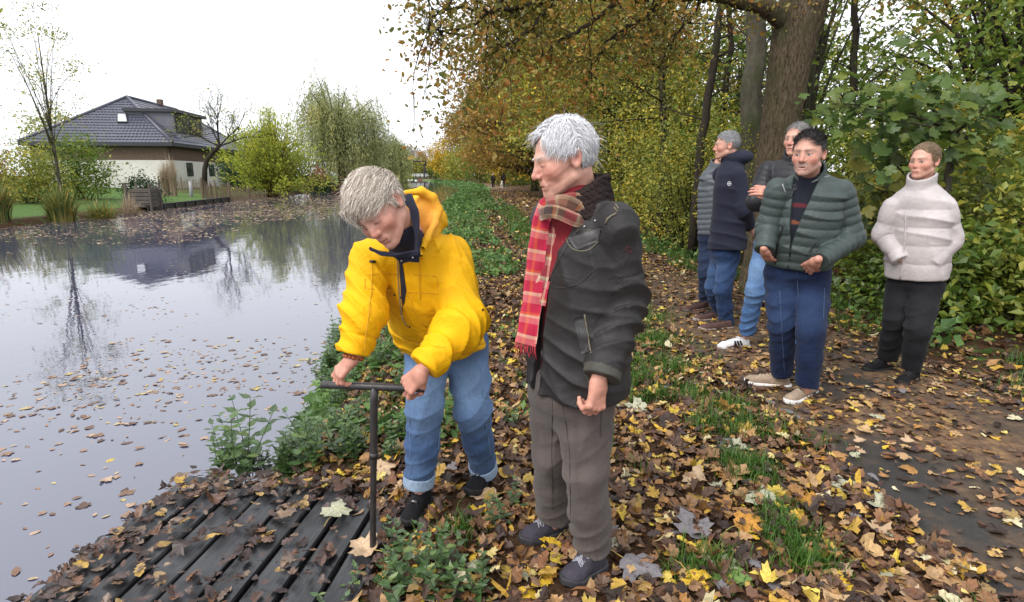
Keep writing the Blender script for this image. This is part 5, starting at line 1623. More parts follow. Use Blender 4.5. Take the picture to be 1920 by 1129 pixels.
def ribbon(pts, side, width, thick, up=None, nU=6):
    """a flat strip of cloth with thickness along pts; returns verts, quads, uv"""
    pts = np.asarray(pts, float); k = len(pts)
    side = np.asarray(side, float)
    if side.ndim == 1: side = np.repeat(side[None], k, 0)
    width = np.broadcast_to(np.asarray(width, float), (k,))
    tan = np.gradient(pts, axis=0); tan /= np.linalg.norm(tan, axis=1, keepdims=True)
    side = side - (side * tan).sum(1, keepdims=True) * tan
    side /= np.linalg.norm(side, axis=1, keepdims=True)
    nv = np.cross(side, tan)
    s = np.concatenate([[0], np.cumsum(np.linalg.norm(np.diff(pts, axis=0), axis=1))])
    V, UV = [], []
    for layer in (1, -1):
        for j in range(nU + 1):
            u = j / nU - .5
            edge = 1 - (abs(u) * 2) ** 6
            wv = .25 * thick * np.sin(s * 55 + j)[:, None] * nv
            V.append(pts + side * (u * width)[:, None] + nv * (layer * thick / 2 * edge) + wv)
            UV.append(np.stack([np.full(k, u) * width, s], 1))
    V = np.stack(V, 1); UV = np.stack(UV, 1)          # k, 2*(nU+1)
    m = 2 * (nU + 1)
    Q = []
    ring = list(range(nU + 1)) + list(range(m - 1, nU, -1))
    for i in range(k - 1):
        for a in range(m):
            b = (a + 1) % m
            Q.append([i*m + ring[a], i*m + ring[b], (i+1)*m + ring[b], (i+1)*m + ring[a]])
    return V.reshape(-1, 3), np.array(Q), UV.reshape(-1, 2)
# ================================================================== the two people in front
def hits(fn, pix, t0=.8, t1=9.0, out=0.0):
    """points of a modelled surface met along the sight lines through pixels of the photograph (nan where missed)"""
    pix = np.asarray(pix, float).reshape(-1, 2); v = -(pix[:, 1] - 564.5) / F_PX
    d = np.stack([(pix[:, 0] - 960) / F_PX, CP + v * SP, -SP + v * CP], 1); d /= np.linalg.norm(d, axis=1, keepdims=True)
    o = np.array([0, 0, CAM_H]); t = np.full(len(pix), t0); live = np.ones(len(pix), bool)
    for _ in range(170):
        s = fn((o + d[live] * t[live, None]).astype(np.float32))
        i = np.where(live)[0]; done = s < .0008
        t[i[~done]] += np.maximum(s[~done] * .6, .0008)
        live[i[done]] = False; live &= t < t1
        if not live.any(): break
    P = o + d * (t - out)[:, None]; P[t >= t1] = np.nan
    return P

def hit(fn, px, py, out=0.0):
    p = hits(fn, [(px, py)], out=out)[0]
    return None if np.isnan(p).any() else p

def trim(parent, fn, pix, r, mat, name='piping', n=None, out=.0005, nseg=5):
    pix = np.array(pix, float)
    k = n or max(4, int(np.linalg.norm(np.diff(pix, axis=0), axis=1).sum() / 7))
    s = np.concatenate([[0], np.cumsum(np.linalg.norm(np.diff(pix, axis=0), axis=1))])
    u = np.linspace(0, s[-1], k)
    pts = hits(fn, np.stack([np.interp(u, s, pix[:, 0]), np.interp(u, s, pix[:, 1])], 1), out=out)
    pts = pts[~np.isnan(pts).any(1)]
    if len(pts) < 2: return None
    if len(pts) > 4:
        pts[1:-1] = (pts[:-2] + 2*pts[1:-1] + pts[2:]) / 4
    return MB().tube(pts, r, nseg).build(name, mat, parent, smooth=True)

def patch(parent, fn, quad, nu, nv, mat, name, thick=.004, out=.004, uvs=False):
    """a flap or pocket: a padded panel spread over a modelled surface between four picture points (tl, tr, br, bl)"""
    q = np.array(quad, float)
    uu, vv = np.meshgrid(np.linspace(0, 1, nu+1), np.linspace(0, 1, nv+1)); uu = uu[..., None]; vv = vv[..., None]
    P = hits(fn, q[0]*(1-uu)*(1-vv) + q[1]*uu*(1-vv) + q[2]*uu*vv + q[3]*(1-uu)*vv).reshape(nv+1, nu+1, 3)
    if np.isnan(P).any(): return None
    du = np.gradient(P, axis=1); dv = np.gradient(P, axis=0)
    nn = np.cross(du, dv); nn /= np.maximum(np.linalg.norm(nn, axis=2, keepdims=True), 1e-9)
    sg = np.sign((nn * (np.array([0, 0, CAM_H]) - P)).sum(2, keepdims=True)); nn *= sg
    e = np.ones((nv+1, nu+1, 1)); e[0] = e[-1] = 0; e[:, 0] = e[:, -1] = 0
    top = P + nn * (out * .5 + thick * e); bot = P - nn * .004
    V = np.concatenate([top.reshape(-1, 3), bot.reshape(-1, 3)]); m = (nu+1)*(nv+1)
    Q = []
    for j in range(nv):
        for i in range(nu):
            a = j*(nu+1)+i
            Q.append([a, a+1, a+nu+2, a+nu+1])
    rim = [i for i in range(nu)] + [j*(nu+1)+nu for j in range(nv)] + [nv*(nu+1)+i for i in range(nu, 0, -1)] + [j*(nu+1) for j in range(nv, 0, -1)]
    for a, b in zip(rim, rim[1:] + rim[:1]):
        Q.append([a, b, b + m, a + m])
    Q = np.array(Q)
    uu, vv = np.meshgrid(np.linspace(0, 1, nu+1), np.linspace(0, 1, nv+1))
    uv = np.stack([uu.ravel(), vv.ravel()], 1); uv = np.concatenate([uv, uv])
    return link(name, mesh_np(name, V, Q, mat, True, np.ones((len(V), 3)) * 1.0, uv=uv), parent)

# ---------------------------------------------------------------- older man in the dark waxed jacket
def old_man():
    fwd = nrm((-.82, -.57, 0)); right = np.cross(fwd, (0, 0, 1)); left = -right
    hem = at(1083, 722, 2.12); nb = at(1092, 368, 2.08)
    fr = frame(hem, nb - hem, right)
    LZ = float(np.linalg.norm(nb - hem))
    lsh = nb + left*.168 + np.array([0, 0, -.088]); rsh = nb - left*.168 + np.array([0, 0, -.085])
    lel = at(1166, 572, 2.00); lwr = at(1126, 708, 1.87)
    rel = rsh + np.array([.05, .06, -.27]); rwr = rel + fwd*.10 + np.array([.03, 0, -.20])
    pel = at(1068, 738, 2.13)
    R = (pel - left*.085 + (0, 0, -.02), at(1036, 850, 2.17), at(1037, 962, 2.31))
    L = (pel + left*.085 + (0, 0, -.02), at(1098, 880, 2.02), at(1111, 1022, 2.085))
    hfr = (np.asarray(at(1057, 297, 2.03), np.float32), head_axes((-.93, -.24, -.27)))
    ho = dict(age=1.0, nose=1.03, mouth=.004, jaw=.98, brow=(.62, .55, .50), browamt=.55)
    hs = .98
    hand = hand_points(lwr + np.array([-.006, 0, -.012]), (-.10, -.10, -1), (.55, -.75, .1), -1,
                       [(.85, 1.0, .6), (.95, 1.1, .6), (1.0, 1.1, .6), (1.05, 1.1, .6)], [(.004, .032, -.020), (-.010, .024, -.016), (-.012, .012, -.012)], .98)
    bones = dict(neck=nb + np.array([-.005, 0, .0]), limbs=[
        ([hem + (0, 0, .02), (hem + nb)/2, nb - (0, 0, .06)], [.11, .11, .09]),
        ([nb - (0, 0, .08), lsh, lel, lwr], [.05, .045, .035, .024]), ([nb - (0, 0, .08), rsh, rel, rwr], [.05, .045, .035, .024]),
        ([pel + (0, 0, .05), R[0], R[1], R[2], R[2] - (0, 0, .05)], [.09, .075, .045, .032, .03]),
        ([pel + (0, 0, .05), L[0], L[1], L[2], L[2] - (0, 0, .05)], [.09, .075, .045, .032, .03])])
    base = np.array([(R[2][0] + L[2][0])/2, (R[2][1] + L[2][1])/2, 0.0])
    body = make_body('person', base, hfr, ho, bones, [hand], .0032, .003, headscale=hs)
    tag(body, 'white-haired person in dark waxed jacket and plaid scarf, looking down, hands lowered', 'person')
    # jacket ------------------------------------------------------
    wax = np.array([.024, .022, .0225], np.float32)
    zs = np.array([0, .12, .26, .40, .50, .57, .63]) / .655 * LZ
    def torso(p, inset=0.0):
        q = loc(p, fr)
        d = loft(q, zs, np.array([.208, .200, .196, .205, .198, .165, .09]) - inset, np.array([.162, .152, .146, .150, .140, .115, .075]) - inset, cy=[0, .0, .0, .0, -.005, -.01, -.01], n=2.3, cap=.012)
        for sh in (lsh, rsh):
            d = smin(d, rcone(p, nb + (0, 0, -.045), sh, .050 - inset, .058 - inset), .05)
        return d
    elL = np.asarray(lel); dirw = nrm(lwr - lel)
    def wedge(q):
        # the open front: half width by height, a little to his right of the middle
        hw = np.interp(q[:, 2], [0, .25, .42, .55, .62], [.022, .030, .045, .066, .080]).astype(np.float32)
        cx = np.interp(q[:, 2], [0, .3, .6], [.050, .040, .012]).astype(np.float32)
        return np.abs(q[:, 0] - cx) - hw
    def jacket(p):
        q = loc(p, fr)
        d = torso(p)
        d = d - .015 * crease(p, (.3, -.2, 1), 80, 11, 1.9, 7) * (.4 + gauss(p, glob((-.12, .1, .22), fr), .12))
        d = d - .010 * crease(p, (1, -.3, .35), 52, 12, 1.6, 6)
        w = np.where(q[:, 1] > .02, wedge(q), .2)
        inner = torso(p, .034)
        d = smax(d, -smax(w, -inner, .006), .006)
        e, s = chain(p, [lsh, lel, lwr + dirw*.06], [.070, .070, .058], .04)
        cr = gauss(p, elL, .10)
        e = e - (.015 * crease(p, dirw + (.35, 0, .2), 66, 13, 1.5, 8) + .014 * crease(p, dirw + (.5, 0, .3), 125, 38, 2.0, 9)) * (.35 + cr)
        e = e - .009 * crease(p, (1, .4, .6), 44, 14, 1.5, 7)
        e = smax(e, (p - lwr) @ dirw.astype(np.float32), .006)
        e2, _ = chain(p, [rsh, rel, rwr], [.076, .068, .055], .04)
        # seam round the sleeve
        e = e + .0035 * np.exp(-(((p - (lsh*.45 + lel*.55)) @ nrm(lel - lsh).astype(np.float32)) / .004) ** 2)
        d = smin(smin(d, e, .012), e2, .03)
        return d + .002 * wob(p, 38, 15)
    def jcol(V):
        c = np.broadcast_to(wax, V.shape) * (1 + .30 * wob(V, 16, 16) * .5)[:, None]
        # lighter dusty lining band at cuff and hem
        z = (V - lwr) @ dirw.astype(np.float32)
        near = seg(V.astype(np.float32), lel, lwr + dirw*.05)[0] < .068
        w = ((z > -.030) & near)[:, None]
        c = np.where(w, np.array([.060, .058, .048]), c)
        return c
    lo, hi = bbox([hem, nb, lsh, rsh, lel, lwr, rel, rwr], .17)
    jk = sdf_obj('jacket', jacket, lo, hi, .0048, M_WAX, body, col=jcol)
    jk['label'] = 'dark waxed cotton jacket with pile collar and shoulder strap'
    # red cardigan inside
    def cardi(p):
        q = loc(p, fr)
        d = torso(p, .028) + .003 * folds(p, (0, 0, 1), 30, 17, 1.5, 8)
        d = smax(d, -(q[:, 1] + .01), .01)
        d = smin(d, rcone(p, nb + (-.02, -.01, -.06), nb + (-.03, -.014, .0), .092, .078), .03)
        return smax(d, -(q[:, 2] - .05), .01)
    sdf_obj('cardigan', cardi, lo, hi, .006, M_CLOTH, body, col=(.20, .018, .026))
    # pile collar
    cu = fr[1][2]
    cfr = frame(nb + np.array([-.012, 0, -.02]), nrm(cu + np.array([-.08, 0, 0])), right)
    def collar(p):
        q = loc(p, cfr)
        z = q[:, 2]
        r = np.sqrt((q[:, 0] / 1.05) ** 2 + ((q[:, 1] + .0) / 1.0) ** 2)
        R_ = np.interp(z, [-.05, .0, .06, .11], [.122, .105, .093, .097]).astype(np.float32)
        d = np.abs(r - R_) - .014
        tp = .088 - .55 * np.clip(q[:, 1] + .01, 0, 1)
        d = smax(d, z - tp, .012); d = smax(d, -z - .045, .01)
        w = np.where(q[:, 1] > 0, np.abs(q[:, 0] - .02) - (.035 + .75*np.clip(.06 - z, 0, .1)), .3)
        d = smax(d, -w, .01) if True else d
        return d - .0028 * wob(p, 260, 18) - .0015 * wob(p, 120, 19)
    sdf_obj('pile_collar', collar, nb - .2, nb + .2, .0036, M_FUR, jk, col=None)
    # details on the jacket
    M_TRIM = mat_plain('tan_trim', (.13, .115, .08), rough=.8, var=.3)
    M_FLAP = mat_plain('waxed_flap', (.040, .038, .038), rough=.45, var=.2, bump=.2)
    def det(*a, **k): return trim(jk, jacket, *a, **k)
    patch(jk, jacket, [(1064, 446), (1128, 424), (1122, 452), (1082, 470)], 8, 5, M_FLAP, 'pocket_flap', .006)
    det([(1062, 448), (1068, 464), (1084, 472), (1104, 470), (1122, 453)], .0024, M_TRIM)
    det([(1100, 432), (1127, 430)], .0022, M_TRIM)
    det([(1160, 392), (1148, 372), (1140, 364), (1141, 376), (1158, 397)], .0030, M_TRIM, name='shoulder_strap_edge')
    patch(jk, jacket, [(1141, 366), (1158, 364), (1190, 396), (1160, 396)], 5, 6, M_FLAP, 'shoulder_strap', .006)
    det([(1135, 420), (1140, 408), (1156, 400)], .0035, M_TRIM)
    det([(1096, 590), (1104, 640), (1108, 662)], .0032, M_TRIM, name='pocket_edge')
    patch(jk, jacket, [(1076, 598), (1096, 592), (1108, 660), (1090, 664)], 5, 10, M_FLAP, 'slanted_pocket', .005)
    det([(1085, 430), (1060, 465), (1036, 510), (1020, 545), (1017, 600), (1013, 726)], .0026, M_FLAP, name='front_seam')
    det([(1120, 500), (1090, 530), (1060, 540), (1035, 538)], .0014, M_FLAP, name='seam')
    pts = [hit(jacket, x, y, out=.001) for x, y in ((1116, 414), (1096, 425), (1056, 454), (1019, 535), (1008, 630), (1008, 724))]
    studs(jk, [p for p in pts if p is not None], .0052)
    # round emblem on the sleeve
    M_EMB = mat_plain('sleeve_emblem', (.09, .02, .025), rough=.8, var=.2)
    a = np.linspace(0, 6.28, 15)
    det([(1179 + 6*math.cos(t), 469 + 6*math.sin(t)) for t in a], .0012, M_EMB, name='emblem', n=15)
    det([(1175, 470), (1179, 467), (1183, 471), (1180, 474)], .0010, M_EMB, name='emblem', n=6)
    # scarf -------------------------------------------------------
    m, nt, out = new_mat('plaid_wool')
    pr = principled(nt, out, .95, .1)
    pr.inputs['Sheen Weight'].default_value = .25
    uv = N(nt, 'ShaderNodeUVMap'); sx = N(nt, 'ShaderNodeSeparateXYZ')
    nt.links.new(uv.outputs[0], sx.inputs[0])
    def stripes(sock, period, stops):
        mu = N(nt, 'ShaderNodeMath', operation='MULTIPLY'); mu.inputs[1].default_value = 1/period
        fr_ = N(nt, 'ShaderNodeMath', operation='FRACT')
        nt.links.new(sock, mu.inputs[0]); nt.links.new(mu.outputs[0], fr_.inputs[0])
        r = ramp(nt, stops, 'CONSTANT'); nt.links.new(fr_.outputs[0], r.inputs['Fac'])
        return r
    red, pink, cream, brown, orng = (.40, .018, .050), (.52, .16, .16), (.60, .44, .30), (.085, .045, .035), (.55, .10, .03)
    ru = stripes(sx.outputs['X'], .125, [(0, red), (.30, cream), (.42, brown), (.52, brown), (.60, cream), (.66, red), (.90, orng)])
    rv = stripes(sx.outputs['Y'], .150, [(0, red), (.26, cream), (.34, pink), (.52, red), (.74, orng), (.80, cream), (.86, pink)])
    mx = N(nt, 'ShaderNodeMix', data_type='RGBA'); 
    ck = noise(nt, 900, 2, .5)
    mr = N(nt, 'ShaderNodeMapRange'); mr.inputs['From Min'].default_value = .42; mr.inputs['From Max'].default_value = .58; mr.inputs['To Min'].default_value = .3; mr.inputs['To Max'].default_value = .75
    nt.links.new(ck.outputs['Fac'], mr.inputs['Value']); nt.links.new(mr.outputs[0], mx.inputs['Factor'])
    nt.links.new(ru.outputs[0], mx.inputs[6]); nt.links.new(rv.outputs[0], mx.inputs[7])
    nt.links.new(mx.outputs[2], pr.inputs['Base Color'])
    bp = N(nt, 'ShaderNodeBump'); bp.inputs['Strength'].default_value = .5; bp.inputs['Distance'].default_value = .003
    nt.links.new(ck.outputs['Fac'], bp.inputs['Height']); nt.links.new(bp.outputs[0], pr.inputs['Normal'])
    M_PLAID = m
    # hanging end: from the neck down his right front
    pix = [(1034, 372), (1020, 385), (1010, 420), (1003, 470), (998, 520), (993, 570), (987, 610), (981, 645)]
    full = lambda p: np.minimum(jacket(p), cardi(p))
    pts = []
    for x, y in pix:
        h_ = hit(full, x + 4, y, out=.012)
        if h_ is None: h_ = at(x + 4, y, 1.98)
        pts.append(h_)
    pts = np.array(pts)
    yy = np.polyfit(pts[:, 2], pts[:, 1], 2); pts[:, 1] = np.polyval(yy, pts[:, 2]) - .022
    # keep to the sight line
    for i, (x, y) in enumerate(pix):
        pts[i] = at(x + 4, y, pts[i, 1])
    fine = np.array([[np.interp(u, np.linspace(0, 1, len(pts)), pts[:, k]) for k in range(3)] for u in np.linspace(0, 1, 30)])
    sidev = nrm(np.array([.80, -.42, 0]))
    V, Q, UV = ribbon(fine, sidev, np.linspace(.060, .082, 30), .012)
    sc = link('scarf', mesh_np('scarf', V, Q, M_PLAID, True, uv=UV), body)
    sc['label'] = 'red and cream plaid wool scarf'
    pix2 = [(1046, 374), (1034, 392), (1030, 430), (1024, 480), (1016, 530), (1008, 570)]
    p2 = np.array([at(x, y, np.interp(y, [372, 650], [pts[0, 1] + .012, pts[-1, 1] + .014])) for x, y in pix2])
    fine2 = np.array([[np.interp(u, np.linspace(0, 1, len(p2)), p2[:, k]) for k in range(3)] for u in np.linspace(0, 1, 24)])
    V, Q, UV = ribbon(fine2, sidev, np.linspace(.05, .06, 24), .010)
    UV = UV + np.array([.06, .07])
    link('scarf_end', mesh_np('scarf_end', V, Q, M_PLAID, True, uv=UV), sc)
    b = MB()
    rr = np.random.default_rng(3)
    for i in range(16):
        u = (i / 15 - .5) * .08
        p0 = fine[-1] + sidev * u
        b.tube([p0 + (0, 0, .004), p0 + rr.normal(0, .003, 3) + (0, 0, -.02), p0 + rr.normal(0, .005, 3) + (0, 0, -.042)], .0017, 4)
    b.build('fringe', mat_plain('scarf_fringe', (.38, .03, .05), rough=.95, var=.3), sc, smooth=True)
    # loops round the neck
    nfr = frame(glob(np.array([0, -.012, -.128]) * hs, hfr), nrm(np.array([.24, .06, 1])), right)
    VV, QQ, UU = [], [], []; nn_ = 0
    for k, (rz, r0, wd, tilt) in enumerate(((-.022, .070, .040, .12), (-.046, .080, .044, -.05), (-.070, .092, .044, .14))):
        a = np.linspace(0, 2*math.pi, 41)
        ring = np.stack([r0*.95*np.cos(a), r0*1.06*np.sin(a) + .006, rz + tilt*r0*np.sin(a) * -1 + .010*np.sin(3*a + k)], 1)
        W = glob(ring, nfr)
        V, Q, UV = ribbon(W, nrm(fr[1][2] + .35*0), wd, .013)
        UV = UV[:, ::1] + np.array([.03*k, .04*k])
        VV.append(V); QQ.append(Q + nn_); UU.append(UV); nn_ += len(V)
    m2 = M_PLAID.copy(); m2.name = 'plaid_wool_brown'
    rs = [n for n in m2.node_tree.nodes if n.type == 'VALTORGB']
    for e, c in zip(rs[0].color_ramp.elements, [(.16, .07, .045), (.30, .20, .13), (.05, .03, .026), (.05, .03, .026), (.34, .22, .14), (.18, .05, .035), (.36, .11, .04)]): e.color = (*c, 1)
    for e, c in zip(rs[1].color_ramp.elements, [(.28, .03, .04), (.30, .20, .13), (.20, .09, .06), (.05, .03, .026), (.30, .09, .03), (.32, .22, .14), (.12, .06, .04)]): e.color = (*c, 1)
    link('scarf_loop', mesh_np('scarf_loop', np.concatenate(VV), np.concatenate(QQ), m2, True, uv=np.concatenate(UU)), sc)
    # trousers
    tp = np.array([.086, .070, .064], np.float32)
    def tcol(V):
        c = np.broadcast_to(tp, V.shape) * (1 + .16 * wob(V, 20, 21))[:, None]
        for kn in (R[1], L[1]):
            c = c * (1 + .22 * gauss(V, np.asarray(kn) + (0, -.08, .02), .07))[:, None]
        return c
    tr = trousers(body, pel, R, L, (.093, .076, .066), .0052, M_CORD, tcol, 31, (.165, .125), frame(pel, (0, 0, 1), right), foldamp=.013)
    tr['label'] = 'taupe corduroy trousers'
    M_TS = mat_plain('trouser_seam', (.052, .042, .038), rough=.9)
    for pix in ([(1036, 750), (1034, 850), (1037, 955)], [(1050, 740), (1062, 800), (1068, 850), (1070, 980)], [(1128, 745), (1126, 820)]):
        trim(tr, FN['trousers'], pix, .0016, M_TS, 'seam', out=0)
    # shoes
    for (hx, tx) in (((1066, 992), (976, 1024)), ((1132, 1060), (1056, 1104))):
        shoe('walking_shoe', body, onground(*hx, -.01), onground(*tx, -.01), (.050, .045, .058), (.040, .040, .045), .004, lace=M_LACE, sole_h=.03, width=1.08, high=.012)
    # hair
    MH = mat_hair('white_hair', (.42, .42, .44), (.88, .88, .90))
    def capf(p):
        q = loc(p, hfr) / hs
        d = ellip(q, (0, -.020, .042), (.081, .097, .089))
        front = .060 - .45 * np.clip(q[:, 2] - .05, -.2, .2)         # hairline
        line = q[:, 1] - np.interp(q[:, 2], [-.08, -.03, .0, .03, .06, .10, .14], [-.050, -.040, -.006, .018, .040, .062, .08]).astype(np.float32)
        d = smax(d, line, .012)
        d = smax(d, -.060 - q[:, 2] + .2 * q[:, 1], .012)
        ear = ellip(q, (.082, -.008, -.008), (.02, .022, .030)); ear2 = ellip(q, (-.082, -.008, -.008), (.02, .022, .030))
        d = smax(smax(d, -ear, .008), -ear2, .008)
        return (d - .003 * wob(q, 60, 23)) * hs
    cap = sdf_obj('hair', capf, hfr[0] - .16, hfr[0] + .18, .004, mat_plain('white_hair_mass', (.55, .55, .57), rough=.6, var=.3, scale=90, stretch=(1, 1, .3)), body)
    cap['label'] = 'white side-parted hair'
    X = hfr[1]
    def region(q):
        line = np.interp(q[:, 2], [-.08, -.03, .0, .03, .06, .10, .14], [-.045, -.034, .0, .022, .044, .066, .085])
        ear = (np.abs(q[:, 1] + .010) < .020) & (q[:, 2] < .026)
        return (q[:, 1] < line) & (q[:, 2] > -.060 + .2 * q[:, 1]) & ~ear
    ro, no, q, nv = scalp_roots(hfr, hs, 6500, region, .006)
    # swept from the parting forward and down, back hair straight down
    part = np.array([-.030, 0, .12])
    fl = np.stack([np.where(q[:, 0] > -.03, .9, -.5) * np.clip((q[:, 2] - .0) / .1, 0, 1), np.where(q[:, 1] > -.03, .55, -.35), -.35 - 1.2 * np.clip((.06 - q[:, 2]) / .06, 0, 1)], 1)
    fl = fl - (fl * nv).sum(1, keepdims=True) * nv
    fl /= np.linalg.norm(fl, axis=1, keepdims=True)
    strands('hair_strands', ro, fl.astype(np.float32) @ X, no, np.where(q[:, 2] > .05, .062, .036), .0019, MH, cap, 7, .05, .02, skull_keep(hfr, hs, .008), 5, .08, maxoff=.014)
    ro, no, q, nv = scalp_roots(hfr, hs, 170, region, .012, 8)
    fl = np.stack([q[:, 0]*6, -.3 + 0*q[:, 0], -.2 + 0*q[:, 0]], 1)
    strands('stray_hair', ro, fl.astype(np.float32) @ X, no, .05, .0011, MH, cap, 6, .12, .08, skull_keep(hfr, hs, .01), 7, .25)
    # bushy white brows
    for s in (-1, 1):
        k = 42; t = np.random.default_rng(40 + s).uniform(0, 1, k)
        br = np.stack([s*(.014 + .036*t), .097 - .022*t**1.5, .021 + .004*np.sin(t*3)], 1); dn = np.stack([s*np.ones(k), .55 + 0*t, .1 + 0*t], 1)
        nn_ = np.stack([.4*s*t, np.ones(k), 0*t], 1); nn_ /= np.linalg.norm(nn_, axis=1, keepdims=True)
        strands('eyebrow', glob(br*hs, hfr), (dn @ X).astype(np.float32), (nn_ @ X).astype(np.float32), .009, .0012, MH, cap, 3, .1, .2, None, 60 + s, .3)
    # wispy fringe standing off the forehead
    ro, no, q, nv = scalp_roots(hfr, hs, 260, lambda q: (q[:, 1] > .04) & (q[:, 2] > .085) & (q[:, 2] < .125), .010, 9)
    fl = np.tile(np.array([.35, .8, -.35]), (len(ro), 1))
    strands('hair_wisps', ro, fl.astype(np.float32) @ X, no, .055, .0014, MH, cap, 6, .16, .10, skull_keep(hfr, hs, .006), 6, .45)
    return body

# ---------------------------------------------------------------- person in the yellow raincoat bending over the handle
BAR_A, BAR_B = at(603, 721, 2.14), at(796, 729, 2.10)

def yellow_person():
    fwd = nrm((-.38, -.925, 0)); right = np.cross(fwd, (0, 0, 1)); left = -right
    hem = at(836, 664, 2.66); nb = at(772, 440, 2.23)
    fr = frame(hem, nb - hem, right)
    LZ = float(np.linalg.norm(nb - hem))
    rsh = at(692, 487, 2.26); lsh = at(846, 482, 2.33)
    rel = at(684, 585, 2.17); rwr = at(664, 664, 2.12)
    lel = at(868, 602, 2.20); lwr = at(797, 690, 2.09)
    pel = at(838, 636, 2.67)
    R = (at(798, 650, 2.64), at(797, 765, 2.46), at(786, 902, 2.50))
    L = (at(876, 650, 2.68), at(886, 770, 2.58), at(907, 880, 2.76))
    hfr = (np.asarray(at(711, 392, 2.03), np.float32), head_axes((-.20, -.80, -.57), (-.58, -.40, .70)))
    ho = dict(age=.55, nose=.97, jaw=.97, brow=(.40, .30, .22), browamt=.4)
    hs = .965
    # hands on the bar
    bd = nrm(BAR_B - BAR_A)
    rg = BAR_A + bd * .055; lg = BAR_B - bd * .045
    hr = hand_points(rwr + np.array([-.002, -.004, -.012]), nrm(rg + np.array([-.012, -.012, .030]) - rwr), (-.72, -.55, .45), 1,
                     [(.35, .8, .6), (.5, .9, .6), (.6, .9, .6), (.75, .9, .5)], [(.012, .034, -.012), (-.004, .030, -.004), (-.006, .020, .0)], .92, .10)
    hl = hand_points(lwr + np.array([-.010, -.004, -.010]), nrm(lg + np.array([.0, -.004, .030]) - lwr), (.10, -.80, .62), -1,
                     [(.55, 1.0, .6), (.55, 1.0, .6), (.6, 1.0, .6), (.7, 1.0, .5)], [(.014, .026, -.018), (.006, .026, -.012), (-.002, .018, -.010)], .95, .06)
    bones = dict(neck=nb + np.array([0, .03, -.02]), limbs=[
        ([pel, (hem + nb)/2, nb + (0, .05, -.05)], [.12, .12, .08]),
        ([nb + (0, .05, -.05), rsh, rel, rwr], [.05, .045, .035, .022]), ([nb + (0, .05, -.05), lsh, lel, lwr], [.05, .045, .035, .022]),
        ([pel, R[0], R[1], R[2], R[2] - (0, 0, .06)], [.1, .075, .045, .03, .028]), ([pel, L[0], L[1], L[2], L[2] - (0, 0, .04)], [.1, .075, .045, .03, .028])])
    base = np.array([(R[2][0] + L[2][0])/2, (R[2][1] + L[2][1])/2, 0.0])
    body = make_body('person', base, hfr, ho, bones, [hr, hl], .0033, .0028, headscale=hs)
    tag(body, 'person in bright yellow raincoat and blue jeans bending over a dark iron handle', 'person')
    yel = np.array([.76, .40, .004], np.float32)
    zs = np.array([0, .14, .30, .44, .54, .62]) / .66 * LZ
    dl = nrm(lwr - lel); dr = nrm(rwr - rel)
    zcut = float(at(836, 670, 2.50)[2])
    def jacket(p):
        q = loc(p, fr)
        d = loft(q, zs, [.186, .188, .190, .192, .165, .095], [.148, .150, .152, .145, .118, .08], cy=[0, .01, .015, .005, -.005, -.01], n=2.4, cap=.012)
        d = smin(d, rcone(p, nb + (0, .02, -.05), lsh, .055, .068), .05)
        d = smin(d, rcone(p, nb + (0, .02, -.05), rsh, .055, .066), .05)
        d = d - (.012 * crease(p, (.25, 0, 1), 46, 41, 2.0, 6) + .014 * crease(p, (.35, 0, 1), 105, 35, 2.2, 8)) * (.45 + gauss(p, glob((0, .1, .15), fr), .15))
        d = d - .013 * crease(p, (1, 0, .5), 85, 42, 2.2, 7)
        # gathered waist
        d = d + .010 * np.exp(-((q[:, 2] - .13) / .022) ** 2)
        # chest yoke flap edge
        ye = np.exp(-((q[:, 2] - .285) / .006) ** 2) * (q[:, 1] > .05)
        d = d + .005 * ye
        e, s = chain(p, [lsh, lel, lwr + dl*.06], [.076, .074, .054], .05)
        e = e - (.016 * crease(p, dl + (.5, 0, .4), 58, 43, 1.5, 7) + .017 * crease(p, dl + (.3, 0, .6), 120, 36, 2.0, 9)) * (.35 + gauss(p, lel, .10) + .4*gauss(p, lsh, .1))
        e = e - .011 * crease(p, (1, 0, -.6), 75, 44, 1.6, 6)
        e = smax(e, (p - lwr) @ dl.astype(np.float32), .006)
        cz = (p - lwr) @ dl.astype(np.float32)
        e = e + .005 * np.exp(-((cz + .075) / .006) ** 2)
        g, s = chain(p, [rsh, rel, rwr + dr*.06], [.073, .070, .050], .05)
        g = g - (.016 * crease(p, dr + (-.4, 0, .3), 58, 45, 1.5, 7) + .017 * crease(p, dr + (-.2, 0, .6), 120, 37, 2.0, 9)) * (.35 + gauss(p, rel, .10) + .3*gauss(p, rsh, .1))
        g = smax(g, (p - rwr) @ dr.astype(np.float32), .006)
        cz = (p - rwr) @ dr.astype(np.float32)
        g = g + .005 * np.exp(-((cz + .070) / .006) ** 2)
        d = smax(d, zcut - p[:, 2] + .12*np.abs(p[:, 0] - hem[0]), .006)
        d = smin(d, smin(e, g, .01), .010)
        return d + .002 * wob(p, 40, 46)
    def ycol(V):
        return np.broadcast_to(yel, V.shape) * (1 + .07 * wob(V, 10, 47))[:, None]
    lo, hi = bbox([hem, nb, lsh, rsh, lel, rel, lwr, rwr], .18)
    jk = sdf_obj('raincoat', jacket, lo, hi, .0048, M_RAIN, body, col=ycol)
    jk['label'] = 'bright yellow hooded raincoat with navy collar'
    # hood folded at the nape
    hc = at(803, 408, 2.34)
    hx = np.stack([nrm((.80, -.25, -.50)), nrm((.28, .95, .02)), nrm((.45, -.2, .85))])
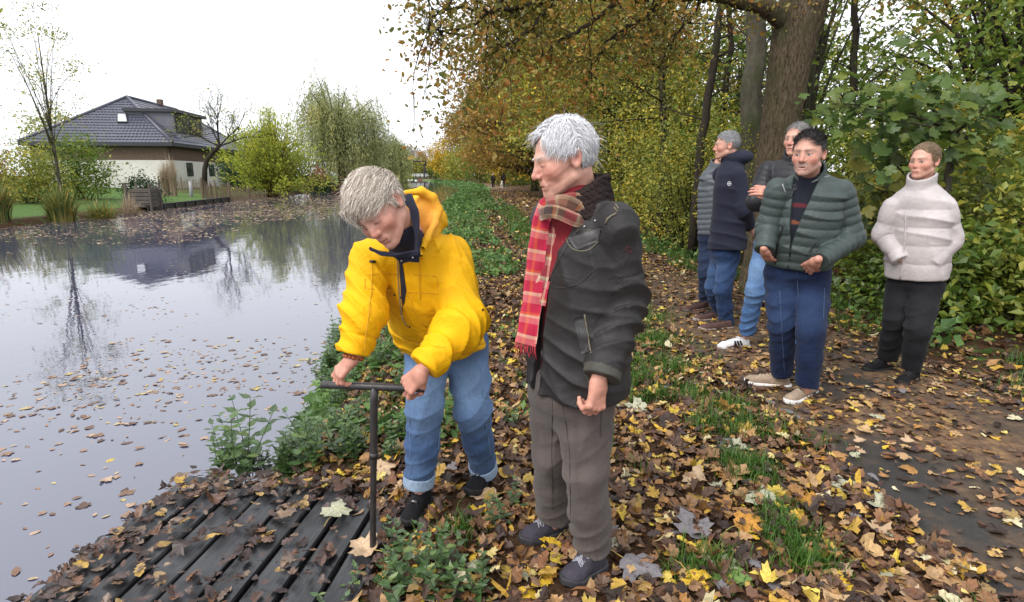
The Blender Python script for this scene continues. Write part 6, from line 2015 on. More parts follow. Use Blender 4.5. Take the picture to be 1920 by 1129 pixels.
    def hood(p):
        rim = [at(760, 362, 2.20), at(790, 359, 2.22), at(812, 370, 2.24), at(822, 392, 2.25), at(815, 420, 2.22), at(798, 452, 2.15), at(789, 478, 2.11)]
        o2, _ = chain(p, rim, [.010, .013, .014, .014, .013, .011, .009], .01)
        # cloth between the rim and the back
        back = [at(770, 380, 2.30), at(800, 385, 2.33), at(815, 410, 2.34), at(806, 445, 2.26)]
        b2, _ = chain(p, back, [.03, .04, .04, .035], .03)
        o2 = smin(o2, b2, .035)
        o2 = smin(o2, ellip(p, at(790, 405, 2.26), (.040, .045, .075)), .03)
        return o2 - .011 * crease(p, (1, .2, .8), 70, 48, 1.6, 9)
    def hcol(V):
        w = np.clip((gauss(V, at(795, 405, 2.2), .055)) * 1.2, 0, 1)[:, None]
        return ycol(V) * (1 - w) + np.array([.80, .36, .06]) * w
    sdf_obj('hood', hood, hc - .22, hc + .22, .0045, M_RAIN, jk, col=hcol)
    # navy collar: a stand-up band round the neck, folded open in front
    navy = np.array([.020, .021, .036], np.float32)
    def band(pix, side_pix, w0, name):
        P = np.array([at(*p) for p in pix]); S = np.array([at(*p) for p in side_pix]) - P
        f_ = np.linspace(0, 1, 22); xi = np.linspace(0, 1, len(P))
        P2 = np.stack([np.interp(f_, xi, P[:, k]) for k in range(3)], 1); S2 = np.stack([np.interp(f_, xi, S[:, k]) for k in range(3)], 1)
        V, Q, UV = ribbon(P2 + S2 / 2, S2, np.linalg.norm(S2, axis=1), .010, nU=5)
        return link(name, mesh_np(name, V, Q, M_CLOTH, True, np.broadcast_to(navy, V.shape)), jk)
    band([(752, 372, 2.16), (768, 395, 2.10), (776, 430, 2.06), (780, 466, 2.03), (783, 474, 2.03)], [(770, 362, 2.19), (784, 392, 2.13), (787, 430, 2.09), (785, 468, 2.05), (786, 480, 2.04)], .03, 'collar')
    band([(694, 462, 2.06), (716, 474, 2.02), (745, 474, 2.00), (784, 468, 2.02)], [(697, 472, 2.07), (712, 476, 2.03), (745, 484, 2.01), (784, 480, 2.03)], .03, 'collar_front')
    band([(745, 476, 2.03), (765, 474, 2.02), (786, 470, 2.03)], [(750, 496, 2.05), (766, 490, 2.04), (786, 492, 2.05)], .03, 'collar_tab')
    # inner neck fill of navy fabric
    def nk(p):
        return smax(rcone(p, at(752, 440, 2.12), at(762, 455, 2.17), .055, .07), -rcone(p, hfr[0], at(745, 425, 2.12), .0, .0) , .01)
    sdf_obj('collar_lining', nk, nb - .2, nb + .2, .006, M_CLOTH, jk, col=navy)
    M_ZIP = mat_plain('zip', (.42, .38, .28), rough=.4, metal=.6, var=.2)
    M_NAVY = mat_plain('navy_placket', tuple(navy), rough=.8)
    M_CORDY = mat_plain('drawcord', (.66, .36, .02), rough=.8)
    M_SEAM = mat_plain('raincoat_seam', (.60, .30, .003), rough=.7)
    M_TOGGLE = mat_plain('black_toggle', (.01, .01, .01), rough=.4)
    patch(jk, jacket, [(747, 474), (752, 474), (762, 545), (755, 585)], 3, 12, M_NAVY, 'placket', .003)
    trim(jk, jacket, [(744, 474), (746, 510), (748, 545), (753, 590)], .0028, M_ZIP, 'zip')
    trim(jk, jacket, [(753, 590), (758, 604), (764, 612)], .003, M_ZIP, 'zip')
    for pix in ([(684, 541), (746, 546)], [(765, 548), (820, 551)], [(686, 515), (746, 514)], [(765, 514), (818, 519)], [(684, 515), (684, 541)], [(820, 519), (822, 551)],
                [(770, 555), (778, 590), (800, 615)], [(715, 553), (735, 585), (750, 600)], [(850, 663), (918, 640)], [(762, 640), (850, 655)]):
        trim(jk, jacket, pix, .0017, M_SEAM, 'seam', out=0)
    trim(jk, jacket, [(697, 492), (696, 540), (690, 600), (682, 662)], .0016, M_CORDY, 'drawcord', out=.004)
    trim(jk, jacket, [(787, 482), (787, 530), (788, 562)], .0016, M_CORDY, 'drawcord', out=.003)
    for a, b in (((693, 490), (705, 491)), ((784, 479), (792, 478))):
        pa = hit(jacket, *a, out=.008); pb = hit(jacket, *b, out=.008)
        MB().tube([pa, pb], .0048, 8).build('toggle', M_TOGGLE, jk, smooth=True)
    pts = [hit(jacket, x, y, out=.0) for x, y in ((740, 553), (752, 558), (768, 613), (905, 581))]
    studs(jk, pts, .0048, M_TOGGLE)
    studs(jk, [at(774, 483, 2.02), at(753, 489, 2.03)], .004)
    # elastic shirring lines on the yoke
    # bead bracelet
    M_BEAD = mat_plain('amber_bead', (.30, .07, .01), rough=.25, spec=.6, var=.5, scale=200)
    c0 = rwr + dr * .012; e1 = nrm(np.cross(dr, (0, 1, 0))); e2 = np.cross(dr, e1)
    br = empty('bead_bracelet', c0)
    tag(br, 'amber bead bracelet on the wrist below the yellow sleeve', 'bracelet')
    for k in range(14):
        a = k / 14 * 6.28
        link('bead', sphere_mesh('bead', c0 + (e1*math.cos(a) + e2*math.sin(a)) * .032, .0075 if k % 3 else .009, M_BEAD, 6), br)
    # ring
    f = hl[2][2]
    p = f[0] * .45 + f[1] * .55; ax_ = nrm(f[1] - f[0]); u = nrm(np.cross(ax_, (0, 0, 1))); w = np.cross(ax_, u)
    a = np.linspace(0, 6.28, 17)
    rg_ = MB().tube(p + .0108 * (np.cos(a)[:, None] * u + np.sin(a)[:, None] * w), .0022, 5).build('finger_ring', M_METAL, None, smooth=True)
    tag(rg_, 'silver ring on a finger gripping the iron bar', 'ring')
    # jeans
    den = np.array([.060, .112, .235], np.float32)
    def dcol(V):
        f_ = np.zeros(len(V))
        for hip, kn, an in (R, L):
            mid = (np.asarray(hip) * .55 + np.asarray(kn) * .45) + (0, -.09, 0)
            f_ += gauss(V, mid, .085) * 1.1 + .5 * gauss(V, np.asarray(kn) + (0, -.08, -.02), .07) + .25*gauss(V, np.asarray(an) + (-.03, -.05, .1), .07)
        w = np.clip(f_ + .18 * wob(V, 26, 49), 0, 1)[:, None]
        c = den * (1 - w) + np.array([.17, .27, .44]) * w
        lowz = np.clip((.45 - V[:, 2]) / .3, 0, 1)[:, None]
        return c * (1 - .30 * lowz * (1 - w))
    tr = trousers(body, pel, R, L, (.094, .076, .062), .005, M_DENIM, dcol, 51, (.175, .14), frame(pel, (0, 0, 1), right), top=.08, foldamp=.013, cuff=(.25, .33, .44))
    tr['label'] = 'faded blue jeans with turned-up cuffs'
    M_JS = mat_plain('jeans_seam', (.16, .24, .37), rough=.9)
    for pix in ([(833, 690), (829, 760), (818, 890)], [(902, 690), (908, 780), (922, 860)], [(760, 700), (768, 800), (770, 890)]):
        trim(tr, FN['trousers'], pix, .0018, M_JS, 'seam', out=0)
    for (hp, tp_) in (((-.40, 2.60, 0), (-.455, 2.345, 0)), ((-.115, 2.85, 0), (-.195, 2.60, 0))):
        s = shoe('trainer', body, hp, tp_, (.012, .012, .014), (.014, .014, .015), .004, lace=M_LACE_BLK, sole_h=.03, width=1.05, high=.03, label=None)
        hp = np.array(hp); tp_ = np.array(tp_)
        sf = frame(hp, (0, 0, 1), np.cross(nrm(tp_ - hp), (0, 0, 1)))
        b = MB()
        for k, (dx, dy) in enumerate(((.012, .0), (-.012, .004))):
            a = glob(np.array([[-.016, .165 + dy, .083], [0, .172, .090], [.016, .166 - dy, .084]]) + [0, k*.006, 0], sf)
            b.tube(a, .0024, 5)
        b.build('logo_mark', M_METAL, s, smooth=True)
    # hair: ash blond, brushed over the crown to the side
    MH = mat_hair('ash_blond_hair', (.26, .205, .155), (.86, .78, .68))
    def capf(p):
        q = loc(p, hfr) / hs
        d = ellip(q, (0, -.016, .044), (.082, .098, .094))
        line = q[:, 1] - np.interp(q[:, 2], [-.08, -.03, .0, .03, .06, .10, .14], [-.05, -.030, .010, .040, .066, .085, .10]).astype(np.float32)
        d = smax(d, line, .012)
        d = smax(d, -.055 - q[:, 2], .012)
        for s in (-1, 1):
            d = smax(d, -ellip(q, (s*.084, -.008, -.010), (.02, .020, .030)), .008)
        return (d - .003 * wob(q, 60, 53)) * hs
    cap = sdf_obj('hair', capf, hfr[0] - .18, hfr[0] + .18, .0045, mat_plain('ash_blond_mass', (.50, .43, .36), rough=.6, var=.4, scale=90, stretch=(1, .3, 1)), body)
    cap['label'] = 'short ash blond hair swept to the front'
    X = hfr[1]
    def region(q):
        line = np.interp(q[:, 2], [-.08, -.03, .0, .03, .06, .10, .14], [-.05, -.024, .014, .040, .066, .085, .10])
        ear = (np.abs(q[:, 1] + .010) < .018) & (q[:, 2] < .024)
        return (q[:, 1] < line) & (q[:, 2] > -.055) & ~ear
    ro, no, q, nv = scalp_roots(hfr, hs, 6800, region, .008, 12)
    fl = np.stack([.55 * np.clip((q[:, 2] - .02)/.08, -.4, 1) + q[:, 0]*4, np.where(q[:, 2] > .03, .95, -.1), np.where(q[:, 2] > .03, -.1, -1.0)], 1)
    fl = fl - (fl * nv).sum(1, keepdims=True) * nv
    fl /= np.maximum(np.linalg.norm(fl, axis=1, keepdims=True), .05)
    strands('hair_strands', ro, fl.astype(np.float32) @ X, no, np.where(q[:, 2] > .04, .080, .034), .0019, MH, cap, 7, .0, .015, skull_keep(hfr, hs, .010), 15, .10, maxoff=.016)
    ro, no, q, nv = scalp_roots(hfr, hs, 240, region, .012, 18)
    fl = np.stack([.5 + q[:, 0]*6, .6 + 0*q[:, 0], 0*q[:, 0]], 1)
    strands('stray_hair', ro, fl.astype(np.float32) @ X, no, .055, .0012, MH, cap, 6, .05, .08, skull_keep(hfr, hs, .01), 17, .25)
    ro, no, q, nv = scalp_roots(hfr, hs, 420, lambda q: (q[:, 1] > .04) & (q[:, 2] > .075) & (q[:, 2] < .125), .010, 19)
    fl = np.tile(np.array([.35, .85, .0]), (len(ro), 1))
    strands('hair_wisps', ro, fl.astype(np.float32) @ X, no, .070, .0016, MH, cap, 6, .10, .04, skull_keep(hfr, hs, .010), 16, .12, maxoff=.03)
    return body

def iron_handle():
    m = mat_plain('dark_iron', (.030, .026, .026), rough=.42, spec=.5, var=.5, scale=40, bump=.4, bscale=90, stretch=(1, 1, .4))
    foot = onground(699, 1040, -.005); top = (BAR_A * .485 + BAR_B * .515)
    root = empty('iron_handle', foot)
    tag(root, 'dark iron T-shaped turning handle standing upright at the deck edge', 'handle')
    b = MB()
    z = np.linspace(0, 1, 14); pts = foot + (top - foot) * z[:, None]
    rad = np.full(14, .0125); rad[8:] = .0145
    b.tube(pts, rad, 14).build('shaft', m, root, smooth=True)
    MB().tube([foot + (top-foot)*.60, foot + (top-foot)*.63], .0165, 14).build('coupling', m, root, smooth=True)
    b = MB(); d = nrm(BAR_B - BAR_A)
    b.tube([BAR_A, BAR_A + d*.002, BAR_A + (BAR_B-BAR_A)*.5, BAR_B - d*.002, BAR_B], [.0125, .0145, .0145, .0145, .0125], 16).build('crossbar', m, root, smooth=True)

p_old = old_man()
print('old man', round(time.time() - T_START, 1))
p_yellow = yellow_person()
iron_handle()
print('near people', round(time.time() - T_START, 1))
# ================================================================== the people standing on the path
def short_hair(body, hfr, hs, dark, light, mass, n=2600, length=.035, lift=.35, seed=3, line=None, label=None, fwdflow=.6, h=.006, full=False, width=.0026, maxoff=.014):
    line = line or ([-.08, -.03, .0, .03, .06, .10, .14], [-.05, -.030, .005, .030, .060, .082, .10])
    low = -.055 if not full else -.085
    def capf(p):
        q = loc(p, hfr) / hs
        d = ellip(q, (0, -.017, .040), (.0805, .0975, .0905))
        d = smax(d, q[:, 1] - np.interp(q[:, 2], *line).astype(np.float32), .01)
        d = smax(d, low - q[:, 2], .012)
        for s in (-1, 1):
            d = smax(d, -ellip(q, (s*.084, -.008, -.010), (.02, .020, .030)), .008)
        return (d - .002 * wob(q, 70, 23)) * hs
    cap = sdf_obj('hair', capf, hfr[0] - .19, hfr[0] + .19, h, mat_plain('hair_mass', mass, rough=.65, var=.35, scale=120), body)
    if label: cap['label'] = label
    def region(q):
        ear = (np.abs(q[:, 1] + .010) < .018) & (q[:, 2] < .024)
        return (q[:, 1] < np.interp(q[:, 2], *line)) & (q[:, 2] > low) & ~ear
    ro, no, q, nv = scalp_roots(hfr, hs, n, region, .005, seed)
    fl = np.stack([q[:, 0]*3, np.where(q[:, 2] > .05, fwdflow, -.1), np.where(q[:, 2] > .05, .1, -1.0)], 1)
    fl = fl - (fl * nv).sum(1, keepdims=True) * nv
    fl /= np.maximum(np.linalg.norm(fl, axis=1, keepdims=True), .05)
    strands('hair_strands', ro, fl.astype(np.float32) @ hfr[1], no, np.where(q[:, 2] > .05, length, length*.6), width, mat_hair('hair_strand', dark, light), cap, 4, .0, .02, skull_keep(hfr, hs, .004), seed + 20, lift, maxoff=np.where(q[:, 2] > .07, maxoff, np.minimum(maxoff, .008)))
    return cap

def bystander(P):
    fwd = nrm(P['fwd']); right = np.cross(fwd, (0, 0, 1)); left = -right
    nb, hem, pel = P['nb'], P['hem'], P['pel']
    fr = frame(hem, nb - hem, right); LZ = float(np.linalg.norm(nb - hem))
    R, L = P['R'], P['L']; ra, la = P['ra'], P['la']        # arms: shoulder, elbow, wrist
    hfr = (np.asarray(P['head'], np.float32), head_axes(P['hfwd'], P.get('hup', (0, 0, 1)))); hs = P.get('hs', 1.0)
    bones = dict(neck=nb + np.array([0, 0, .0]), limbs=[
        ([pel, (hem + nb)/2, nb - (0, 0, .09)], [.11, .10, .05]),
        ([nb - (0, 0, .10), *ra], [.03, .04, .035, .024]), ([nb - (0, 0, .10), *la], [.03, .04, .035, .024]),
        ([pel, R[0], R[1], R[2], R[2] - (0, 0, .04)], [.1, .07, .045, .03, .028]), ([pel, L[0], L[1], L[2], L[2] - (0, 0, .04)], [.1, .07, .045, .03, .028])])
    base = np.array([(R[2][0] + L[2][0])/2, (R[2][1] + L[2][1])/2, 0.0])
    body = make_body('person', base, hfr, P['ho'], bones, P.get('hands', []), .0052, .0048, hb=.018, headscale=hs)
    tag(body, P['label'], 'person')
    c0 = np.array(P['jcol'], np.float32)
    W = P['w']; Dp = P['d']; zs = np.array(P.get('zs', [0, .18, .45, .68, .84, .93, 1.0])) * LZ
    quilt = P.get('quilt', 0.0); qa = P.get('qa', .010); sr = P.get('sr', (.072, .068, .052)); sd = P.get('seed', 61)
    arms = []
    for A in (ra, la):
        A = [np.asarray(a, float) for a in A]; arms.append((A, nrm(A[2] - A[1])))
    op = P.get('open')
    def torso(p, q, inset=0.0):
        d = loft(q, zs, np.array(W) - inset, np.array(Dp) - inset, cy=P.get('cy'), n=2.3, cap=.015)
        for A, _ in arms:
            d = smin(d, rcone(p, nb + (0, 0, -.05), A[0], .052 - inset, .060 - inset), .05)
        return d
    def puff(s, per):
        return qa * (np.abs(np.sin(math.pi * s / per)) ** .55 - .75)
    def jacket(p):
        q = loc(p, fr)
        d = torso(p, q)
        if quilt: d = d - puff(q[:, 2] + .006 * wob(p, 9, sd) + .012*np.abs(q[:, 0])/.2, quilt)
        d = d - P.get('fa', .012) * crease(p, (.3, 0, 1), 50, sd + 1, 1.8, 6)
        d = d - .5 * P.get('fa', .012) * crease(p, (1, 0, .4), 48, sd + 2, 1.8, 6)
        if op is not None:
            hw = np.interp(q[:, 2] / LZ, op[0], op[1]).astype(np.float32); cx = np.interp(q[:, 2] / LZ, op[0], op[2]).astype(np.float32)
            w = np.where(q[:, 1] > .02, np.abs(q[:, 0] - cx) - hw, .2)
            d = smax(d, -smax(w, -torso(p, q, .038), .006), .006)
        for k, (A, dv) in enumerate(arms):
            e, s = chain(p, [A[0], A[1], A[2] + dv*.06], sr, .04)
            if quilt: e = e - puff(s, quilt * .95)
            e = e - P.get('fa', .012) * 1.4 * crease(p, dv + (.4, 0, .3), 62, sd + 3 + k, 1.5, 7) * (.4 + gauss(p, A[1], .10))
            e = smax(e, (p - A[2]) @ dv.astype(np.float32), .006)
            d = smin(d, e, .010)
        if P.get('hood'):
            hcn = nb + P['hood'][0]
            ho_ = ellip(p, hcn, P['hood'][1]); d = smin(d, ho_ - .012 * crease(p, (1, 0, 1), 40, sd + 6, 1.6, 8), .025)
        # stand-up collar
        if P.get('collar', .05):
            cq = loc(p, frame(nb, nrm(np.asarray(P['head']) - nb + np.array([0, 0, .08])), right))
            r = np.sqrt(cq[:, 0]**2 + (cq[:, 1] - .008)**2)
            c = np.abs(r - P.get('cr', .078) - .12*np.clip(-cq[:, 2], 0, .1)) - .009
            c = smax(c, cq[:, 2] - P.get('collar', .05) + .45*np.clip(cq[:, 1], 0, .1), .008); c = smax(c, -cq[:, 2] - .05, .01)
            if op is not None:
                c = smax(c, -np.where(cq[:, 1] > 0, np.abs(cq[:, 0]) - .045, .3), .008)
            d = smin(d, c, .008)
        return d
    def jc(V):
        c = np.broadcast_to(c0, V.shape) * (1 + .12 * wob(V, 14, sd + 7))[:, None]
        return c
    lo, hi = bbox([hem, nb] + list(ra) + list(la), .20); hi[2] += .06
    jk = sdf_obj('jacket', jacket, lo, hi, P.get('h', .0068), P.get('jmat', M_PUFF), body, col=jc)
    if P.get('jlabel'): jk['label'] = P['jlabel']
    if op is not None:
        def inner(p):
            q = loc(p, fr)
            d = torso(p, q, .030)
            d = smax(d, -q[:, 1], .01); d = smin(d, rcone(p, nb - (0, 0, .05), nb + (0, 0, .012), .075, .064), .03)
            return smax(d, .05 - q[:, 2], .01)
        ic = np.array(P['icol'], np.float32)
        def icf(V):
            q = loc(V, fr); c = np.broadcast_to(ic, V.shape).copy()
            for zz, cc in P.get('istripes', ()):
                c[np.abs(q[:, 2]/LZ - zz) < .018] = cc
            return c
        sdf_obj('jumper', inner, lo, hi, .009, M_CLOTH, body, col=icf)
    dc = np.array(P['tcol'], np.float32); fd = np.array(P.get('tfade', P['tcol']), np.float32)
    def tcol(V):
        f_ = np.zeros(len(V))
        for hip, kn, an in (R, L):
            f_ += gauss(V, (np.asarray(hip)*.5 + np.asarray(kn)*.5) + fwd*.09, .09) + .5 * gauss(V, np.asarray(kn) + fwd*.08, .07)
        w = np.clip(f_ + .15 * wob(V, 24, sd + 9), 0, 1)[:, None]
        return dc * (1 - w) + fd * w
    tr = trousers(body, pel, R, L, P.get('tr', (.098, .080, .070)), P.get('h', .0068), P.get('tmat', M_DENIM), tcol, sd + 10, P.get('wr', (.175, .13)), frame(pel, (0, 0, 1), right), foldamp=.017)
    if P.get('tlabel'): tr['label'] = P['tlabel']
    for hp, tp in P['shoes']:
        shoe(P.get('shoename', 'shoe'), body, hp, tp, P['scol'], P['solecol'], .0055, lace=P.get('lace'), sole_h=P.get('sole_h', .03), width=1.08, high=P.get('shigh', .0), label=P.get('slabel'))
    return body, jk, jacket, fr, hfr, hs

def G(px, py, z=0.0): return onground(px, py, z)

# man in the green quilted jacket ------------------------------------------
def green_man():
    nb = at(1519, 327, 3.98)
    P = dict(label='person in dark green quilted jacket with hands in jeans pockets, smiling', fwd=(-.62, -.78, 0), nb=nb, hem=at(1497, 497, 4.05), pel=at(1494, 508, 4.07),
             R=(at(1464, 520, 4.10), at(1467, 606, 4.02), at(1466, 700, 4.13)), L=(at(1524, 522, 4.03), at(1520, 620, 3.86), at(1513, 722, 3.88)),
             ra=(at(1458, 356, 3.98), at(1441, 425, 4.02), at(1434, 470, 3.92)), la=(at(1578, 358, 3.92), at(1597, 446, 3.93), at(1536, 490, 3.74)),
             head=at(1516, 289, 3.86), hfwd=(-.68, -.73, -.05), hs=1.10,
             ho=dict(age=.6, nose=1.0, mouth=.003, jaw=1.08, brow=(.06, .05, .045), browamt=.7, eyes=1, gaze=.002, stubble=(.30, .22, .19), moustache=(.16, .13, .12), tone=.98),
             jcol=(.040, .056, .053), w=[.205, .222, .232, .228, .205, .155, .09], d=[.165, .185, .185, .170, .145, .12, .075], quilt=.058, qa=.008, sr=(.080, .075, .058), fa=.012,
             open=([0, .30, .55, .80, 1.0], [.002, .004, .030, .055, .075], [.02, .02, .016, .0, .0]), icol=(.016, .018, .028), istripes=((.52, (.20, .07, .04)), (.70, (.10, .02, .025))),
             tcol=(.009, .016, .046), tfade=(.022, .040, .095), tr=(.106, .086, .073), wr=(.195, .15), seed=71, collar=.062, cr=.088,
             shoes=[(G(1482, 728), G(1392, 720)), (G(1528, 736), G(1474, 762))], scol=(.30, .225, .165), solecol=(.72, .70, .68), lace=M_LACE_TAN, slabel='beige suede trainer with white sole', shoename='trainer', jlabel='dark green quilted jacket', tlabel='dark blue jeans')
    hl = hand_points(P['la'][2] + np.array([-.02, 0, 0]), nrm(at(1500, 520, 3.97) - P['la'][2]), (-.2, -.9, .3), -1, (.15, .2, .2), [(.020, .030, -.005), (.002, .030, -.006), (0, .02, -.004)], 1.05)
    hr = hand_points(P['ra'][2], nrm(at(1452, 515, 4.12) - P['ra'][2]), (-.7, -.7, .1), 1, (.2, .3, .3), [(.016, .030, -.005), (.002, .030, -.006), (0, .02, -.004)], 1.0)
    P['hands'] = [hl, hr]
    body, jk, jf, fr, hfr, hs = bystander(P)
    short_hair(body, hfr, hs, (.012, .010, .010), (.075, .068, .064), (.022, .019, .018), 3000, .050, .40, 31, fwdflow=1.0, maxoff=.030, line=([-.08, -.03, .0, .03, .06, .10, .14], [-.05, -.030, -.004, .020, .048, .064, .08]), label='short dark swept-up hair')
    M_JS = mat_plain('jeans_stitching', (.05, .08, .15), rough=.9)
    for pix in ([(1462, 545), (1466, 620), (1471, 700)], [(1494, 512), (1497, 560)], [(1512, 506), (1530, 512), (1540, 506)], [(1546, 540), (1544, 600)]):
        trim([c for c in body.children if c.name.startswith('trousers')][0], FN['trousers'], pix, .0028, M_JS, 'seam', out=0)
    MZ = mat_plain('zip_black', (.012, .012, .013), rough=.4)
    ME = mat_plain('grey_collar_edge', (.30, .31, .33), rough=.7)
    trim(jk, jf, [(1470, 420), (1462, 445), (1456, 470), (1453, 496)], .0045, MZ, 'zip')
    trim(jk, jf, [(1467, 345), (1473, 363)], .004, ME, 'collar_edge')
    trim(jk, jf, [(1519, 344), (1540, 333), (1556, 330)], .004, ME, 'collar_edge')
    trim(jk, jf, [(1534, 450), (1512, 480)], .004, MZ, 'pocket_zip')
    # glasses hooked in the neck of the jumper
    MG = mat_plain('glasses_dark', (.02, .022, .03), rough=.15, spec=.6)
    g0 = at(1483, 362, 3.70)
    gl = empty('folded_glasses', g0)
    tag(gl, 'dark folded glasses hooked in the neck of the green-jacketed person', 'glasses')
    a = np.linspace(0, 6.28, 13)
    for dx, dy in ((0, 0), (-9, 12)):
        c = at(1487 + dx, 352 + dy, 3.70)
        MB().tube(c + np.stack([.020*np.cos(a), .004*np.sin(a), .016*np.sin(a)], 1), .0028, 5).build('rim', MG, gl, smooth=True)
    MB().tube([at(1491, 345, 3.71), at(1484, 366, 3.70), at(1476, 378, 3.71)], .003, 5).build('temple', MG, gl, smooth=True)
green_man()

# man in the navy parka, seen from behind-left -------------------------------
def navy_man():
    nb = at(1372, 302, 6.0)
    P = dict(label='person in navy hooded parka and jeans standing in profile, hands behind the back', fwd=(-.93, .36, 0), nb=nb, hem=at(1364, 466, 5.98), pel=at(1360, 474, 5.98),
             R=(at(1352, 480, 6.08), at(1338, 540, 6.08), at(1352, 592, 6.25)), L=(at(1366, 480, 5.92), at(1356, 545, 5.82), at(1362, 606, 5.90)),
             ra=(at(1352, 328, 6.17), at(1385, 385, 6.22), at(1408, 428, 6.05)), la=(at(1382, 330, 5.84), at(1394, 392, 5.80), at(1404, 425, 5.92)),
             head=at(1363, 273, 5.98), hfwd=(-.97, .18, -.03), hs=1.06, ho=dict(age=.5, nose=1.02, jaw=1.0, brow=(.30, .26, .23), tone=.98),
             jcol=(.017, .019, .034), w=[.225, .215, .21, .225, .20, .15, .09], d=[.185, .17, .16, .16, .14, .12, .08], quilt=0, sr=(.085, .080, .062), fa=.013, jmat=M_CLOTH, h=.0085,
             hood=(np.array([.055, -.03, .03]), (.13, .11, .07)), tcol=(.018, .036, .092), tfade=(.042, .080, .165), tr=(.094, .078, .068), seed=81, collar=.085, cr=.082,
             shoes=[(G(1347, 600), G(1300, 604)), (G(1372, 617), G(1310, 622))], scol=(.095, .055, .048), solecol=(.30, .26, .23), lace=M_LACE_BLK, shoename='shoe', slabel='brown leather shoe', jlabel='navy hooded parka')
    hl = hand_points(P['la'][2] + np.array([0, 0, 0]), (.75, .1, -.55), (.3, -.9, .2), -1, (.4, .5, .3), [(.02, .03, -.01), (0, .03, -.005), (0, .02, 0)], 1.0)
    P['hands'] = [hl]
    body, jk, jf, fr, hfr, hs = bystander(P)
    short_hair(body, hfr, hs, (.12, .12, .125), (.46, .46, .47), (.24, .24, .245), 2200, .030, .3, 41, label='short grey hair')
    M_B = mat_plain('white_badge', (.5, .5, .52), rough=.7)
    a = np.linspace(0, 6.28, 13)
    trim(jk, jf, [(1367.5 + 3.4*math.cos(t), 344.5 + 4.2*math.sin(t)) for t in a], .0035, M_B, 'sleeve_badge', n=13)
    trim(jk, jf, [(1365.5, 345.5), (1369.5, 343.5)], .005, M_B, 'sleeve_badge', n=3)
    trim(jk, jf, [(1333, 392), (1326, 410), (1331, 424)], .007, mat_plain('dark_pocket', (.006, .006, .008), rough=.9), 'pocket_opening')
navy_man()

# the one half hidden behind the parka --------------------------------------
def grey_man():
    nb = at(1345, 312, 6.75)
    P = dict(label='person in grey quilted jacket mostly hidden behind the navy parka', fwd=(-.55, -.83, 0), nb=nb, hem=at(1340, 440, 6.75), pel=at(1340, 446, 6.75),
             R=(at(1328, 455, 6.78), at(1323, 512, 6.72), at(1324, 562, 6.80)), L=(at(1350, 455, 6.7), at(1345, 520, 6.55), at(1343, 575, 6.6)),
             ra=(at(1327, 332, 6.75), at(1323, 385, 6.78), at(1330, 425, 6.7)), la=(at(1375, 332, 6.65), at(1382, 385, 6.6), at(1372, 425, 6.5)),
             head=at(1358, 282, 6.72), hfwd=(-.5, -.8, 0), hs=1.0, ho=dict(age=.5),
             jcol=(.085, .095, .110), w=[.18, .19, .195, .195, .17, .13, .08], d=[.14, .15, .15, .14, .12, .10, .07], quilt=.06, sr=(.066, .062, .052), tcol=(.013, .020, .045), tfade=(.022, .034, .07), seed=91, h=.009, collar=.07,
             shoes=[(G(1326, 579), G(1282, 588)), (G(1350, 590), G(1318, 600))], scol=(.075, .042, .040), solecol=(.10, .08, .075), lace=M_LACE_BLK, shoename='shoe', jlabel='grey quilted jacket')
    body, jk, jf, fr, hfr, hs = bystander(P)
    short_hair(body, hfr, hs, (.05, .04, .035), (.2, .18, .16), (.09, .08, .07), 900, .03, .3, 45)
grey_man()

# man with folded arms behind the green jacket -------------------------------
def black_man():
    nb = at(1490, 300, 5.0)
    P = dict(label='person in black quilted jacket with folded arms and white trainers, behind the green jacket', fwd=(-.72, -.69, 0), nb=nb, hem=at(1470, 437, 5.0), pel=at(1468, 447, 5.0),
             R=(at(1438, 458, 5.05), at(1416, 545, 5.0), at(1400, 624, 5.12)), L=(at(1490, 458, 4.95), at(1490, 560, 4.85), at(1488, 650, 4.9)),
             ra=(at(1440, 318, 5.1), at(1418, 378, 4.95), at(1468, 376, 4.75)), la=(at(1522, 322, 4.9), at(1520, 385, 4.75), at(1450, 362, 4.74)),
             head=at(1495, 262, 4.95), hfwd=(-.80, -.60, .0), hs=1.06, ho=dict(age=.5, nose=1.0, mouth=.002, brow=(.2, .17, .15), tone=1.03, eyes=1),
             jcol=(.016, .016, .020), w=[.195, .205, .21, .215, .19, .14, .08], d=[.15, .155, .155, .15, .13, .10, .07], quilt=.055, qa=.009, sr=(.078, .074, .056), tcol=(.055, .115, .25), tfade=(.15, .25, .42), tr=(.094, .074, .062), seed=101, collar=.075, h=.0075,
             shoes=[(G(1405, 652), G(1346, 656)), (G(1492, 664), G(1484, 684))], scol=(.66, .66, .67), solecol=(.60, .60, .60), lace=M_LACE_WHT, shoename='trainer', slabel='white trainer with three black stripes', jlabel='black quilted jacket')
    hl = hand_points(P['la'][2], (-1, .0, .2), (-.3, -.9, .3), -1, (.3, .4, .3), [(.02, .03, -.01), (0, .03, -.005), (0, .02, 0)], 1.0)
    P['hands'] = [hl]
    body, jk, jf, fr, hfr, hs = bystander(P)
    short_hair(body, hfr, hs, (.10, .095, .09), (.40, .39, .38), (.20, .19, .185), 1800, .030, .3, 51, label='short grey hair')
    # three stripes on the side of the trainer
    hp, tp = G(1405, 652), G(1346, 656); sf = frame(hp, (0, 0, 1), np.cross(nrm(tp - hp), (0, 0, 1)))
    b = MB()
    for k in range(3):
        y = .105 + k * .026
        b.beam(glob((-.0445, y, .040), sf), glob((-.037, y + .018, .082), sf), .012, .010, up=fr[1][1])
    b.build('stripe', mat_plain('black_stripe', (.01, .01, .012), rough=.6), [c for c in body.children if c.name.startswith('trainer')][0])
black_man()

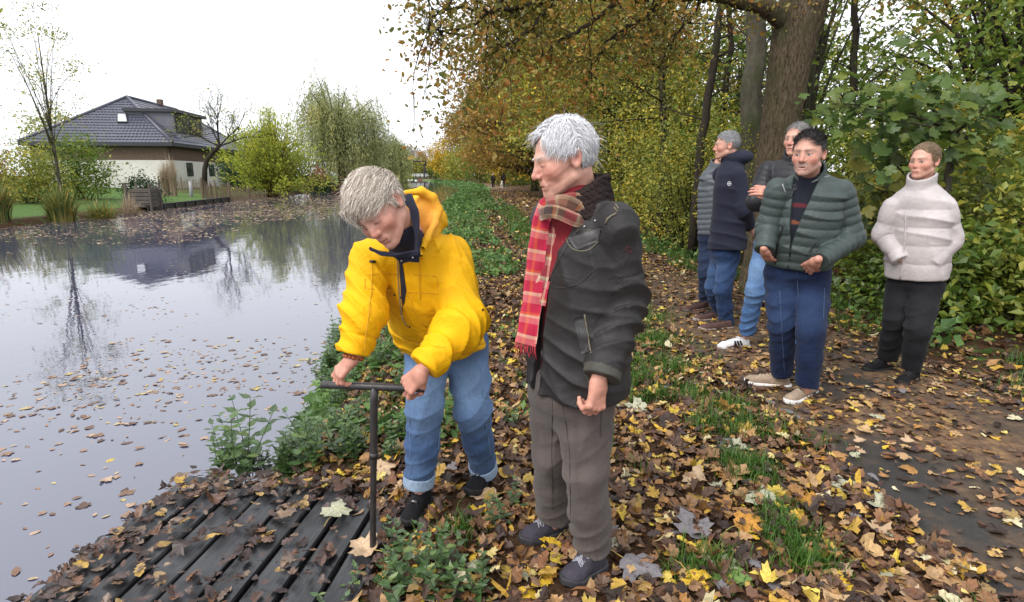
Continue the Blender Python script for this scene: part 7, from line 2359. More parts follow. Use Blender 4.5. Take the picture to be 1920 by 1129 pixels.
# woman-sized figure in the pale padded jacket at the right ------------------
def beige_person():
    nb = at(1728, 345, 4.40)
    P = dict(label='person in pale padded jacket, black trousers and black boots at the path edge', fwd=(-.80, -.60, 0), nb=nb, hem=at(1718, 520, 4.42), pel=at(1718, 530, 4.42),
             R=(at(1690, 540, 4.48), at(1680, 600, 4.42), at(1664, 672, 4.50)), L=(at(1736, 545, 4.35), at(1722, 620, 4.22), at(1708, 692, 4.26)),
             ra=(at(1674, 388, 4.46), at(1657, 440, 4.50), at(1690, 488, 4.36)), la=(at(1772, 390, 4.30), at(1784, 450, 4.32), at(1745, 496, 4.26)),
             head=at(1733, 303, 4.38), hfwd=(-.88, -.45, -.03), hs=1.0, ho=dict(age=.25, nose=.92, jaw=.92, brow=(.2, .13, .09), tone=1.05, eyes=1),
             jcol=(.43, .39, .385), w=[.200, .205, .205, .205, .18, .14, .085], d=[.160, .165, .165, .155, .13, .11, .075], quilt=.13, qa=.008, sr=(.076, .072, .058), fa=.012,
             tcol=(.008, .008, .010), tfade=(.014, .014, .016), tmat=M_CLOTH, tr=(.098, .078, .064), seed=111, collar=.080, cr=.085,
             shoes=[(G(1668, 694), G(1618, 700)), (G(1718, 714), G(1684, 726))], scol=(.010, .010, .011), solecol=(.012, .012, .013), lace=M_LACE_BLK, shoename='boot', shigh=.05, sole_h=.035, jlabel='pale pinkish beige padded jacket')
    body, jk, jf, fr, hfr, hs = bystander(P)
    short_hair(body, hfr, hs, (.09, .055, .03), (.32, .22, .13), (.17, .11, .065), 3200, .075, .0, 61, full=True, maxoff=.012, fwdflow=-.8, label='brown hair tied back')
    MZ = mat_plain('jacket_placket', (.44, .40, .39), rough=.6)
    trim(jk, jf, [(1698, 395), (1697, 440), (1692, 500), (1688, 524)], .006, MZ, 'placket')
beige_person()

# walkers far down the path ---------------------------------------------------
def walker(name, loc_, head_c, coat_c, leg_c, label, hooded=False, stride=.22, rz=0.0, hgt=1.74, h=.03, group=None):
    s = hgt / 1.74; o = np.array(loc_, float)
    def T(v): return o + np.array([v[0]*math.cos(rz) - v[1]*math.sin(rz), v[0]*math.sin(rz) + v[1]*math.cos(rz), v[2]]) * s
    body_f = lambda p: smin(smin(ellip(p, T((0, .02, 1.61)), (.085, .10, .125)), rcone(p, T((0, 0, 1.3)), T((0, .01, 1.52)), .06, .055), .02),
                            smin(rcone(p, T((0, 0, .95)), T((0, 0, 1.35)), .10, .12), np.minimum(chain(p, [T((-.09, 0, .92)), T((-.09, stride*.6, .5)), T((-.09, stride, .1))], [.07, .05, .035])[0], chain(p, [T((.09, 0, .92)), T((.09, -stride*.3, .5)), T((.09, -stride, .12))], [.07, .05, .035])[0]), .03), .03)
    V, Q = surface(body_f, o + (-.4, -.4, -.03), o + (.4, .4, 1.85), h*.8)
    body = bpy.data.objects.new('person', mesh_np('person', V - o, Q, M_SKIN, True, np.broadcast_to(SKIN, V.shape))); body.location = o; COL.objects.link(body)
    tag(body, label, 'person', group)
    def coat(p):
        d = rcone(p, T((0, 0, .86)), T((0, 0, 1.36)), .17, .15)
        for sx in (-1, 1):
            d = smin(d, chain(p, [T((sx*.18, 0, 1.40)), T((sx*.25, -.03, 1.12)), T((sx*.20, .10, .92))], [.075, .065, .05])[0], .05)
        if hooded: d = smin(d, ellip(p, T((0, -.02, 1.62)), (.115, .125, .145)), .05)
        return smax(d, -(p[:, 2] - T((0, 0, .80))[2]), .02)
    sdf_obj('coat', coat, o + (-.5, -.4, .6), o + (.5, .4, 1.95), h, M_CLOTH, body, col=coat_c)
    def legs(p):
        a = chain(p, [T((-.09, 0, .92)), T((-.09, stride*.6, .5)), T((-.09, stride, .06))], [.095, .075, .06])[0]
        b = chain(p, [T((.09, 0, .92)), T((.09, -stride*.3, .5)), T((.09, -stride, .08))], [.095, .075, .06])[0]
        return np.minimum(a, b)
    sdf_obj('trousers', legs, o + (-.4, -.4, -.05), o + (.4, .4, 1.1), h, M_CLOTH, body, col=leg_c)
    for sx, y in ((-1, stride), (1, -stride)):
        sdf_obj('shoe', lambda p: smax(rcone(p, T((sx*.09, y - .06, .05)), T((sx*.09, y + .14, .035)), .05, .04), -p[:, 2] + o[2] + .0, .005), T((sx*.09, y, 0)) - .25, T((sx*.09, y, 0)) + .25, .02, M_RUBBER, body, col=(.35, .34, .33))
    if not hooded:
        sdf_obj('hair', lambda p: smax(ellip(p, T((0, 0, 1.645)), (.098, .112, .118)), p[:, 1] - o[1] - .03*s, .01), T((0, 0, 1.64)) - .2, T((0, 0, 1.64)) + .2, .015, mat_plain('hair_mass', head_c, rough=.7), body)
    return body
# ------------------------------------------------------------------ walkers and dog far down the path
_w1 = at(925, 354, 72.0); _w2 = at(944, 353.5, 72.0)
walker('person', (_w1[0], 72, .02), (.35, .34, .33), (.008, .008, .010), (.008, .008, .010), 'far walker in black with grey hair, left of the pair with the dog', False, .2, 0.0, 1.72)
walker('person', (_w2[0], 72.3, .02), (.05, .05, .05), (.010, .008, .010), (.012, .012, .016), 'far walker in a dark hooded coat, right of the pair with the dog', True, .18, 0.0, 1.80)
_w3 = at(835, 336, 215.0); _w4 = at(848, 336, 212.0)
walker('person', (_w3[0], 215, .02), (.05, .05, .05), (.012, .012, .014), (.012, .012, .014), 'left of two tiny dark walkers in the far distance', True, .2, .3, 1.75, .05)
walker('person', (_w4[0], 212, .02), (.05, .05, .05), (.012, .012, .014), (.012, .012, .014), 'right of two tiny dark walkers in the far distance', True, .2, .3, 1.75, .05)
def dog():
    p = at(941, 357, 70.5); o = np.array([p[0], 70.5, .02])
    def T(x, y, z): return o + np.array([x, y, z])
    def f(q):
        d = smin(ellip(q, T(0, .18, .48), (.13, .20, .17)), ellip(q, T(0, -.20, .50), (.12, .18, .14)), .08)       # chest (away) and rump (near)
        d = smin(d, rcone(q, T(0, .30, .55), T(0, .42, .72), .085, .075), .05)
        d = smin(d, ellip(q, T(0, .46, .76), (.08, .11, .085)), .03); d = smin(d, rcone(q, T(0, .52, .74), T(0, .62, .70), .05, .035), .02)
        for s in (-1, 1):
            d = smin(d, rcone(q, T(s*.065, .43, .84), T(s*.085, .41, .76), .025, .03), .015)
            d = smin(d, chain(q, [T(s*.08, .22, .42), T(s*.08, .20, .22), T(s*.08, .23, .03)], [.055, .038, .035])[0], .03)
            d = smin(d, chain(q, [T(s*.08, -.24, .46), T(s*.085, -.14, .30), T(s*.085, -.30, .18), T(s*.085, -.26, .03)], [.075, .05, .034, .034])[0], .03)
        return smin(d, chain(q, [T(0, -.34, .58), T(.02, -.46, .68), T(.03, -.44, .80)], [.035, .03, .02])[0], .03)
    V, Q = surface(f, o + (-.35, -.65, -.03), o + (.35, .8, 1.0), .016)
    m = mat_plain('white_dog_fur', (.62, .58, .52), rough=.95, var=.15, scale=12, bump=.4, bscale=90)
    ob = bpy.data.objects.new('dog', mesh_np('dog', V - o, Q, m, True)); ob.location = o; COL.objects.link(ob)
    tag(ob, 'pale medium-sized dog walking between the two far walkers', 'dog')
dog()
# ================================================================== fallen leaves, grass and bank plants
def mat_litter(name, stops, rough=.55):
    m, nt, out = new_mat(name)
    p = principled(nt, out, rough, .35)
    g = N(nt, 'ShaderNodeNewGeometry'); r = ramp(nt, stops)
    nt.links.new(g.outputs['Random Per Island'], r.inputs['Fac'])
    nz = noise(nt, 70, 4, .7); mr = N(nt, 'ShaderNodeMapRange'); mr.inputs['From Min'].default_value = .3; mr.inputs['From Max'].default_value = .7; mr.inputs['To Min'].default_value = .62; mr.inputs['To Max'].default_value = 1.25
    nt.links.new(nz.outputs['Fac'], mr.inputs['Value'])
    mx = N(nt, 'ShaderNodeMix', data_type='RGBA', blend_type='MULTIPLY'); mx.inputs['Factor'].default_value = 1
    nt.links.new(r.outputs[0], mx.inputs[6]); nt.links.new(mr.outputs[0], mx.inputs[7]); nt.links.new(mx.outputs[2], p.inputs['Base Color'])
    return m
LIT = [(0, (0.023, 0.015, 0.011)), (.12, (0.058, 0.030, 0.019)), (.24, (0.111, 0.053, 0.027)), (.34, (0.055, 0.040, 0.039)), (.44, (0.195, 0.082, 0.033)), (.54, (0.260, 0.145, 0.069)), (.62, (0.078, 0.049, 0.036)), (.70, (0.338, 0.165, 0.043)), (.78, (0.390, 0.257, 0.144)), (.86, (0.520, 0.317, 0.037)), (.91, (0.182, 0.112, 0.062)), (.96, (0.600, 0.436, 0.044)), (1, (0.546, 0.488, 0.325))]
M_LIT = mat_litter('fallen_leaf', LIT)
M_FLOAT = mat_litter('floating_leaf', [(0, (.07, .04, .028)), (.25, (.20, .115, .075)), (.55, (.34, .22, .15)), (.8, (.44, .32, .23)), (.92, (.40, .36, .16)), (1, (.46, .32, .07))], .6)

def scatter(n, xf, y0, y1, rng, bias=1.0):
    Y = y0 + (y1 - y0) * rng.uniform(0, 1, n) ** bias
    a, b = xf(Y); return a + (b - a) * rng.uniform(0, 1, n), Y

def lay(X, Y, L, rng, tilt=.3, lift=.012, zf=None):
    Z = (ground_z(X, Y) if zf is None else zf(X, Y)) + rng.uniform(.003, lift + .003, len(X))
    nv = rng.normal(0, tilt, (len(X), 3)); nv[:, 2] = 1; nv /= np.linalg.norm(nv, axis=1, keepdims=True)
    a = rng.uniform(0, 6.28, len(X)); d = np.stack([np.cos(a), np.sin(a), 0*a], 1)
    P = np.stack([X, Y, Z], 1) - d * (L * .5)[:, None]
    return P, d, nv
def top_z(X, Y):
    on = (X > pleft(Y)) & (X < pright(Y)); u = np.clip((X - pleft(Y)) / (pright(Y) - pleft(Y)), 0, 1)
    g = ground_z(X, Y)
    return np.where(on, .004 + .02 * (1 - (2*u - 1)**2), g)

def clear_of_feet(X, Y):
    m = np.ones(len(X), bool)
    for ax, ay, bx, by in ((-.40, 2.58, -.46, 2.30), (-.12, 2.82, -.20, 2.55), (.24, 2.38, .02, 2.22), (.36, 2.14, .18, 1.94)):
        t = np.clip(((X-ax)*(bx-ax) + (Y-ay)*(by-ay)) / ((bx-ax)**2 + (by-ay)**2), 0, 1)
        m &= (X - ax - t*(bx-ax))**2 + (Y - ay - t*(by-ay))**2 >.065**2
    return m

def litter():
    rng = np.random.default_rng(11)
    Vs, Fs, n0 = [], [], 0
    def add(V, F):
        nonlocal n0
        Vs.append(V); Fs.append(F + n0); n0 += len(V)
    def put(X, Y, size, shapes, tilt, curl, lift, zf=top_z):
        k = rng.integers(0, len(shapes), len(X))
        for i, sh in enumerate(shapes):
            m = k == i
            if not m.any(): continue
            L = np.clip(size * rng.lognormal(0, .36, m.sum()) * (1.15 if sh is MAPLE else 1.0), .02, size*1.75)
            P, d, nv = lay(X[m], Y[m], L, rng, tilt, lift, zf)
            V, T = shaped(sh, P, d, nv, L, rng, curl); add(V, T)
    # verge, near
    sh = [MAPLE, OAKLEAF, OAKLEAF, OVAL, MAPLE]
    X, Y = scatter(8200, lambda y: (redge(y) + .45, pleft(y) + .25), 1.0, 4.6, rng, 1.0); m = clear_of_feet(X, Y); put(X[m], Y[m], .056, sh, .34, .5, .035)
    X, Y = scatter(5200, lambda y: (redge(y) + .5, pleft(y) + .2), 4.6, 9.0, rng, 1.1); put(X, Y, .060, [OAKLEAF[::2], MAPLE, OVAL], .32, .5, .03)
    X, Y = scatter(5200, lambda y: (redge(y) + 1.2, pleft(y) + .1), 9, 24, rng, 1.2); put(X, Y, .085, [OVAL, OAKLEAF[::2]], .40, .5, .03)
    X, Y = scatter(4200, lambda y: (redge(y) + 1.6, pleft(y)), 24, 62, rng, 1.1); put(X, Y, .14, [OVAL[::2]], .40, .4, .03)
    # path
    X, Y = scatter(4600, lambda y: (pleft(y), pright(y) + .3), 1.2, 4.6, rng); k = wob(np.stack([X, Y, 0*X], 1).astype(np.float32), 2.2, 70) + rng.normal(0, .7, len(X)) > -.15
    put(X[k], Y[k], .050, sh, .13, .3, .010)
    X, Y = scatter(3400, lambda y: (pleft(y), pright(y) + .6), 4.6, 10, rng); put(X, Y, .056, [OAKLEAF[::2], MAPLE, OVAL], .18, .35, .014)
    X, Y = scatter(5600, lambda y: (pleft(y), pright(y) + .6), 10, 26, rng, 1.1); put(X, Y, .085, [OVAL, OAKLEAF[::2]], .3, .4, .02)
    X, Y = scatter(3600, lambda y: (pleft(y), pright(y) + .6), 26, 70, rng, 1.1); put(X, Y, .15, [OVAL[::2]], .3, .4, .02)
    # wood floor
    X, Y = scatter(3600, lambda y: (pright(y) + .1, pright(y) + 5.0), 2.5, 11, rng); put(X, Y, .08, [OVAL, OAKLEAF[::2], MAPLE], .35, .5, .04)
    o = link('leaf_litter', mesh_np('leaf_litter', np.concatenate(Vs), np.concatenate(Fs), M_LIT, False))
    tag(o, 'brown, tan and yellow fallen leaves covering verge and path', 'fallen leaves', kind='stuff')
    # on the deck: drifts along the far and left sides and in clumps
    Vs.clear(); Fs.clear(); n0 = 0
    n = 2300
    lx = rng.uniform(-.90, .33, n); ly = rng.uniform(-.75, .86, n)
    w = 1.2*np.clip((ly - .50)/.3, 0, 1) + np.clip((-.42 - lx)/.4, 0, 1)*.9 + .75*np.exp(-((lx + .28)**2 + (ly - .36)**2)/.02) + .6*np.exp(-((lx - .02)**2 + (ly - .22)**2)/.015) + .5*np.exp(-((lx + .45)**2 + (ly + .05)**2)/.03) + .7*np.clip((lx - .22)/.1, 0, 1) + .5*np.exp(-((lx + .2)**2 + (ly + .02)**2)/.02) + .03
    k = rng.uniform(0, 1, n) < w*.8; lx, ly = lx[k], ly[k]
    a = math.radians(-6); X = -.86 + lx*math.cos(a) - ly*math.sin(a); Y = 1.92 + lx*math.sin(a) + ly*math.cos(a)
    put(X, Y, .050, [MAPLE, OAKLEAF, OAKLEAF, OAKLEAF, OVAL], .22, .35, .022, zf=lambda x, y: 0*x + .003)
    M_DK = mat_litter('wet_deck_leaf', [(0, (.022, .014, .012)), (.25, (.050, .030, .025)), (.45, (.085, .050, .042)), (.6, (.15, .070, .032)), (.75, (.11, .080, .070)), (.88, (.24, .16, .10)), (1, (.40, .25, .05))], .4)
    o = link('deck_leaf_litter', mesh_np('deck_leaf_litter', np.concatenate(Vs), np.concatenate(Fs), M_DK, False))
    tag(o, 'wet dark brown leaves lying in drifts on the timber deck', 'fallen leaves', kind='stuff')
    # floating on the canal
    Vs.clear(); Fs.clear(); n0 = 0
    wz = lambda x, y: 0*x + WATER_Z - .002
    def flo(n, xf, y0, y1, size, shapes, bias=1.0, dens=None):
        X, Y = scatter(n, xf, y0, y1, rng, bias)
        c = wob(np.stack([X*.5, Y*.5, 0*X], 1).astype(np.float32), 1.7, 71) + .6*wob(np.stack([X, Y, 0*X], 1).astype(np.float32), 2.6, 72)
        keep = c + rng.normal(0, .55, n) > (dens if dens is not None else .2)
        put(X[keep], Y[keep], size, shapes, .035, .10, .004, wz)
    flo(900, lambda y: (redge(y) - 2.6, redge(y) + .1), 2.4, 7, .048, [OVAL, OAKLEAF[::2], MAPLE], dens=.25)
    flo(2600, lambda y: (redge(y) - 8, redge(y)), 3, 12, .040, [OVAL, OAKLEAF[::2], OVAL*np.array([.6, 1])], dens=.80)
    flo(4200, lambda y: (ledge(y), redge(y)), 8, 24, .055, [OVAL], dens=.5)
    flo(5200, lambda y: (ledge(y), ledge(y) + 9 + .0*y), 17, 34, .13, [OVAL], dens=-.15)
    flo(9000, lambda y: (ledge(y), ledge(y) + 11), 26, 60, .17, [OVAL[::2]], dens=-.7)
    flo(3500, lambda y: (ledge(y), redge(y)), 30, 75, .18, [OVAL[::2]], dens=.35)
    o = link('floating_leaves', mesh_np('floating_leaves', np.concatenate(Vs), np.concatenate(Fs), M_FLOAT, False))
    tag(o, 'small tan leaves drifting on the canal surface', 'floating leaves', kind='stuff')
litter()

# ---- leaves one can pick out
def single(outl, px, py, L, rot, col, name, parent=None, label=None, zf=None, tilt=(0, 0), seed=0, stem=True, z0=None, curl=.25):
    rng = np.random.default_rng(900 + seed)
    g = onground(px, py, 0.0) if z0 is None else onground(px, py, z0)
    z = float(top_z(np.array([g[0]]), np.array([g[1]]))[0]) if z0 is None else z0
    g = onground(px, py, z); P = np.array([[0, 0, .0]]) ; nv = np.array([[tilt[0], tilt[1], 1.0]]); nv /= np.linalg.norm(nv)
    d = np.array([[math.cos(rot), math.sin(rot), 0]])
    V, T = shaped(outl, P - d*L*.5, d, nv, np.array([L]), rng, curl)
    c = np.broadcast_to(np.array(col), V.shape).copy(); c[-1] *= 1.25
    o = link(name, mesh_np(name, V, T, M_BIGLEAF, False, c), None, loc=(0, 0, 0))
    zz = V[:, 2].min(); o.location = (g[0], g[1], z + .012 - min(zz, 0) * .9)
    if stem:
        a = -d[0]*L*.5; b = MB().tube([a, a - d[0]*L*.3 + (0, 0, .01), a - d[0]*L*.62 + (0, 0, .004)], [.0022, .0017, .0015], 5)
        b.build('stalk', M_STALK, o, smooth=True, loc=(0, 0, 0))
    if parent is not None:
        o.parent = parent
    return o
def big_mat():
    m, nt, out = new_mat('broad_fallen_leaf')
    p = principled(nt, out, .55, .3); a = N(nt, 'ShaderNodeAttribute', attribute_name='Col'); nz = noise(nt, 45, 5, .7)
    r = ramp(nt, [(.3, (.45, .38, .33)), (.5, (1, 1, 1)), (.72, (1.15, 1.08, .95))]); nt.links.new(nz.outputs['Fac'], r.inputs['Fac'])
    mx = N(nt, 'ShaderNodeMix', data_type='RGBA', blend_type='MULTIPLY'); mx.inputs['Factor'].default_value = 1
    nt.links.new(a.outputs['Color'], mx.inputs[6]); nt.links.new(r.outputs[0], mx.inputs[7]); nt.links.new(mx.outputs[2], p.inputs['Base Color'])
    return m
M_BIGLEAF = big_mat(); M_STALK = mat_plain('leaf_stalk', (.40, .28, .08), rough=.6, var=.2)
PALE, TAN, YEL, ORA, GRN, GRY, BRN = (.33, .33, .235), (.42, .30, .19), (.52, .34, .03), (.40, .19, .03), (.12, .20, .05), (.15, .14, .15), (.16, .085, .05)
big = [
 ('pale green maple leaf upside down on the deck beside the iron handle', 632, 962, .135, 1.5, PALE), ('tan veined maple leaf lying behind the iron handle', 724, 885, .15, .6, TAN), ('tan maple leaf tilted among the nettles left of the handle', 603, 893, .15, 2.2, TAN),
 ('yellow maple leaf in front of the black trainer', 800, 958, .10, .9, YEL), ('small yellow leaf right at the foot of the iron handle', 716, 1003, .07, 2.0, YEL), ('brown maple leaf at the deck edge left of the handle foot', 678, 1032, .13, 2.6, TAN),
 ('greyish broad maple leaf right of the walking shoes', 1292, 995, .17, 1.9, GRY), ('grey-violet maple leaf at the bottom near the walking shoe', 1205, 1080, .17, 5.6, GRY), ('green maple leaf at the bottom edge of the picture', 1372, 1098, .15, 4.4, GRN), ('bright yellow leaf beside the green one at the bottom', 1308, 1108, .12, 5.2, YEL),
 ('pale maple leaf lying flat on the verge near the path', 1420, 948, .15, 3.4, PALE), ('pale maple leaf on the asphalt, left of a pair', 1586, 922, .13, .3, PALE), ('pale maple leaf on the asphalt, right of a pair', 1645, 955, .11, 3.0, PALE), ('orange-yellow maple leaf on the verge', 1404, 992, .13, .5, ORA),
 ('tan folded maple leaf standing up on the verge', 1308, 910, .14, 1.2, TAN), ('yellow leaf against the toe of the walking shoe', 1030, 1030, .10, 4.0, YEL), ('small bright yellow leaf between the walking shoes', 1026, 1078, .06, 1.0, YEL), ('pale torn maple leaf beside the hand of the waxed jacket', 1188, 770, .16, 3.0, PALE),
 ('tan maple leaf half under the black trainer at right', 905, 942, .13, 3.3, TAN), ('yellow leaf tilted at the right foreground edge', 1562, 1098, .12, 2.4, YEL), ('pale green leaf near the path edge ahead of the suede trainer', 1380, 852, .14, 3.2, PALE), ('yellow-brown leaf on the asphalt below the suede trainer', 1520, 945, .12, 1.0, ORA)]
for i, (lab, px, py, L, rot, col) in enumerate(big):
    o = single(MAPLE, px, py, L, rot, col, 'fallen_leaf', None, lab, seed=i, tilt=(.12*math.sin(i*2.3), -.18 + .1*math.cos(i*1.7)), z0=.012 if px < 690 and py > 900 else None, curl=.22 if i not in (14, 18) else .5)
    tag(o, lab, 'leaf', 'broad fallen leaves in the foreground')
_r = random.Random(77)
_tmpl = {}
def piece(par, X, Y, z, L, shp, col, rot, tx, ty):
    key = (id(shp), col, _r.randint(0, 3))
    if key not in _tmpl:
        rng = np.random.default_rng(hash(key[2]) % 1000 + 5)
        V, T = shaped(shp, np.array([[0, -.5, 0]]), np.array([[0, 1., 0]]), np.array([[0, 0, 1.]]), np.array([1.0]), rng, .35)
        c = np.broadcast_to(np.array(col), V.shape).copy(); c[-1] *= 1.2
        _tmpl[key] = mesh_np('leaf', V, T, M_BIGLEAF, False, c)
    o = bpy.data.objects.new('leaf', _tmpl[key]); COL.objects.link(o)
    o.location = (X, Y, z); o.rotation_euler = (tx, ty, rot); o.scale = (L, L, L*.7); o.parent = par
_cols = [TAN, BRN, BRN, ORA, YEL, GRY, PALE, (.30, .16, .06), (.09, .05, .035), (.36, .23, .12)]
for k in range(270):
    while True:
        px = _r.uniform(760, 1720); py = _r.uniform(700, 1125)
        g = onground(px, py, 0)
        if g[0] > redge(g[1]) + .35 and clear_of_feet(np.array([g[0]]), np.array([g[1]]))[0]: break
    onp = pleft(g[1]) < g[0]
    z = float(top_z(np.array([g[0]]), np.array([g[1]]))[0]) + _r.uniform(.012, .03)
    piece(path if onp else ground, g[0], g[1], z, _r.uniform(.05, .10), MAPLE if _r.random() < .5 else OAKLEAF, _r.choice(_cols), _r.uniform(0, 6.28), _r.uniform(-.2, .2), _r.uniform(-.2, .2))

# ---- nettles and bramble on the bank
def nettle_proto(seed, H, ns):
    rng = np.random.default_rng(seed)
    b = MB(); Ps, Ds, Ns, Ls = [], [], [], []
    for i in range(ns):
        a = rng.uniform(0, 6.28); lean = rng.uniform(.05, .5); h = H*rng.uniform(.6, 1.1)
        s = np.array([rng.normal(0, .05), rng.normal(0, .05), -.03]); e = s + np.array([math.cos(a)*lean*h, math.sin(a)*lean*h, h])
        c = curve_to(s, e, rng, .06, 8, .05); b.tube(c, np.linspace(.0035, .0015, 8), 4, cap=False)
        nn = int(3 + h*12)
        for k in range(nn):
            f = .22 + .78*k/(nn-1); p = np.array([np.interp(f, np.linspace(0, 1, 8), c[:, j]) for j in range(3)]); ph = k*1.57 + rng.uniform(-.3, .3)
            for s_ in (0, math.pi):
                d = np.array([math.cos(ph + s_), math.sin(ph + s_), rng.uniform(-.25, .35) - .3*(1 - f)])
                Ps.append(p); Ds.append(nrm(d)); n_ = np.array([-.3*d[0], -.3*d[1], 1.0]); Ns.append(nrm(n_)); Ls.append(.095*(1.15 - .55*f)*rng.uniform(.7, 1.2)*(H/.35)**.4)
    V, T = shaped(NETTLE, np.array(Ps), np.array(Ds), np.array(Ns), np.array(Ls), rng, .22, fold=.25)
    return b.mesh('stem', M_STEM, True), mesh_np('leaf_mass', V, T, ML_NETTLE, False)
M_STEM = mat_plain('green_stem', (.05, .075, .025), rough=.7, var=.3)
NP = [nettle_proto(501, .36, 6), nettle_proto(502, .26, 7), nettle_proto(503, .44, 4), nettle_proto(504, .20, 7), nettle_proto(505, .30, 3), nettle_proto(506, .22, 3)]
rr = random.Random(31)
spots = []
for k in range(17): spots.append((rr.uniform(610, 762), rr.uniform(690, 900), 0))
for k in range(9): spots.append((rr.uniform(420, 600), rr.uniform(872, 905), 1))
for k in range(9): spots.append((rr.uniform(720, 890), rr.uniform(1075, 1135), 2))
for p in ((640, 1112), (612, 1130), (735, 1010), (770, 1030)): spots.append((*p, 2))
for k in range(14): spots.append((rr.uniform(590, 650), rr.uniform(600, 690), 3))
for k in range(10): spots.append((rr.uniform(820, 1000), rr.uniform(560, 800), 4))
for k in range(2): spots.append((rr.uniform(900, 960), rr.uniform(940, 1000), 4))
nl = ['green nettle on the bank between the iron handle and the water', 'nettle sprig hanging over the water behind the deck', 'nettle in the foreground below the black trainers', 'nettle in the clump left of the yellow sleeve', 'low nettle on the verge between the two people in front']
ng = ['nettles by the handle', 'nettles behind the deck', 'foreground nettles', 'nettles left of the sleeve', 'nettles on the verge']
_ord = 'first second third fourth fifth sixth seventh eighth ninth tenth eleventh twelfth thirteenth fourteenth fifteenth sixteenth seventeenth eighteenth nineteenth twentieth twenty-first twenty-second'.split()
spots.sort(); _cnt = {}
for px, py, t in spots:
    g = onground(px, py, -.12 if t in (0, 1, 3) else 0)
    if t in (0, 3): g[0] = max(g[0], redge(g[1]) + .1)
    z = float(ground_z(g[0], g[1]))
    if t == 1: z = max(z, -.12)
    if z < WATER_Z + .02: continue
    st, lf = NP[rr.randint(4, 5) if t in (2, 4) else rr.randint(0, 4)]
    root = empty('nettle', (g[0], g[1], z), rr.uniform(0, 6.28)); s = rr.uniform(.7, 1.15) * (.75 if t == 2 else .55 if t == 4 else .8 if t == 0 else 1.0); root.scale = (s, s, s)
    tag(root, _ord[_cnt.get(t, 0)] + ' from the left: ' + nl[t], 'nettle', ng[t]); _cnt[t] = _cnt.get(t, 0) + 1
    for nm, me in (('stem', st), ('foliage', lf)):
        o = bpy.data.objects.new(nm, me); COL.objects.link(o); o.parent = root
        o['kind'] = 'stuff'

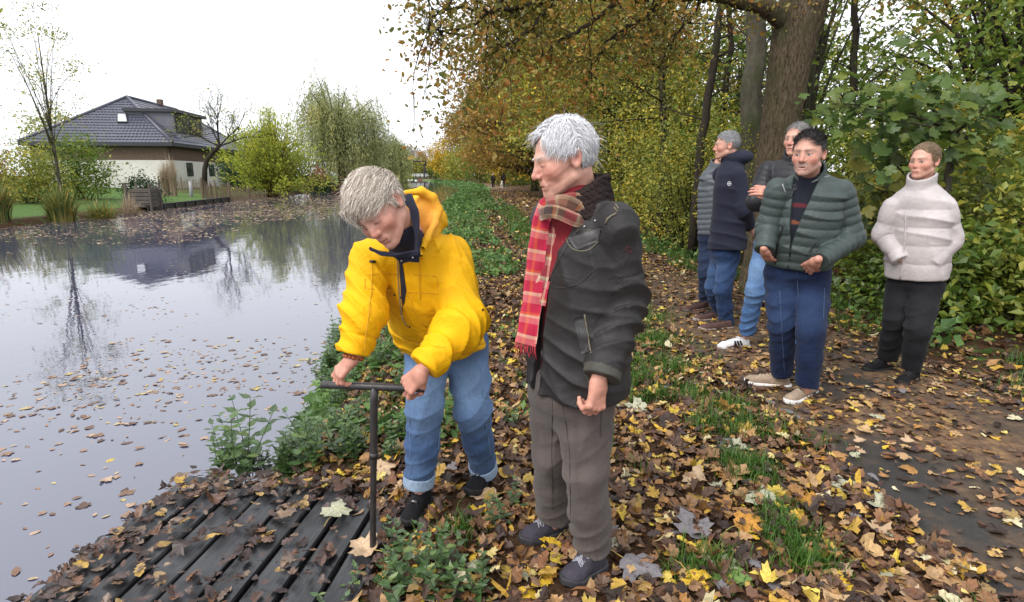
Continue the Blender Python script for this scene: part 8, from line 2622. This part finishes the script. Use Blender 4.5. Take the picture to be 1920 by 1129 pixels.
# ---- low weeds and grass along the bank and verge
def weeds():
    rng = np.random.default_rng(21)
    P, S = [], []
    def add(n, xf, y0, y1, h, size, thr, bias=1.2, seed=73):
        X, Y = scatter(n, xf, y0, y1, rng, bias)
        c = wob(np.stack([X, Y, 0*X], 1).astype(np.float32), 3.2, seed) + rng.normal(0, .35, n)
        k = c > thr; X, Y = X[k], Y[k]
        P.append(np.stack([X, Y, ground_z(X, Y) + h*rng.uniform(.05, 1, len(X))**1.5 * (1 + .4*wob(np.stack([X, Y, 0*X], 1).astype(np.float32), 5, 74))], 1)); S.append(size*rng.lognormal(0, .3, len(X)))
    add(9000, lambda y: (redge(y) + .02, redge(y) + 1.4), 3.2, 9, .15, .05, -.25)
    add(14000, lambda y: (redge(y) + .02, redge(y) + 2.5), 9, 26, .13, .075, -.35)
    add(13000, lambda y: (redge(y) + .02, redge(y) + 3.2), 26, 75, .12, .13, -.5)
    add(6000, lambda y: (redge(y) + .1, pleft(y) - .3), 75, 200, .15, .28, -.6)
    add(4600, lambda y: (redge(y) + 1.2, pleft(y) - .3), 3.5, 14, .06, .045, .45)
    add(4000, lambda y: (redge(y) + 1.6, pleft(y) - .3), 14, 40, .07, .085, .25)
    add(5200, lambda y: (pright(y) + .25, pright(y) + 1.6), 4.2, 16, .22, .07, .1)
    P_ = np.concatenate(P); V, Q = leaves(P_, 1.0, rng, .6, .7)
    S_ = np.repeat(np.concatenate(S), 4)[:, None]; base = np.repeat(P_, 4, 0); V = base + (V - base) * S_
    o = link('bank_weeds', mesh_np('bank_weeds', V, Q, mat_leaf('weed_leaf', [(0, (.040, .085, .025)), (.5, (.090, .175, .045)), (.85, (.15, .25, .06)), (1, (.26, .28, .06))], .3, noise_amt=.4, scale=2.5), False))
    tag(o, 'low green weeds covering the canal bank and path edges', 'weeds', kind='stuff')
    # grass blades
    n = 0; B0, Hh = [], []
    def tuft(n, xf, y0, y1, h, thr, seed=75, bias=1.2):
        X, Y = scatter(n, xf, y0, y1, rng, bias); X = X + rng.normal(0, .16, n)
        c = wob(np.stack([X, Y, 0*X], 1).astype(np.float32), 4.5, seed) + .5*wob(np.stack([X, Y, 0*X], 1).astype(np.float32), 13, seed+1)
        k = c > thr; X, Y = X[k], Y[k]; B0.append(np.stack([X, Y, ground_z(X, Y)], 1)); Hh.append(h*rng.lognormal(0, .3, len(X)))
    tuft(22000, lambda y: (pleft(y) - .75, pleft(y) + .05), 1.6, 7, .085, .55)
    tuft(12000, lambda y: (pleft(y) - .75, pleft(y)), 7, 30, .10, -.2)
    tuft(16000, lambda y: (redge(y) + .6, pleft(y) - .3), 1.5, 8, .08, .75)
    tuft(9000, lambda y: (pright(y) + .05, pright(y) + .8), 3, 14, .12, .2)
    for px, py, n_, sg, h in ((1392, 880, 420, .07, .10), (1405, 900, 300, .06, .09), (1480, 1010, 420, .07, .10), (1515, 1060, 300, .06, .09), (1330, 800, 300, .07, .09), (1262, 690, 420, .12, .10), (1230, 640, 420, .14, .11), (1215, 600, 420, .16, .11), (1345, 1060, 220, .05, .08), (1460, 960, 260, .06, .08), (860, 1000, 200, .06, .08), (1290, 1065, 200, .05, .07), (1205, 690, 300, .1, .1)):
        g = onground(px, py); X = g[0] + rng.normal(0, sg, n_); Y = g[1] + rng.normal(0, sg, n_)
        B0.append(np.stack([X, Y, ground_z(X, Y)], 1)); Hh.append(h*.75*rng.lognormal(0, .3, n_))
    B_ = np.concatenate(B0); H_ = np.concatenate(Hh); n = len(B_)
    a = rng.uniform(0, 6.28, n); bend = rng.uniform(.2, .9, n); out = np.stack([np.cos(a), np.sin(a), 0*a], 1); sd = np.stack([-np.sin(a), np.cos(a), 0*a], 1)*.0022*(1 + B_[:, 1:2]*.08)
    mid = B_ + out*(H_*bend*.35)[:, None] + np.array([0, 0, 1])*(H_*.62)[:, None]; tip = B_ + out*(H_*bend)[:, None] + np.array([0, 0, 1])*(H_*(1 - .25*bend))[:, None]
    V = np.stack([B_ - sd, B_ + sd, mid + sd*.8, mid - sd*.8, tip], 1).reshape(-1, 3); i = np.arange(n)*5
    o = link('grass', mesh_np('grass', V, [np.stack([i, i+1, i+2, i+3], 1), np.stack([i+3, i+2, i+4], 1)], mat_leaf('grass_blade', [(0, (.035, .085, .012)), (.5, (.065, .15, .02)), (1, (.13, .22, .035))], .35, noise_amt=.3, scale=3), False))
    tag(o, 'short green grass in tufts along the path edge and verge', 'grass', kind='stuff')
weeds()
print('litter', round(time.time() - T_START, 1))
